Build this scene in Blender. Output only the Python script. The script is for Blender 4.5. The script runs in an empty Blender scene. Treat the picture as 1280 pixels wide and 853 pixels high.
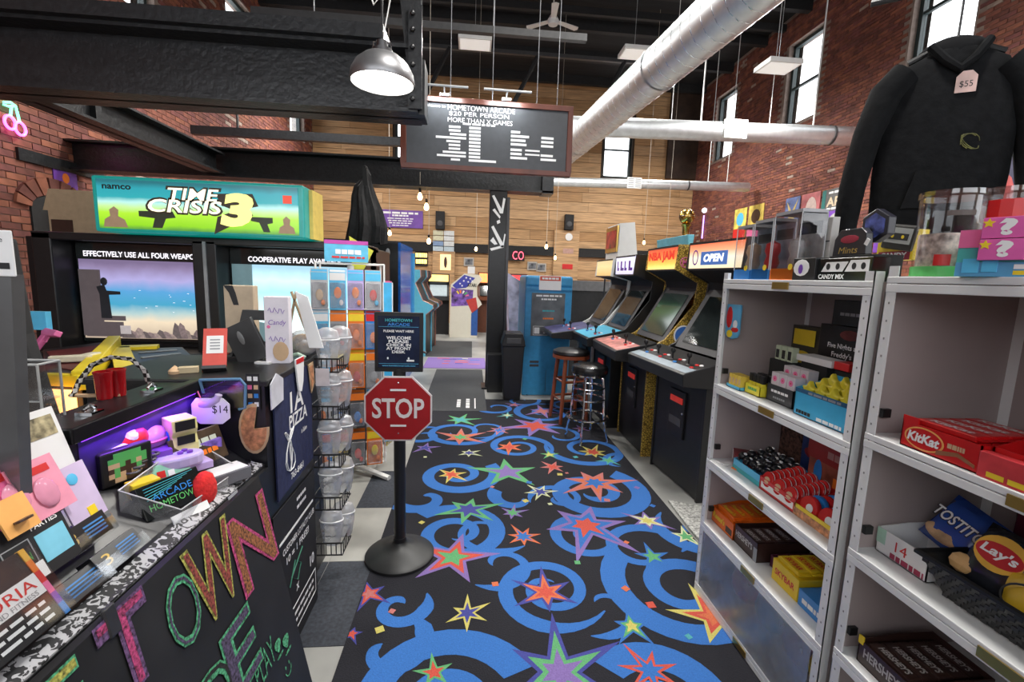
import bpy, bmesh, math, random
from mathutils import Matrix, Vector
random.seed(7)
PI = math.pi
scene = bpy.context.scene
COL = scene.collection

# ------------------------------------------------------------------ camera
EYE = 1.55
# columns: world X, Y, Z expressed in camera axes (16 mm lens, pitched 8 deg down, 2 deg roll)
CAMM = Matrix(((0.99570251, -0.08665846, 0.03266234),
               (-0.02017404, 0.1412533, 0.98976791),
               (-0.09038543, -0.98617332, 0.13889801)))
cam_data = bpy.data.cameras.new('camera')
cam_data.sensor_width = 36.0
cam_data.lens = 16.0
cam_data.clip_start = 0.02
cam = bpy.data.objects.new('camera', cam_data)
COL.objects.link(cam)
cam.matrix_world = Matrix.Translation((0, 0, EYE)) @ CAMM.transposed().to_4x4()
scene.camera = cam

# ------------------------------------------------------------------ sky, light, exposure
world = bpy.data.worlds.new('overcast_sky')
scene.world = world
world.use_nodes = True
wb = world.node_tree.nodes['Background']
wb.inputs['Color'].default_value = (0.93, 0.96, 1.0, 1)
wb.inputs['Strength'].default_value = 3.6

def area_light(name, loc, rot, sx, sy, power, col=(1, 1, 1), portal=False):
    d = bpy.data.lights.new(name, 'AREA')
    d.shape = 'RECTANGLE'
    d.size = sx
    d.size_y = sy
    d.energy = power
    d.color = col
    o = bpy.data.objects.new(name, d)
    o.location = loc
    o.rotation_euler = rot
    COL.objects.link(o)
    if portal:
        d.cycles.is_portal = True
    return o

scene.view_settings.view_transform = 'Standard'
scene.view_settings.look = 'None'
scene.view_settings.gamma = 1.0
scene.view_settings.exposure = 0.18
try:
    scene.view_settings.use_curve_mapping = False
except Exception:
    pass
try:
    scene.cycles.use_denoising = True
    scene.cycles.max_bounces = 7
    scene.cycles.diffuse_bounces = 4
    scene.cycles.glossy_bounces = 3
    scene.cycles.transmission_bounces = 4
    scene.cycles.transparent_max_bounces = 12
    scene.cycles.sample_clamp_indirect = 6.0
    scene.cycles.caustics_reflective = False
    scene.cycles.caustics_refractive = False
except Exception:
    pass

# room extents
XL, XR, YB, YF, ZC = -4.9, 7.2, 15.0, -2.6, 7.7
# daylight through unseen openings added behind the photographer, and through the clerestory windows
for i, wx in enumerate((-3.0, 1.1, 5.2)):
    area_light('front_opening_portal', (wx, YF - .02, 3.1), (PI / 2, 0, 0), 3.4, 2.2, 1, portal=True)

# ------------------------------------------------------------------ helpers
def at(px, py, x=None, y=None, z=None, plane=None):
    """world point seen at a pixel of the photograph on a known real plane"""
    d = CAMM.transposed() @ Vector((px - 640.0, -(py - 426.5), -569.0))
    o = Vector((0, 0, EYE))
    if plane is not None:
        n, k = plane
        t = (k - n.dot(o)) / n.dot(d)
    elif z is not None:
        t = (z - EYE) / d.z
    elif y is not None:
        t = y / d.y
    else:
        t = x / d.x
    return o + d * t

MATS = {}
def mat(name, col, rough=.5, metal=0., var=.12, scale=18., emit=0., ecol=None, bump=0., alpha=1., trans=0., spec=.5, stretch=None, coat=0., detail=3.):
    """principled material with a procedural noise over the base colour"""
    if name in MATS:
        return MATS[name]
    m = bpy.data.materials.new(name)
    m.use_nodes = True
    nt = m.node_tree
    b = nt.nodes['Principled BSDF']
    b.inputs['Roughness'].default_value = rough
    b.inputs['Metallic'].default_value = metal
    b.inputs['Specular IOR Level'].default_value = spec
    if coat:
        b.inputs['Coat Weight'].default_value = coat
        b.inputs['Coat Roughness'].default_value = .08
    if alpha < 1:
        b.inputs['Alpha'].default_value = alpha
    if trans:
        b.inputs['Transmission Weight'].default_value = trans
        b.inputs['IOR'].default_value = 1.25
    c = tuple(col) + (1,) if len(col) == 3 else col
    b.inputs['Base Color'].default_value = c
    if var > 0 or bump > 0:
        tc = nt.nodes.new('ShaderNodeTexCoord')
        n = nt.nodes.new('ShaderNodeTexNoise')
        n.inputs['Scale'].default_value = scale
        n.inputs['Detail'].default_value = detail
        src = tc.outputs['Object']
        if stretch:
            mp = nt.nodes.new('ShaderNodeMapping')
            mp.inputs['Scale'].default_value = stretch
            nt.links.new(src, mp.inputs['Vector'])
            src = mp.outputs['Vector']
        nt.links.new(src, n.inputs['Vector'])
        if var > 0:
            r = nt.nodes.new('ShaderNodeValToRGB')
            r.color_ramp.elements[0].position = .3
            r.color_ramp.elements[1].position = .7
            r.color_ramp.elements[0].color = tuple(max(0, v * (1 - var)) for v in c[:3]) + (1,)
            r.color_ramp.elements[1].color = tuple(min(1, v * (1 + var)) for v in c[:3]) + (1,)
            nt.links.new(n.outputs['Fac'], r.inputs['Fac'])
            nt.links.new(r.outputs['Color'], b.inputs['Base Color'])
        if bump > 0:
            bp = nt.nodes.new('ShaderNodeBump')
            bp.inputs['Strength'].default_value = bump
            bp.inputs['Distance'].default_value = .01
            nt.links.new(n.outputs['Fac'], bp.inputs['Height'])
            nt.links.new(bp.outputs['Normal'], b.inputs['Normal'])
    if emit > 0:
        e = tuple(ecol or c[:3]) + (1,)
        b.inputs['Emission Color'].default_value = e[:4]
        b.inputs['Emission Strength'].default_value = emit
    MATS[name] = m
    return m

def ramp_screen(name, stops, axis='Z', lo=0., hi=1., emit=1.2, rough=.25):
    """self-lit picture: a vertical run of colours in object space (monitors, backlit art)"""
    if name in MATS:
        return MATS[name]
    m = bpy.data.materials.new(name)
    m.use_nodes = True
    nt = m.node_tree
    b = nt.nodes['Principled BSDF']
    b.inputs['Roughness'].default_value = rough
    tc = nt.nodes.new('ShaderNodeTexCoord')
    sp = nt.nodes.new('ShaderNodeSeparateXYZ')
    nt.links.new(tc.outputs['Object'], sp.inputs[0])
    mr = nt.nodes.new('ShaderNodeMapRange')
    mr.inputs['From Min'].default_value = lo
    mr.inputs['From Max'].default_value = hi
    nt.links.new(sp.outputs[axis], mr.inputs['Value'])
    ns = nt.nodes.new('ShaderNodeTexNoise')
    ns.inputs['Scale'].default_value = 9
    nt.links.new(tc.outputs['Object'], ns.inputs['Vector'])
    ma = nt.nodes.new('ShaderNodeMath')
    ma.operation = 'MULTIPLY_ADD'
    ma.inputs[1].default_value = .08
    nt.links.new(ns.outputs['Fac'], ma.inputs[0])
    nt.links.new(mr.outputs[0], ma.inputs[2])
    r = nt.nodes.new('ShaderNodeValToRGB')
    els = r.color_ramp.elements
    els[0].position = stops[0][0]; els[0].color = tuple(stops[0][1]) + (1,)
    els[1].position = stops[-1][0]; els[1].color = tuple(stops[-1][1]) + (1,)
    for p, c in stops[1:-1]:
        els.new(p).color = tuple(c) + (1,)
    nt.links.new(ma.outputs[0], r.inputs['Fac'])
    b.inputs['Base Color'].default_value = (.02, .02, .02, 1)
    nt.links.new(r.outputs['Color'], b.inputs['Emission Color'])
    b.inputs['Emission Strength'].default_value = emit
    MATS[name] = m
    return m

def glass_mat(name, tint=(1, 1, 1), gloss=.12, rough=.05, milk=0., milkcol=(.9, .9, .92)):
    if name in MATS:
        return MATS[name]
    m = bpy.data.materials.new(name)
    m.use_nodes = True
    nt = m.node_tree
    nt.nodes.remove(nt.nodes['Principled BSDF'])
    out = nt.nodes['Material Output']
    tr = nt.nodes.new('ShaderNodeBsdfTransparent')
    tr.inputs['Color'].default_value = tuple(tint) + (1,)
    gl = nt.nodes.new('ShaderNodeBsdfGlossy')
    gl.inputs['Roughness'].default_value = rough
    fr = nt.nodes.new('ShaderNodeLayerWeight')
    fr.inputs['Blend'].default_value = .35
    mu = nt.nodes.new('ShaderNodeMath')
    mu.operation = 'MULTIPLY_ADD'
    mu.inputs[1].default_value = .3
    mu.inputs[2].default_value = gloss * .35
    nt.links.new(fr.outputs['Facing'], mu.inputs[0])
    mx = nt.nodes.new('ShaderNodeMixShader')
    nt.links.new(mu.outputs[0], mx.inputs[0])
    nt.links.new(tr.outputs[0], mx.inputs[1])
    nt.links.new(gl.outputs[0], mx.inputs[2])
    res = mx.outputs[0]
    if milk > 0:
        df = nt.nodes.new('ShaderNodeBsdfDiffuse')
        ns = nt.nodes.new('ShaderNodeTexNoise')
        ns.inputs['Scale'].default_value = 14
        mm = nt.nodes.new('ShaderNodeMath')
        mm.operation = 'MULTIPLY_ADD'
        mm.inputs[1].default_value = .5
        mm.inputs[2].default_value = milk - .25
        tc = nt.nodes.new('ShaderNodeTexCoord')
        nt.links.new(tc.outputs['Object'], ns.inputs['Vector'])
        nt.links.new(ns.outputs['Fac'], mm.inputs[0])
        df.inputs['Color'].default_value = tuple(milkcol) + (1,)
        m2 = nt.nodes.new('ShaderNodeMixShader')
        nt.links.new(mm.outputs[0], m2.inputs[0])
        nt.links.new(res, m2.inputs[1])
        nt.links.new(df.outputs[0], m2.inputs[2])
        res = m2.outputs[0]
    nt.links.new(res, out.inputs['Surface'])
    MATS[name] = m
    return m

class MB:
    """collects shapes and links them as ONE mesh object"""
    def __init__(s, T=None):
        s.v = []; s.f = []; s.m = []; s.T = T
    def _add(s, vs, fs, m):
        k = len(s.v)
        for p in vs:
            p = Vector(p)
            s.v.append(s.T @ p if s.T is not None else p)
        for f in fs:
            s.f.append([k + i for i in f]); s.m.append(m)
        return s
    def box(s, x0, x1, y0, y1, z0, z1, m=0):
        return s._add([(x0, y0, z0), (x1, y0, z0), (x1, y1, z0), (x0, y1, z0), (x0, y0, z1), (x1, y0, z1), (x1, y1, z1), (x0, y1, z1)],
                      [(0, 3, 2, 1), (4, 5, 6, 7), (0, 1, 5, 4), (1, 2, 6, 5), (2, 3, 7, 6), (3, 0, 4, 7)], m)
    def prism(s, pts, axis, a, b, m=0):
        def w(p, t):
            return {'x': (t, p[0], p[1]), 'y': (p[0], t, p[1]), 'z': (p[0], p[1], t)}[axis]
        n = len(pts)
        vs = [w(p, a) for p in pts] + [w(p, b) for p in pts]
        fs = [list(range(n)), list(range(2 * n - 1, n - 1, -1))] + [(i, (i + 1) % n, n + (i + 1) % n, n + i) for i in range(n)]
        return s._add(vs, fs, m)
    def poly(s, pts, m=0):
        return s._add(pts, [list(range(len(pts)))], m)
    def tube(s, path, r, n=8, m=0, closed=False, caps=True):
        P = [Vector(p) for p in path]
        R = r if isinstance(r, (list, tuple)) else [r] * len(P)
        vs = []; fs = []
        up = None
        for i, p in enumerate(P):
            if closed:
                d = P[(i + 1) % len(P)] - P[i - 1]
            else:
                d = (P[min(i + 1, len(P) - 1)] - P[max(i - 1, 0)])
            d = d.normalized() if d.length > 1e-9 else Vector((0, 0, 1))
            if up is None:
                up = Vector((0, 0, 1)) if abs(d.z) < .9 else Vector((1, 0, 0))
            a = (up - d * up.dot(d))
            a = a.normalized() if a.length > 1e-6 else d.orthogonal().normalized()
            up = a
            b = d.cross(a)
            rr = R[i]
            ra, rb = rr if isinstance(rr, (tuple, list)) else (rr, rr)
            for k in range(n):
                t = 2 * PI * k / n
                vs.append(p + a * (ra * math.cos(t)) + b * (rb * math.sin(t)))
        L = len(P)
        for i in range(L if closed else L - 1):
            j = (i + 1) % L
            for k in range(n):
                fs.append((i * n + k, i * n + (k + 1) % n, j * n + (k + 1) % n, j * n + k))
        if caps and not closed:
            fs.append(list(range(n))[::-1]); fs.append([(L - 1) * n + k for k in range(n)])
        return s._add(vs, fs, m)
    def lathe(s, prof, n=20, c=(0, 0, 0), m=0, sx=1, sy=1, cap=True):
        vs = []; fs = []
        for r, z in prof:
            for k in range(n):
                t = 2 * PI * k / n
                vs.append((c[0] + sx * r * math.cos(t), c[1] + sy * r * math.sin(t), c[2] + z))
        for i in range(len(prof) - 1):
            for k in range(n):
                fs.append((i * n + k, i * n + (k + 1) % n, (i + 1) * n + (k + 1) % n, (i + 1) * n + k))
        if cap and prof[0][0] > 1e-5:
            fs.append(list(range(n))[::-1])
        if cap and prof[-1][0] > 1e-5:
            fs.append([(len(prof) - 1) * n + k for k in range(n)])
        return s._add(vs, fs, m)
    def ball(s, c, r, n=14, m=0):
        rx, ry, rz = r if isinstance(r, (tuple, list)) else (r, r, r)
        k = n // 2
        prof = [(max(math.sin(PI * i / k), 1e-6), -math.cos(PI * i / k)) for i in range(k + 1)]
        vs = []; fs = []
        for pr, pz in prof:
            for j in range(n):
                t = 2 * PI * j / n
                vs.append((c[0] + rx * pr * math.cos(t), c[1] + ry * pr * math.sin(t), c[2] + rz * pz))
        for i in range(k):
            for j in range(n):
                fs.append((i * n + j, i * n + (j + 1) % n, (i + 1) * n + (j + 1) % n, (i + 1) * n + j))
        return s._add(vs, fs, m)
    def build(s, name, mats, parent=None, smooth=False, bevel=0., seg=2, loc=None, rot=None):
        me = bpy.data.meshes.new(name)
        me.from_pydata([tuple(p) for p in s.v], [], s.f)
        if not isinstance(mats, (list, tuple)):
            mats = [mats]
        for q in mats:
            me.materials.append(q)
        me.polygons.foreach_set('material_index', s.m)
        bm = bmesh.new(); bm.from_mesh(me)
        bmesh.ops.remove_doubles(bm, verts=bm.verts, dist=1e-6)
        bmesh.ops.recalc_face_normals(bm, faces=bm.faces)
        bm.to_mesh(me); bm.free()
        if smooth:
            me.polygons.foreach_set('use_smooth', [True] * len(me.polygons))
            me.set_sharp_from_angle(angle=math.radians(42))
        o = bpy.data.objects.new(name, me)
        COL.objects.link(o)
        if parent is not None:
            o.parent = parent
        if loc is not None:
            o.location = loc
        if rot is not None:
            o.rotation_euler = rot
        if bevel > 0:
            b = o.modifiers.new('bevel', 'BEVEL')
            b.width = bevel; b.segments = seg; b.limit_method = 'ANGLE'; b.angle_limit = math.radians(40)
        return o

def tag(o, label, cat, group=None):
    o['label'] = label; o['category'] = cat
    if group:
        o['group'] = group
    return o
def thing(name, label, cat, loc=(0, 0, 0), rz=0., group=None, rot=None):
    o = bpy.data.objects.new(name, None)
    o.empty_display_size = .05
    COL.objects.link(o)
    o.location = loc
    o.rotation_euler = rot if rot is not None else (0, 0, rz)
    return tag(o, label, cat, group)
def struct(o):
    o['kind'] = 'structure'
    return o
def dup(root, loc=None, rz=None, label=None, group=None):
    r = root.copy(); COL.objects.link(r)
    if loc is not None: r.location = loc
    if rz is not None: r.rotation_euler = (0, 0, rz)
    if label: r['label'] = label
    if group: r['group'] = group
    for ch in list(root.children):
        c = ch.copy(); COL.objects.link(c); c.parent = r
        for g in ch.children:
            d = g.copy(); COL.objects.link(d); d.parent = c
    return r

FONTMESH = {}
def glyphs(s, bold):
    k = (s, bold)
    if k not in FONTMESH:
        cu = bpy.data.curves.new('t', 'FONT')
        cu.body = s
        cu.size = 1
        cu.offset = bold
        cu.resolution_u = 3
        cu.fill_mode = 'FRONT'
        ob = bpy.data.objects.new('t', cu)
        me = bpy.data.meshes.new_from_object(ob)
        vs = [Vector(v.co) for v in me.vertices]
        fs = [list(p.vertices) for p in me.polygons]
        bpy.data.objects.remove(ob); bpy.data.curves.remove(cu); bpy.data.meshes.remove(me)
        FONTMESH[k] = (vs, fs)
    return FONTMESH[k]
def text(parent, s, m, o, r, u, w, h=None, bold=0., slant=0., name='lettering', mb=None, mi=0):
    """flat printed lettering: box w x h centred on o, running along r, upright along u"""
    vs, fs = glyphs(s, bold)
    if not vs:
        return None
    x0 = min(v.x for v in vs); x1 = max(v.x for v in vs); y0 = min(v.y for v in vs); y1 = max(v.y for v in vs)
    sx = w / max(x1 - x0, 1e-6)
    sy = sx if h is None else h / max(y1 - y0, 1e-6)
    o = Vector(o); r = Vector(r).normalized(); u = Vector(u).normalized()
    q = mb or MB()
    q._add([o + r * ((v.x - (x0 + x1) / 2) * sx + slant * (v.y - (y0 + y1) / 2) * sy) + u * ((v.y - (y0 + y1) / 2) * sy) for v in vs], fs, mi)
    if mb is None:
        return q.build(name, m, parent)
def ftext(parent, s, m, cx, y, cz, w, h=None, **k):
    return text(parent, s, m, (cx, y, cz), (1, 0, 0), (0, 0, 1), w, h, **k)
def disc(mb, o, r, u, ra, rb, n=20, m=0):
    o = Vector(o); r = Vector(r).normalized(); u = Vector(u).normalized()
    mb.poly([o + r * (ra * math.cos(2 * PI * k / n)) + u * (rb * math.sin(2 * PI * k / n)) for k in range(n)], m)
def ring(mb, o, r, u, ra, rb, t, n=24, m=0):
    o = Vector(o); r = Vector(r).normalized(); u = Vector(u).normalized()
    def p(k, s): return o + r * ((ra - s) * math.cos(2 * PI * k / n)) + u * ((rb - s) * math.sin(2 * PI * k / n))
    for k in range(n):
        mb.poly([p(k, 0), p(k + 1, 0), p(k + 1, t), p(k, t)], m)

# ------------------------------------------------------------------ shared materials
black = mat('black_paint', (.012, .012, .013), .38, var=.2)
blackm = mat('black_matte', (.014, .014, .015), .75, var=.2)
steelblk = mat('painted_black_steel', (.016, .017, .019), .36, var=.3, scale=30, bump=.35)
white = mat('white_enamel', (.78, .78, .76), .38, var=.03)
paper = mat('white_paper', (.82, .82, .82), .7, var=.02)
ink = mat('black_ink', (.01, .01, .012), .6, var=0)
inkw = mat('white_ink', (.85, .85, .85), .6, var=0)
red = mat('red_print', (.62, .02, .02), .35, var=.06)
blue = mat('blue_print', (.03, .22, .62), .35, var=.06)
skyb = mat('sky_blue_print', (.10, .50, .80), .35, var=.06)
yellow = mat('yellow_print', (.85, .62, .03), .35, var=.06)
orange = mat('orange_print', (.85, .20, .02), .35, var=.06)
brown = mat('brown_print', (.06, .03, .022), .35, var=.1)
green = mat('green_print', (.10, .45, .12), .4, var=.08)
purple = mat('purple_print', (.18, .06, .42), .4, var=.1)
pink = mat('pink_print', (.80, .16, .36), .4, var=.08)
lilac = mat('lilac_print', (.52, .40, .75), .4, var=.08)
teal = mat('teal_print', (.05, .40, .45), .4, var=.08)
tan = mat('tan_print', (.62, .42, .25), .5, var=.08)
grey = mat('grey_plastic', (.30, .31, .33), .5, var=.08)
dgrey = mat('dark_grey_plastic', (.06, .06, .065), .5, var=.1)
chrome = mat('chrome', (.75, .76, .78), .12, 1., var=.03)
galv = mat('galvanised_steel', (.74, .77, .79), .42, .85, var=.08, scale=9)
brass = mat('brass', (.62, .42, .12), .3, 1., var=.06)
gold = mat('gold_metal', (.75, .48, .12), .22, 1., var=.05)
clear = glass_mat('clear_acrylic', (.96, .97, .98), .12)
clearbag = glass_mat('clear_plastic_film', (.93, .94, .96), .25, .12, milk=.28)
blister = glass_mat('blister_plastic', (.94, .95, .97), .2, .1, milk=.12)
screenoff = mat('dark_screen_glass', (.015, .02, .02), .07, var=.1, spec=.8)
wood_red = mat('red_brown_wood', (.10, .025, .014), .35, var=.3, scale=6, stretch=(1, 1, .12))
cardboard = mat('cardboard', (.52, .38, .24), .8, var=.08)

def marks(parent, m, o, r, u, w, h, seed=1, name='small_print'):
    """line of illegibly small print: short dashes of uneven length"""
    q = MB(); rg = random.Random(seed); o = Vector(o); r = Vector(r).normalized(); u = Vector(u).normalized()
    x = -w / 2
    while x < w / 2 - 1e-4:
        L = min(rg.uniform(.10, .26) * w, w / 2 - x)
        q.poly([o + r * x - u * (h / 2), o + r * (x + L) - u * (h / 2), o + r * (x + L) + u * (h / 2), o + r * x + u * (h / 2)])
        x += L + .035 * w
    return q.build(name, m, parent)
# ================================================================== the setting
conc = mat('sealed_concrete', (.30, .30, .285), .45, var=.28, scale=2.2, bump=.03, detail=8)
tile_l = mat('pale_vinyl_tile', (.36, .355, .33), .4, var=.12, scale=5)
tile_d = mat('charcoal_carpet_tile', (.035, .04, .052), .85, var=.3, scale=60, bump=.2)
floor = struct(MB().box(XL - .3, XR + .3, YF - .3, YB + .3, -.12, 0).build('floor', conc))
s = .575
for i in range(-5, 2):
    for j in range(0, 5):
        x0 = -.735 + i * s * 1.0; y0 = 1.755 + j * s
        if x0 > -.5 or (x0 < -2.4):
            continue
        d = (i + j) % 2 == (0 if False else 0)
        dark = ((i, j) in ((0, 2), (-1, 0), (0, 0), (-2, 3), (-1, 4)))
        MB().box(x0 + .002, x0 + s - .002, y0 + .002, y0 + s - .002, 0, .003).build('floor_tile', tile_d if dark else tile_l, floor)
ceil_m = mat('black_ceiling_boards', (.010, .010, .011), .85, var=.4, scale=1.5, stretch=(1, 9, 1))
ceiling = struct(MB().box(XL - .3, XR + .3, YF - .3, YB + .3, ZC, ZC + .2).build('ceiling', ceil_m))
for k in range(12):
    yy = YF + .8 + k * 1.5
    MB().box(XL, XR, yy - .07, yy + .07, ZC - .24, ZC).build('rafter', blackm, ceiling)

mortar = mat('mortar', (.26, .20, .17), .9, var=.2, scale=12)
BR = [mat('brick_%s' % n, c, .85, var=.3, scale=7, bump=.4) for n, c in
      (('red', (.22, .075, .05)), ('dark', (.15, .05, .038)), ('orange', (.27, .095, .055)), ('plum', (.18, .06, .052)), ('limed', (.38, .29, .24)))]
winwhite = mat('white_reveal', (.75, .70, .66), .7, var=.1)
winframe = mat('dark_window_frame', (.03, .045, .045), .5, var=.1)
pane_m = glass_mat('window_glass', (1, 1, 1), .05)
WINZ = (5.2, 7.05)
RW = [(3.45, 4.5), (6.6, 7.65), (9.72, 10.78), (12.88, 13.95)]
LW = [(7.0, 8.05), (10.2, 11.25), (13.3, 14.35)]
BW = [(-2.45, -1.45, 4.85, 6.7), (4.12, 5.06, 4.85, 6.7)]

def wall_x(name, x, s, wins, part_zone, y_from, L=.226, Hc=.0752):
    """brick side wall; s=+1 faces +x.  Real bricks over a recessed mortar core, window openings left free"""
    mb = MB()
    a, b = (x - .35, x - .012) if s > 0 else (x + .012, x + .35)
    edges = [YF] + [e for w in wins for e in w] + [YB + .3]
    mb.box(a, b, YF - .3, YB + .3, -.05, WINZ[0]); mb.box(a, b, YF - .3, YB + .3, WINZ[1], ZC + .05)
    for i in range(0, len(edges), 2):
        mb.box(a, b, edges[i] - (.3 if i == 0 else 0), edges[i + 1], WINZ[0], WINZ[1])
    wall = struct(mb.build(name, mortar))
    x0, x1 = (x - .03, x) if s > 0 else (x, x + .03)
    protos = []
    for q in range(5):
        me = MB().box(-.015, .015, -L / 2 + .005, L / 2 - .005, -Hc / 2 + .005, Hc / 2 - .005)
        o = me.build('brick', BR[q], wall)
        protos.append(o.data)
        bpy.data.objects.remove(o)
    rest = MB(); n = 0
    rng = random.Random(5 if s > 0 else 9)
    nc = int((ZC - .02) / Hc)
    for c in range(nc):
        z = Hc * (c + .5)
        off = (c % 2) * L / 2
        k = int(y_from / L)
        while True:
            y = k * L + off + L / 2; k += 1
            if y < YF + .12: continue
            if y > YB - .02: break
            if WINZ[0] - .03 < z < WINZ[1] + .03 and any(w0 - .09 < y < w1 + .09 for w0, w1 in wins): continue
            pat = math.sin(y * 1.7 + c * .05) + math.sin(z * 2.3 - y * .8)
            q = rng.choices(range(5), (5, 3, 2.4, 3, .12 + (1.2 if pat > 1.35 else 0)))[0]
            if n < 300 and any(p[0] < y < p[1] and p[2] < z < p[3] for p in part_zone):
                n += 1
                o = bpy.data.objects.new('brick', protos[q]); COL.objects.link(o); o.parent = wall
                o.location = ((x0 + x1) / 2 + rng.uniform(-.003, .003), y, z)
            else:
                d = rng.uniform(-.003, .003)
                rest.box(x0 + d, x1 + d, y - L / 2 + .005, y + L / 2 - .005, z - Hc / 2 + .005, z + Hc / 2 - .005, q)
    r = rest.build('brickwork', BR, wall); r['kind'] = 'stuff'
    return wall
wall_left = wall_x('wall_left', XL, 1, LW, [(5.2, 7.0, 1.95, 3.3), (7.2, 9.8, 3.55, 4.5)], YF)
wall_right = wall_x('wall_right', XR, -1, RW, [(6.0, 8.6, 3.6, 4.9), (5.9, 6.5, 4.9, 6.2)], YF, .205, .0635)

# back wall: old boards, laid one by one
WOOD = [mat('wall_board_%d' % i, c, .6, var=.35, scale=5, stretch=(.35, 1, 7), bump=.15, detail=6) for i, c in
        enumerate(((.47, .28, .13), (.42, .235, .10), (.52, .32, .16), (.36, .19, .085)))]
mb = MB()
back_core = mat('back_wall_core', (.05, .035, .025), .9)
xs = [XL - .3, BW[0][0], BW[0][1], BW[1][0], BW[1][1], XR + .3]
mb.box(XL - .3, XR + .3, YB + .01, YB + .35, -.05, BW[0][2]); mb.box(XL - .3, XR + .3, YB + .01, YB + .35, BW[0][3], ZC + .05)
for i in range(0, 6, 2):
    mb.box(xs[i], xs[i + 1], YB + .01, YB + .35, BW[0][2], BW[0][3])
wall_back = struct(mb.build('wall_back', back_core))
rng = random.Random(3)
hz = .31
for r in range(int(ZC / hz) + 1):
    z0 = r * hz; z1 = min(z0 + hz - .012, ZC)
    x = XL
    cut = sorted([XL] + [XL + rng.uniform(.5, 2.5) + 3.1 * k for k in range(4)] + [XR])
    for a, b in zip(cut[:-1], cut[1:]):
        segs = [(a, b)]
        for (w0, w1, zz0, zz1) in BW:
            if z1 > zz0 and z0 < zz1:
                ns = []
                for (p, q) in segs:
                    if p < w0 - .06: ns.append((p, min(q, w0 - .06)))
                    if q > w1 + .06: ns.append((max(p, w1 + .06), q))
                segs = ns
        for (p, q) in segs:
            if q - p > .05:
                MB().box(p + .004, q - .004, YB - .012 - rng.uniform(0, .008), YB + .03, z0, z1).build('plank', rng.choice(WOOD[:3] if z0 > 2.6 else WOOD), wall_back)
# dark pilaster / fire door strip at the right end of the boards
trim1 = struct(MB().box(6.2, XR, YB - .12, YB - .02, 4.9, ZC).build('trim_1', mat('dark_stained_boards', (.045, .025, .015), .7, var=.3, scale=4)))
trim2 = struct(MB().box(XL, XR, YB - .10, YB - .03, 2.28, 2.56).build('trim_2', blackm))

# street front behind the photographer: piers, with openings added and sized for the daylight
mb = MB()
for a, b in ((XL - .3, -4.7), (-1.3, -.6), (2.8, 3.5), (6.9, XR + .3)):
    mb.box(a, b, YF - .3, YF, 0, ZC)
mb.box(XL - .3, XR + .3, YF - .3, YF, 0, 2.0); mb.box(XL - .3, XR + .3, YF - .3, YF, 4.2, ZC)
struct(mb.build('wall_front', mat('plaster_front_wall', (.5, .45, .42), .8)))

def window(n, a, b, z0, z1, kind, pos):
    """sash window: frame, meeting rail, two panes; a,b run along the wall"""
    root = bpy.data.objects.new('window_%d' % n, None); COL.objects.link(root); root['kind'] = 'structure'
    root.location = pos
    w = b - a; zm = z0 + (z1 - z0) * .48
    if kind == 'x+':
        root.rotation_euler = (0, 0, PI / 2)
    elif kind == 'x-':
        root.rotation_euler = (0, 0, -PI / 2)
    h = w / 2
    m = MB()
    m.box(-h, -h + .07, -.04, .05, z0, z1); m.box(h - .07, h, -.04, .05, z0, z1)
    m.box(-h, h, -.04, .05, z0, z0 + .07); m.box(-h, h, -.04, .05, z1 - .07, z1); m.box(-h, h, -.02, .04, zm - .025, zm + .025)
    m.build('window_frame', winframe, root)
    m = MB(); m.box(-h - .10, -h, -.02, .2, z0 - .02, z1 + .02); m.box(h, h + .05, -.02, .2, z0 - .02, z1 + .02); m.box(-h - .1, h + .05, -.05, .2, z0 - .06, z0)
    m.build('window_reveal', winwhite, root)
    MB().box(-h + .07, h - .07, .005, .012, z0 + .07, zm - .025).build('pane', pane_m, root)
    MB().box(-h + .07, h - .07, .015, .022, zm + .025, z1 - .07).build('pane', pane_m, root)
    return root
n = 1
for a, b in RW:
    window(n, a, b, WINZ[0], WINZ[1], 'x-', (XR + .16, (a + b) / 2, 0)); n += 1
    area_light('window_portal', (XR + .33, (a + b) / 2, 6.12), (0, PI / 2, 0), 1.85, 1.05, 1, portal=True)
for a, b in LW:
    window(n, a, b, WINZ[0], WINZ[1], 'x+', (XL - .16, (a + b) / 2, 0)); n += 1
    area_light('window_portal', (XL - .33, (a + b) / 2, 6.12), (0, -PI / 2, 0), 1.85, 1.05, 1, portal=True)
for a, b, z0, z1 in BW:
    window(n, a, b, z0, z1, 'y', ((a + b) / 2, YB + .14, 0)); n += 1
    area_light('window_portal', ((a + b) / 2, YB + .33, (z0 + z1) / 2), (PI / 2, 0, PI), .95, 1.85, 1, portal=True)
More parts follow.
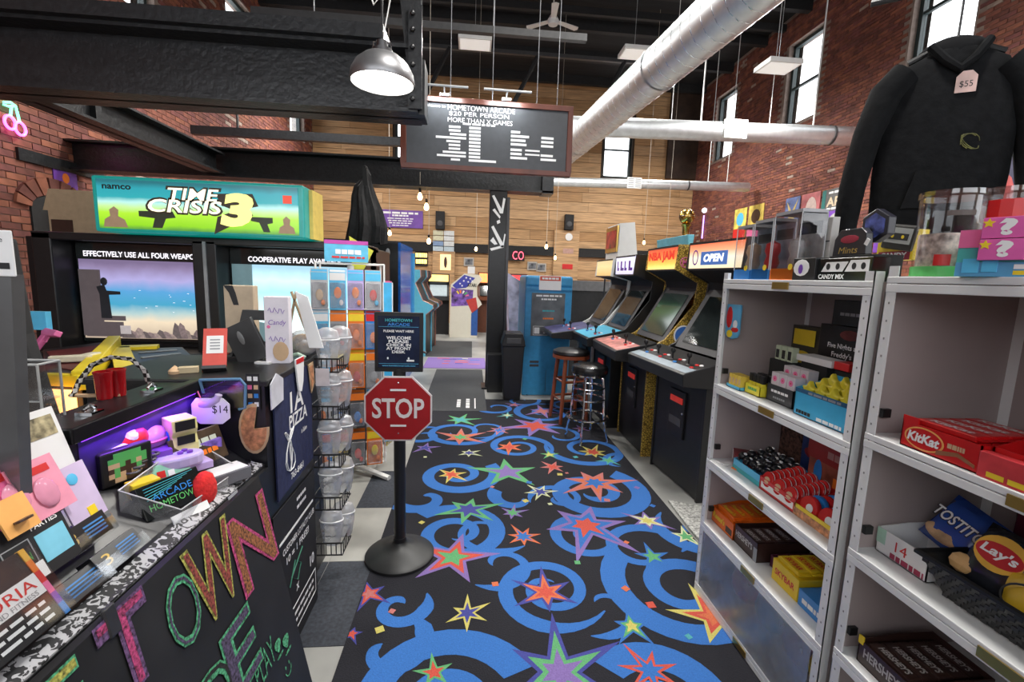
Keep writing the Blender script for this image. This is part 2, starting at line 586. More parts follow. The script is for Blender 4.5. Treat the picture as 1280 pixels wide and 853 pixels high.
# ================================================================== steel and services overhead
def ibeam(mb, x0, x1, y, z0, z1, fw=.16, ft=.025):
    mb.box(x0, x1, y - .012, y + .012, z0, z1); mb.box(x0, x1, y - fw, y + fw, z0, z0 + ft); mb.box(x0, x1, y - fw, y + fw, z1 - ft, z1)
r = thing('steel_beam', 'large black steel beam crossing the upper left, nearest the camera', 'beam', (0, 3.55, 0))
m = MB(); ibeam(m, XL, -.40, 0, 2.665, 3.10, .15); m.build('beam_web', steelblk, r)
MB().box(XL, -.62, -.20, .2, 3.10, 3.19).build('top_channel', steelblk, r)
p = MB().box(-.46, -.37, -.17, -.145, 2.68, 3.34).build('bolt_plate', steelblk, r)
MB().box(-.40, -.355, -.12, .10, 2.66, 3.02).build('end_bracket', steelblk, r)
for z in (2.74, 2.85, 2.96, 3.07, 3.18, 3.28):
    MB(Matrix.Translation((-.432, -.17, z)) @ Matrix.Rotation(PI / 2, 4, 'X')).lathe([(.019, 0), (.019, .008), (.013, .02), (0, .024)], 6).build('bolt', black, p)
# sloping hanger strut behind the lamp
m = MB(); m.prism([(-.58, 3.95), (-.47, 2.9), (-.40, 2.9), (-.36, 3.95)], 'y', -.13, -.05); m.build('hanger_strut', steelblk, r)
r = thing('steel_beam', 'long black steel beam behind the lit game marquee, ending at the black post', 'beam', (0, 6.3, 0))
m = MB(); ibeam(m, XL, 1.05, 0, 2.67, 3.02, .13); m.build('beam_web', steelblk, r)
MB().box(.9, 1.05, -.13, .13, 2.66, 3.03).build('end_plate', steelblk, r)
r = thing('steel_beam', 'short steel beam running back between the two long beams at upper left', 'beam', (-3.2, 0, 0))
m = MB(); m.box(-.012, .012, 3.6, 6.2, 2.70, 2.95); m.box(-.12, .12, 3.6, 6.2, 2.70, 2.72); m.box(-.12, .12, 3.6, 6.2, 2.93, 2.95); m.build('beam_web', steelblk, r)
MB().box(-.03, .06, 4.3, 4.36, 2.71, 2.94).build('stiffener', steelblk, r)
r = thing('steel_beam', 'thin black cross bar high behind the second beam on the left', 'beam', (0, 8.0, 0))
MB().box(-4.45, -1.0, -.05, .05, 3.62, 3.75).build('cross_bar', steelblk, r)
m = MB(); m.tube([(-3.75, -.02, 3.75), (-3.75, -.02, 4.4)], .02, 6); m.tube([(-4.15, -.02, 4.02), (-3.5, -.02, 4.02)], .02, 6); m.build('hook_bracket', black, r)
for k, (xa, xb, y, z) in enumerate(((-2.6, 1.35, 6.0, 4.50), (-6.5, 4.6, 11, 6.55))):
    r = thing('roof_joist', ('dark grey unistrut rail hanging above the menu board', 'black roof truss chord far up near the ceiling')[k], 'joist', (0, y, z))
    MB().box(max(xa, XL), xb, -.04, .04, -.04, .04).build('rail', mat('dark_unistrut', (.06, .06, .062), .5), r)
    if k == 0:
        for x in (-1.9, .2):
            MB().tube([(x, 0, .04), (x, 0, ZC - z)], .006, 6).build('hanger_rod', grey, r)
    else:
        for x in (-3, -.6, 1.4, 3.4):
            MB().tube([(x, 0, 0), (x - .55, 0, -1.5 + .4)], .05, 6).build('brace', blackm, r)
        MB().box(XL, XR, -.05, .05, .9, 1.05).build('top_chord', blackm, r)
# column under the rear beam
r = thing('support_post', 'black square steel post with a jagged white sticker near its top', 'post', (.33, 6.3, 0))
MB().box(-.115, .115, -.115, .115, 0.02, 2.67).build('shaft', black, r, bevel=.008)
MB().box(-.17, .17, -.16, .16, 0, .025).build('base_plate', steelblk, r)
st = MB()
for pts in (((-.09, 2.60), (-.06, 2.61), (.04, 2.44), (.06, 2.58), (.09, 2.57), (.06, 2.38), (.02, 2.38)), ((-.08, 2.42), (-.05, 2.44), (.03, 2.34), (.02, 2.31)), ((-.02, 2.28), (.02, 2.30), (.03, 2.26), (-.01, 2.24)), ((-.09, 2.20), (-.06, 2.22), (.07, 2.0), (.09, 2.12), (.105, 2.11), (.08, 1.94), (.05, 1.94)), ((-.10, 2.02), (-.06, 2.07), (.0, 1.98), (-.04, 1.97)), ((-.1, 1.92), (.08, 1.97), (.085, 1.94), (-.08, 1.89))):
    q = MB(); q.poly([(x, -.1165, z) for x, z in pts]); q.build('sticker', inkw, r)
MB().box(-.10, .11, -.32, -.13, 0.0, .52).build('cable_box', black, r, bevel=.01)
MB().box(.118, .155, -.06, .06, .8, 2.6).build('cable_duct', dgrey, r)

# ---------------------------------------------------------------- pendant lamp
r = thing('pendant_lamp', 'brushed steel dome pendant lamp glowing white, hanging at top left of centre', 'lamp', (-.487, 2.6, 2.53))
prof = [(.162, 0), (.166, .012), (.160, .05), (.135, .095), (.095, .130), (.052, .146), (.046, .150)]
inner = [(.044, .146), (.09, .124), (.13, .09), (.154, .046), (.158, 0.001)]
MB().lathe(prof + inner, 40, cap=False).build('shade', mat('brushed_steel_shade', (.32, .32, .33), .42, .8, var=.1), r, smooth=True)
MB().lathe([(.052, .146), (.052, .166), (.03, .17), (.03, .205), (.016, .212), (0, .212)], 24).build('socket_cap', mat('dark_steel', (.15, .15, .155), .35, .9), r, smooth=True)
MB().lathe([(.155, .012), (0, .010)], 36).build('diffuser', mat('lamp_diffuser', (.9, .9, .85), .5, var=0, emit=9, ecol=(1, .96, .86)), r)
MB().tube([(0, 0, .21), (0, 0, 1.6)], .006, 6).build('cord', black, r)
m = MB(); m.tube([(.045, 0, .16), (.045, 0, .2), (-.045, 0, .2), (-.045, 0, .16)], .005, 6); m.build('yoke', chrome, r)
d = bpy.data.lights.new('pendant_bulb', 'SPOT'); d.energy = 35; d.spot_size = 2.4; d.spot_blend = .5; d.shadow_soft_size = .12; d.color = (1, .95, .85)
o = bpy.data.objects.new('pendant_bulb', d); COL.objects.link(o); o.location = (-.487, 2.6, 2.50)
r = thing('loose_cable', 'loop of white cable tied above the pendant lamp', 'cable', (-.6, 3.2, 3.1))
m = MB(); m.tube([(0, 0, .9), (.01, 0, .3), (-.02, 0, .16), (-.05, 0, .12), (-.08, 0, .2), (-.075, 0, .9)], .006, 6)
m.tube([(.05, 0, .9), (.06, 0, .2), (.0, 0, -.1), (-.03, -.02, -.28)], .004, 6); m.build('cable', white, r)

# ---------------------------------------------------------------- menu board
r = thing('menu_board', 'hanging dark menu board in a reddish wood frame with white price lines', 'sign', (.115, 4.2, 2.455), 0.02)
W2, HB = .745, .60
MB().box(-W2 + .03, W2 - .03, -.012, .012, .02, HB - .02).build('panel', mat('slate_panel', (.045, .048, .055), .55, var=.1), r)
m = MB(); m.box(-W2, W2, -.03, .02, 0, .045); m.box(-W2, W2, -.03, .02, HB - .045, HB); m.box(-W2, -W2 + .045, -.03, .02, .045, HB - .045); m.box(W2 - .045, W2, -.03, .02, .045, HB - .045)
m.build('frame', wood_red, r, bevel=.006)
bt = MB()
yy = -.0135
for s_, cx, cz, w, h in (('Welcome to', -.47, .527, .20, .022), ('HOMETOWN ARCADE', -.06, .524, .58, .044), ('$20 PER PERSON', -.08, .472, .52, .040), ('MORE THAN X GAMES', -.07, .423, .56, .038)):
    text(r, s_, inkw, (cx, yy, cz), (1, 0, 0), (0, 0, 1), w, h, bold=.0, mb=bt)
marks(r, inkw, (-.08, yy, .395), (1, 0, 0), (0, 0, 1), .28, .016, 2)
for k in range(10):
    z = .365 - k * .030
    bt.box(-.165, -.165 + (.10 if k < 9 else .24), yy - .001, yy, z - .010, z + .010)
    w = (.10, .10, .14, .26, .12, .10, .10, .20, .25, .08)[k]; x1 = -.19 - (0.05 if k in (0, 1, 4, 5, 6, 9) else 0)
    bt.box(x1 - w, x1, yy - .001, yy, z - .009, z + .009)
for k in range(7):
    z = .355 - k * .034 - (.012 if k > 3 else 0)
    bt.box(.20, .20 + (.08, .16, .13, .14, .10, .10, .15)[k], yy - .001, yy, z - .010, z + .010)
    if k in (4, 5): bt.box(.33, .46, yy - .001, yy, z - .006, z + .008)
    if k in (1, 2, 3, 5, 6): bt.box(.47, .58 + (.03 if k == 6 else 0), yy - .001, yy, z - .010, z + .010)
bt.build('lettering', inkw, r)['kind'] = 'stuff'
for x in (-.38, .15):
    l = MB(); l.tube([(x - .2, -.16, HB + .035), (x + .2, -.16, HB + .035)], .010, 8); l.tube([(x, -.16, HB + .035), (x, -.05, HB + .05), (x, 0, HB)], .007, 6); l.box(x - .04, x + .04, -.05, .0, HB, HB + .02)
    l.build('picture_light', galv, r)
    area_light('picture_light_lamp', (.115 + x, 4.2 - .16, 2.455 + HB + .018), (math.radians(40), 0, 0), .30, .02, 2.4, (.9, .97, 1))
for x in (-.33, .03, .42, .60):
    MB().tube([(x, 0, HB), (x, 0, ZC - 2.455)], .003, 5).build('hanging_wire', grey, r)

# ---------------------------------------------------------------- ducts
def duct_tube(a, b, rad, seams, name='duct_pipe', parent=None, n=28, spiral=False):
    a = Vector(a); b = Vector(b)
    L = (b - a).length
    o = MB().tube([a.lerp(b, k / 24) for k in range(25)], rad, n, caps=True).build(name, galv, parent, smooth=True)
    return o
DA = Vector((2.05 + (3.81 - 2.2) * .0968, 2.2, 3.79)); DB = Vector((1.63 - (11.6 - 8.15) * .0968, 11.6, 3.79))
r = thing('spiral_duct', 'big galvanised spiral duct running back overhead from top centre right', 'duct', (0, 0, 0))
duct_tube(DA, DB, .226, 0, parent=r)
dirv = (DB - DA).normalized()
a1 = dirv.cross(Vector((0, 0, 1))).normalized(); a2 = a1.cross(dirv)
sp = []
N = 62 * 14
for k in range(N + 1):
    t = k / N; an = 2 * PI * 62 * t
    sp.append(DA.lerp(DB, t) + a1 * (.2275 * math.cos(an)) + a2 * (.2275 * math.sin(an)))
MB().tube(sp, .0045, 4).build('spiral_seam', mat('seam_bright_steel', (.78, .80, .82), .25, 1.), r)
for t in (.30, .585, .66):
    c = DA.lerp(DB, t)
    m = MB(); m.tube([c - dirv * .03, c + dirv * .03], .236, 28, caps=False); m.build('joint_ring', galv, r, smooth=True)
r = thing('cross_duct', 'straight round duct crossing under the clerestory windows on the right, upper one', 'duct', (0, 8.35, 0))
duct_tube((.9, 0, 4.20), (XR, 0, 4.36), .165, 0, parent=r)
for x in (2.2, 6.55):
    z = 4.20 + .16 * (x - .9) / 6.3
    MB().tube([(x - .02, 0, z), (x + .02, 0, z)], .178, 28, caps=False).build('joint_ring', dgrey, r, smooth=True)
def grille(root, x, y, z, w, h):
    g = MB().box(x - w / 2, x + w / 2, y, y + .05, z - h / 2, z + h / 2).build('vent_plate', white, root, bevel=.004)
    for s_ in (-1, 1):
        for k in range(5):
            zz = z - h * .36 + k * h * .18
            MB().box(x + s_ * w * .25 - w * .19, x + s_ * w * .25 + w * .19, y - .006, y + .002, zz - h * .035, zz + h * .035).build('slat', grey, g)
zc = 4.20 + .16 * (4.62 - .9) / 6.3
grille(r, 4.62, -.19, zc, .42, .32)
MB().box(3.3, 3.7, -.02, .02, 4.40, 4.42).build('hanger_bar', galv, r)
for x in (3.5, 4.05, 5.35, 6.2):
    MB().tube([(x, 0, 4.3), (x, 0, ZC)], .014 if x in (4.05, 6.2) else .006, 6).build('hanger_rod', white, r)
r = thing('cross_duct', 'thinner round duct crossing lower, in front of the back wall window', 'duct', (0, 11.5, 0))
duct_tube((1.6, 0, 3.90), (6.98, 0, 4.02), .112, 0, parent=r)
MB().tube([(5.35, 0, 3.985), (5.39, 0, 3.985)], .117, 24, caps=False).build('joint_ring', dgrey, r, smooth=True)
grille(r, 3.95, -.13, 3.955, .36, .26)
for x in (5.9, 6.4):
    MB().tube([(x, 0, 4.05), (x, 0, ZC)], .01, 6).build('hanger_rod', white, r)

# ---------------------------------------------------------------- ceiling fan and high-bay lights
r = thing('ceiling_fan', 'white three-blade ceiling fan hanging from the dark roof', 'fan', (1.45, 9.4, 6.45))
MB().lathe([(0, -.09), (.09, -.08), (.11, 0), (.07, .07), (.03, .12), (0, .12)], 18).build('motor', white, r, smooth=True)
MB().tube([(0, 0, .1), (0, 0, ZC - 6.45)], .012, 8).build('downrod', white, r)
for k in range(3):
    an = math.radians(25 + 120 * k)
    T = Matrix.Rotation(an, 4, 'Z')
    MB(T).prism([(.1, -.05), (.55, -.075), (.58, 0), (.55, .06), (.1, .045)], 'z', -.01, .004).build('blade', white, r)
lampw = mat('high_bay_diffuser', (.8, .78, .74), .5, var=.02, emit=.4, ecol=(1, .96, .9))
hb = [((-.03, 9.0, 5.75), .6, 'flat white high-bay light hanging left of the ceiling fan'),
      ((4.85, 7.5, 5.06), .55, 'white high-bay light hanging in front of the middle clerestory window'),
      ((2.95, 9.0, 5.80), .5, 'white high-bay light partly hidden behind the big spiral duct'),
      ((.9, 5.9, 6.2), .5, 'dim high-bay light at the very top edge above the menu board'),
      ((-2.4, 7.0, 5.4), .6, 'white high-bay light above the beams at upper left')]
for (loc, w, lab) in hb:
    r = thing('high_bay_light', lab, 'light', loc, group='high-bay lights')
    MB().box(-w / 2, w / 2, -.22, .22, -.03, .045).build('housing', white, r, bevel=.006)
    MB().box(-w / 2 + .03, w / 2 - .03, -.19, .19, -.036, -.03).build('diffuser', lampw, r)
    MB().box(-w / 2 + .1, w / 2 - .1, -.03, .03, .10, .115).build('hanger_bar', galv, r)
    m = MB(); m.tube([(0, 0, .11), (0, 0, ZC - loc[2])], .005, 5); m.tube([(-w / 2 + .1, 0, .04), (-w / 2 + .1, 0, .11)], .004, 5); m.tube([(w / 2 - .1, 0, .04), (w / 2 - .1, 0, .11)], .004, 5)
    m.build('suspension_wire', galv, r)
    area_light('overhead_lamp', (loc[0], loc[1], loc[2] - .05), (0, 0, 0), w, .38, 150, (1, .97, .92))
for (x, y, z) in ((.9, 1.4, 5.6), (2.6, 4.0, 5.6), (-3.4, 12, 5.6), (5, 12, 5.6)):  # extra lamps added to light the hall, no fixtures modelled
    area_light('overhead_lamp', (x, y, z), (0, 0, 0), .6, .38, 150, (1, .97, .92))
# ---------------------------------------------------------------- string of filament bulbs
bulbm = mat('filament_bulb_glow', (1, .8, .5), .3, var=0, emit=14, ecol=(1, .62, .26))
bl = [(at(525, 245, y=6.25), 2.68, 'larger warm filament bulb hanging just under the steel beam'),
      (at(533, 258, y=6.33), 2.68, 'warm filament bulb just right of and below the larger bulb'),
      (at(487, 291, y=8.5), ZC, 'bright filament bulb hanging in front of the purple banner'),
      (at(536, 301, y=7.8), ZC, 'filament bulb hanging beside the wall poster grid'),
      (at(595, 311, y=10.5), ZC, 'small filament bulb hanging left of the black post'),
      (at(683, 308, y=9.5), 3.57, 'small filament bulb hanging above the blue machine'),
      (at(694, 294 + 28, y=11.2), ZC, 'tiny warm filament bulb near the wooden pillar'),
      (at(805, 303, y=11.0), ZC, 'tiny filament bulb above the game with the golden trophy'),
      (at(833, 303, y=11.0), ZC, 'tiny filament bulb left of the golden trophy')]
for (p, zt, lab) in bl:
    r = thing('filament_bulb', lab, 'bulb', p, group='hanging filament bulbs')
    MB().lathe([(0, -.055), (.022, -.048), (.032, -.022), (.028, .008), (.015, .035), (.012, .045)], 14).build('bulb', bulbm, r, smooth=True)
    MB().lathe([(.016, .04), (.018, .085), (.006, .10), (0, .10)], 10).build('socket', black, r)
    MB().tube([(0, 0, .09), (0, 0, max(zt, p.z + .3) - p.z)], .004, 5).build('cord', mat('pale_cord', (.5, .45, .38), .7), r)
# ================================================================== floor coverings
CX0, CX1, CY0, CY1 = -.50, 1.385, .30, 5.62
cb = mat('carpet_black', (.0085, .0085, .014), .95, var=.35, scale=160, bump=.3)
def cm(n, c): return mat('carpet_' + n, c, .95, var=.16, scale=160, bump=.25)
CB = [cb, cm('blue', (.03, .14, .44)), cm('purple', (.20, .13, .36)), cm('red', (.52, .075, .05)), cm('green', (.10, .34, .14)), cm('yellow', (.52, .46, .12)),
      cm('orange', (.56, .14, .06)), cm('salmon', (.46, .15, .14)), cm('navy', (.05, .055, .26)), cm('teal', (.07, .33, .36)), cm('pale', (.55, .58, .34))]
BLU, PUR, RED_, GRN, YEL, ORA, SAL, NAV, TEA, PAL = range(1, 11)
carpet = thing('patterned_carpet', 'black carpet runner printed with blue swirls and bright coloured stars', 'carpet', (0, 0, 0))
MB().box(CX0, CX1, CY0, CY1, .0, .006).build('pile', cb, carpet)
def clip(pts):
    for ax, lim, sg in ((0, CX0 + .004, 1), (0, CX1 - .004, -1), (1, CY0 + .004, 1), (1, CY1 - .004, -1)):
        out = []
        for i, p in enumerate(pts):
            q = pts[(i + 1) % len(pts)]
            a = (p[ax] - lim) * sg; b = (q[ax] - lim) * sg
            if a >= 0: out.append(p)
            if (a >= 0) != (b >= 0):
                t = a / (a - b); out.append((p[0] + (q[0] - p[0]) * t, p[1] + (q[1] - p[1]) * t))
        pts = out
        if len(pts) < 3: return None
    return pts
def flat(mb, pts, z, m):
    c = clip(pts)
    if c: mb.poly([(x, y, z) for x, y in c], m)
def cpx(u, v): return (420 + u / 2.2875, 480 + v / 2.2875)
# swirls: blue ribbons winding into a centre
def swirl(u, v, R, turns, a0, sgn=1, w=.085, tail=0.):
    w *= 1.12
    p = at(*cpx(u, v), z=0); q = at(*cpx(u + R, v), z=0); RR = (q - p).length
    mb = MB(); N = int(34 * turns)
    prev = None
    for k in range(N + 1):
        t = k / N
        an = a0 + sgn * 2 * PI * turns * t
        rad = RR * (1 - .80 * t ** .85)
        ww = w * (1 - .55 * t) * min(1, t * 8 + .1 + tail) * min(1, (1 - t) * 7 + .12)
        a = (p.x + (rad + ww / 2) * math.cos(an), p.y + (rad + ww / 2) * math.sin(an)); b = (p.x + (rad - ww / 2) * math.cos(an), p.y + (rad - ww / 2) * math.sin(an))
        if prev:
            flat(mb, [prev[0], a, b, prev[1]], .0066 + .000016 * len(carpet.children), 0)
        prev = (a, b)
    if mb.v: mb.build('swirl', CB[BLU], carpet)
for a in ((345, 430, 150, 1.7, 2.4, -1, .10, 1), (610, 590, 162, 1.75, -.6, -1, .075), (725, 440, 118, 1.5, 1.2, 1, .07), (1000, 590, 215, 1.6, 2.2, 1, .12, 1),
          (345, 262, 120, 1.6, .6, -1, .10, 1), (520, 182, 102, 1.6, -.6, 1, .075), (722, 190, 125, 1.5, 2.6, 1, .08), (735, 312, 150, 1.6, .9, -1, .13, 1),
          (350, 140, 112, 1.5, .2, -1, .08), (595, 85, 95, 1.5, 1.2, 1, .08), (290, 930, 270, 1.5, .4, 1, .13, 1), (960, 930, 200, 1.3, 2.4, -1, .13, 1),
          (1050, 425, 130, 1.3, 2.2, 1, .09), (830, 140, 80, 1.2, .4, 1, .07), (520, 330, 80, .6, 2.4, 1, .10, 1), (460, 70, 70, 1.2, 2, 1, .07), (250, 330, 80, .7, 3.6, 1, .10, 1), (660, 60, 60, 1.2, 0, -1, .06),
          (180, 640, 90, 1.0, .6, -1, .07), (470, 520, 110, .9, 4.0, 1, .06), (640, 330, 90, 1.1, 3.4, -1, .06), (880, 480, 150, .9, .2, 1, .08), (430, 420, 130, .7, 5.6, -1, .06), (250, 150, 80, 1.2, 1, 1, .08), (820, 230, 120, .8, 5.4, 1, .07), (640, 150, 90, 1.0, 3, -1, .06), (420, 130, 80, .9, 4.4, 1, .05), (150, 760, 130, .8, 1.2, -1, .08), (760, 640, 120, .7, 4.2, 1, .05), (530, 50, 60, 1.1, 1, -1, .05), (1120, 520, 120, .9, 2.6, -1, .08)):
    swirl(*a)
rng = random.Random(4)
def star(u, v, R, cols, npt=6, rot=None, inner=.33, sy=1.0):
    p = at(*cpx(u, v), z=0); q = at(*cpx(u + R, v), z=0); RR = (q - p).length
    rot = rng.uniform(0, 1) if rot is None else rot
    lens = [rng.uniform(.62, 1.2) for _ in range(npt)]
    lens = [l / max(lens) * 1.22 for l in lens]
    mb = MB()
    for layer, c in enumerate(cols):
        sc = (1., .66, .36)[layer] if len(cols) == 3 else (1., .55)[layer]
        zz = .0072 + layer * .0003 + .00003 * (len(carpet.children) % 9)
        pts = []
        for k in range(npt):
            a = rot + 2 * PI * k / npt
            pts.append((p.x + RR * sc * lens[k] * math.cos(a), p.y + RR * sc * lens[k] * math.sin(a)))
            a += PI / npt
            ri = RR * inner * (sc ** .7)
            pts.append((p.x + ri * math.cos(a), p.y + ri * math.sin(a)))
        for k in range(2 * npt):
            flat(mb, [(p.x, p.y), pts[k], pts[(k + 1) % (2 * npt)]], zz, layer)
    if mb.v: mb.build('star', [CB[c] for c in cols], carpet)
for a in ((335, 500, 128, (PUR, RED_, GRN), 5, .1), (600, 600, 98, (NAV, ORA, RED_), 6, .5), (715, 408, 150, (PUR, BLU, RED_), 6, .15), (640, 830, 190, (NAV, GRN, PUR), 6, .45),
          (375, 660, 66, (YEL, NAV), 6, .52), (845, 697, 70, (BLU, GRN, YEL), 5, .2), (897, 825, 90, (RED_, BLU), 7, .2), (1080, 672, 118, (YEL, RED_, ORA), 5, .35),
          (378, 362, 92, (GRN, NAV), 6, .3), (535, 440, 60, (ORA, BLU), 7, .2), (490, 255, 100, (GRN, PUR), 5, .35), (740, 285, 108, (SAL, ORA, BLU), 7, .1),
          (330, 262, 54, (YEL, ORA, RED_), 6, .3), (355, 155, 72, (SAL, ORA, GRN), 6, .5), (585, 312, 48, (PAL, NAV), 6, .1), (495, 183, 50, (ORA, RED_), 6, .4),
          (570, 122, 100, (PUR, RED_), 6, .2), (735, 198, 56, (YEL, RED_), 7, .2), (380, 200, 38, (PAL, NAV), 6, .5), (620, 240, 44, (SAL, RED_), 6, .1),
          (610, 205, 30, (GRN, YEL), 5, .3), (505, 372, 44, (PUR, GRN), 6, .3), (890, 395, 66, (PUR, PAL, YEL), 6, .4), (905, 497, 58, (BLU, GRN), 5, .3),
          (355, 105, 55, (GRN, TEA), 6, .2), (465, 135, 36, (SAL, BLU), 6, .3), (510, 62, 28, (PUR, SAL), 5, .1), (590, 80, 55, (PUR, SAL), 6, .6), (490, 92, 30, (TEA, PAL), 6, .4),
          (95, 605, 66, (NAV, RED_, SAL), 5, .7), (45, 720, 40, (NAV, RED_), 5, .2), (780, 222, 34, (TEA, GRN), 6, .1), (700, 130, 30, (PUR, SAL), 5, .5), (1000, 440, 50, (PAL, GRN), 5, .1), (280, 830, 60, (GRN, RED_), 5, .5), (255, 185, 40, (PUR, NAV), 5, .2)):
    star(*a)
for u, v, c in ((447, 298, SAL), (455, 577, ORA), (690, 515, GRN), (450, 463, BLU), (160, 655, SAL), (125, 708, YEL), (828, 590, ORA), (900, 637, RED_), (1008, 728, TEA), (612, 347, PAL), (542, 338, YEL), (552, 285, BLU),
                (775, 336, SAL), (830, 457, ORA), (245, 400, YEL), (640, 262, YEL), (660, 258, SAL), (905, 352, BLU), (860, 300, PUR), (255, 212, PAL), (685, 212, TEA), (540, 160, GRN)):
    p = at(*cpx(u, v), z=0); h = rng.uniform(.018, .03); an = rng.uniform(0, PI)
    mb = MB()
    flat(mb, [(p.x + h * math.cos(an + k * PI / 2), p.y + h * math.sin(an + k * PI / 2)) for k in range(4)], .0083, 0)
    if mb.v: mb.build('confetti_mark', CB[c], carpet)
# mats beyond
matm = mat('grey_rubber_mat', (.055, .058, .062), .9, var=.2, scale=90, bump=.3)
r = tag(MB().box(-.55, .20, 5.1, 7.45, 0, .008).build('floor_mat', matm), 'dark grey floor mat beyond the patterned carpet, with small white print', 'mat')
marks(r, inkw, (-.13, 5.42, .0085), (0, 1, 0), (-1, 0, 0), .34, .045, 1)
marks(r, inkw, (-.02, 5.42, .0085), (0, 1, 0), (-1, 0, 0), .40, .045, 2)
MB().box(.06, .075, 5.2, 5.65, .008, .0085).build('print_line', inkw, r)
r = tag(MB().box(-.85, .03, 8.65, 10.75, 0, .008).build('floor_mat', matm), 'far grey floor mat in front of the patriotic game cabinet', 'mat')
r = thing('patterned_rug', 'purple and blue patterned rug strip between the two grey mats', 'rug', (-.26, 8.05, 0))
MB().box(-.53, .53, -.5, .5, 0, .007).build('pile', CB[PUR], r)
for k in range(14):
    x = rng.uniform(-.5, .3); y = rng.uniform(-.45, .4)
    MB().box(x, x + rng.uniform(.08, .3), y, y + .05, .007, .0075 + k * .00003).build('stripe', CB[rng.choice((RED_, BLU, SAL, PAL, NAV))], r)
r = tag(MB().prism([(1.42, 2.93), (1.66, 2.82), (1.66, 2.1), (1.40, 2.1), (1.40, 2.6)], 'z', 0.0065, .02).build('speckled_rug', mat('speckled_rug', (.42, .42, .40), .9, var=.6, scale=70)), 'grey and white speckled rug end beside the shelf foot', 'rug')
# ================================================================== twin shooting game behind the counter
r = thing('shooting_game_cabinet', 'large black twin-screen shooting arcade cabinet with a glowing green marquee', 'arcade cabinet', (-2.13, 3.9, 0))
m = MB(); m.box(-1.27, -1.13, 0, .5, 0, 1.78); m.box(1.13, 1.24, 0, .5, 0, 1.78); m.box(-.10, .085, 0, .5, 0, 1.76); m.box(-1.27, 1.24, 0, .6, 1.725, 1.785)
m.box(-1.27, 1.24, .24, 1.2, 0, 1.77); m.box(-1.2, 1.2, -.12, .25, 0, .86); m.box(-1.75, -1.2, .5, 1.2, 0, 1.77); m.build('cabinet_body', black, r, bevel=.01)
MB().box(-.012, .012, -.012, .002, .9, 1.75).build('centre_strip', grey, r)
seaL = ramp_screen('beach_scene_screen', ((0, (.25, .2, .17)), (.10, (.42, .33, .25)), (.30, (.70, .58, .42)), (.40, (.36, .50, .50)), (.50, (.05, .30, .46)), (.66, (.08, .30, .56)), (.80, (.36, .33, .60)), (.95, (.22, .17, .30)), (1., (.16, .12, .22))), lo=.90, hi=1.59, emit=1.2)
seaR = ramp_screen('sea_scene_screen', ((0, (.42, .50, .55)), (.2, (.75, .85, .85)), (.45, (.62, .92, .95)), (.7, (.35, .75, .85)), (.85, (.55, .85, .92)), (1., (.30, .50, .62))), lo=.90, hi=1.59, emit=1.35)
tb = mat('screen_text_white', (.9, .9, .9), .4, var=0, emit=1.0, ecol=(.95, .9, 1))
for cx, mt, tx_ in ((-.605, seaL, 'EFFECTIVELY USE ALL FOUR WEAPONS'), (.60, seaR, 'COOPERATIVE PLAY AVAILABLE')):
    sc = MB().box(cx - .51, cx + .51, .2, .24, .90, 1.72).build('monitor', screenoff, r)
    MB().box(cx - .49, cx + .49, .19, .2, .93, 1.585).build('picture', mt, sc)
    ftext(sc, tx_, tb, cx + .02, .188, 1.63, .93 if cx < 0 else .76, .045, bold=.02)
    if cx < 0:
        dk = MB()
        dk.box(cx - .49, cx - .33, .180, .189, .95, 1.50); dk.box(cx - .49, cx - .16, .182, .189, 1.08, 1.12); dk.box(cx - .47, cx - .18, .179, .189, .945, 1.07)
        rg_ = random.Random(6)
        for k in range(15):
            x_ = cx - .14 + .042 * k; hh = rg_.uniform(.03, .09) + (.06 if k in (2, 9, 10) else 0); ww = rg_.uniform(.03, .06)
            q_ = MB(); q_.prism([(x_ - ww, .935), (x_ - ww * .7, .935 + hh * .6), (x_ - .01, .935 + hh), (x_ + ww * .4, .935 + hh * .8), (min(x_ + ww, cx + .485), .935)], 'y', .1795 + .0004 * k, .189)
            q_.build('scenery_rock', mat('screen_rock_%d' % (k % 3), ((.10, .08, .08), (.22, .16, .16), (.32, .24, .22))[k % 3], .4, var=.6, scale=40, emit=.25, ecol=((.35, .28, .28), (.55, .42, .42), (.7, .55, .5))[k % 3]), sc)
        for k in range(12):
            gx = cx - .1 + rg_.uniform(0, .5); MB().box(gx, gx + rg_.uniform(.006, .02), .1885, .1895, 1.16 + .016 * k, 1.163 + .016 * k).build('sea_glint', tb, sc)
        dk.build('scenery_silhouette', mat('screen_dark_shape', (.08, .065, .07), .4, emit=.12, ecol=(.5, .4, .42)), sc)
        gs = MB(); gs.prism([(cx - .34, 1.10), (cx - .34, 1.30), (cx - .36, 1.36), (cx - .30, 1.38), (cx - .285, 1.33), (cx - .18, 1.325), (cx - .18, 1.30), (cx - .27, 1.295), (cx - .26, 1.1)], 'y', .176, .18)
        gs.ball((cx - .30, .178, 1.405), (.028, .004, .034), 10); gs.build('figure_silhouette', mat('screen_figure', (.03, .035, .045), .4), sc)
        MB().box(cx - .20, cx - .12, .174, .18, .97, 1.04).build('scenery_sign', mat('screen_pale_shape', (.5, .45, .45), .4, emit=.5), sc)
    else:
        p = MB(); p.box(cx - .49, cx - .33, .180, .189, 1.1, 1.585); p.prism([(cx - .49, .93), (cx - .49, 1.15), (cx - .3, 1.1), (cx - .1, 1.06), (cx + .1, .93)], 'y', .179, .189)
        p.build('scenery_silhouette', mat('screen_teal_shape', (.12, .2, .22), .4, emit=.25, ecol=(.3, .5, .55)), sc)
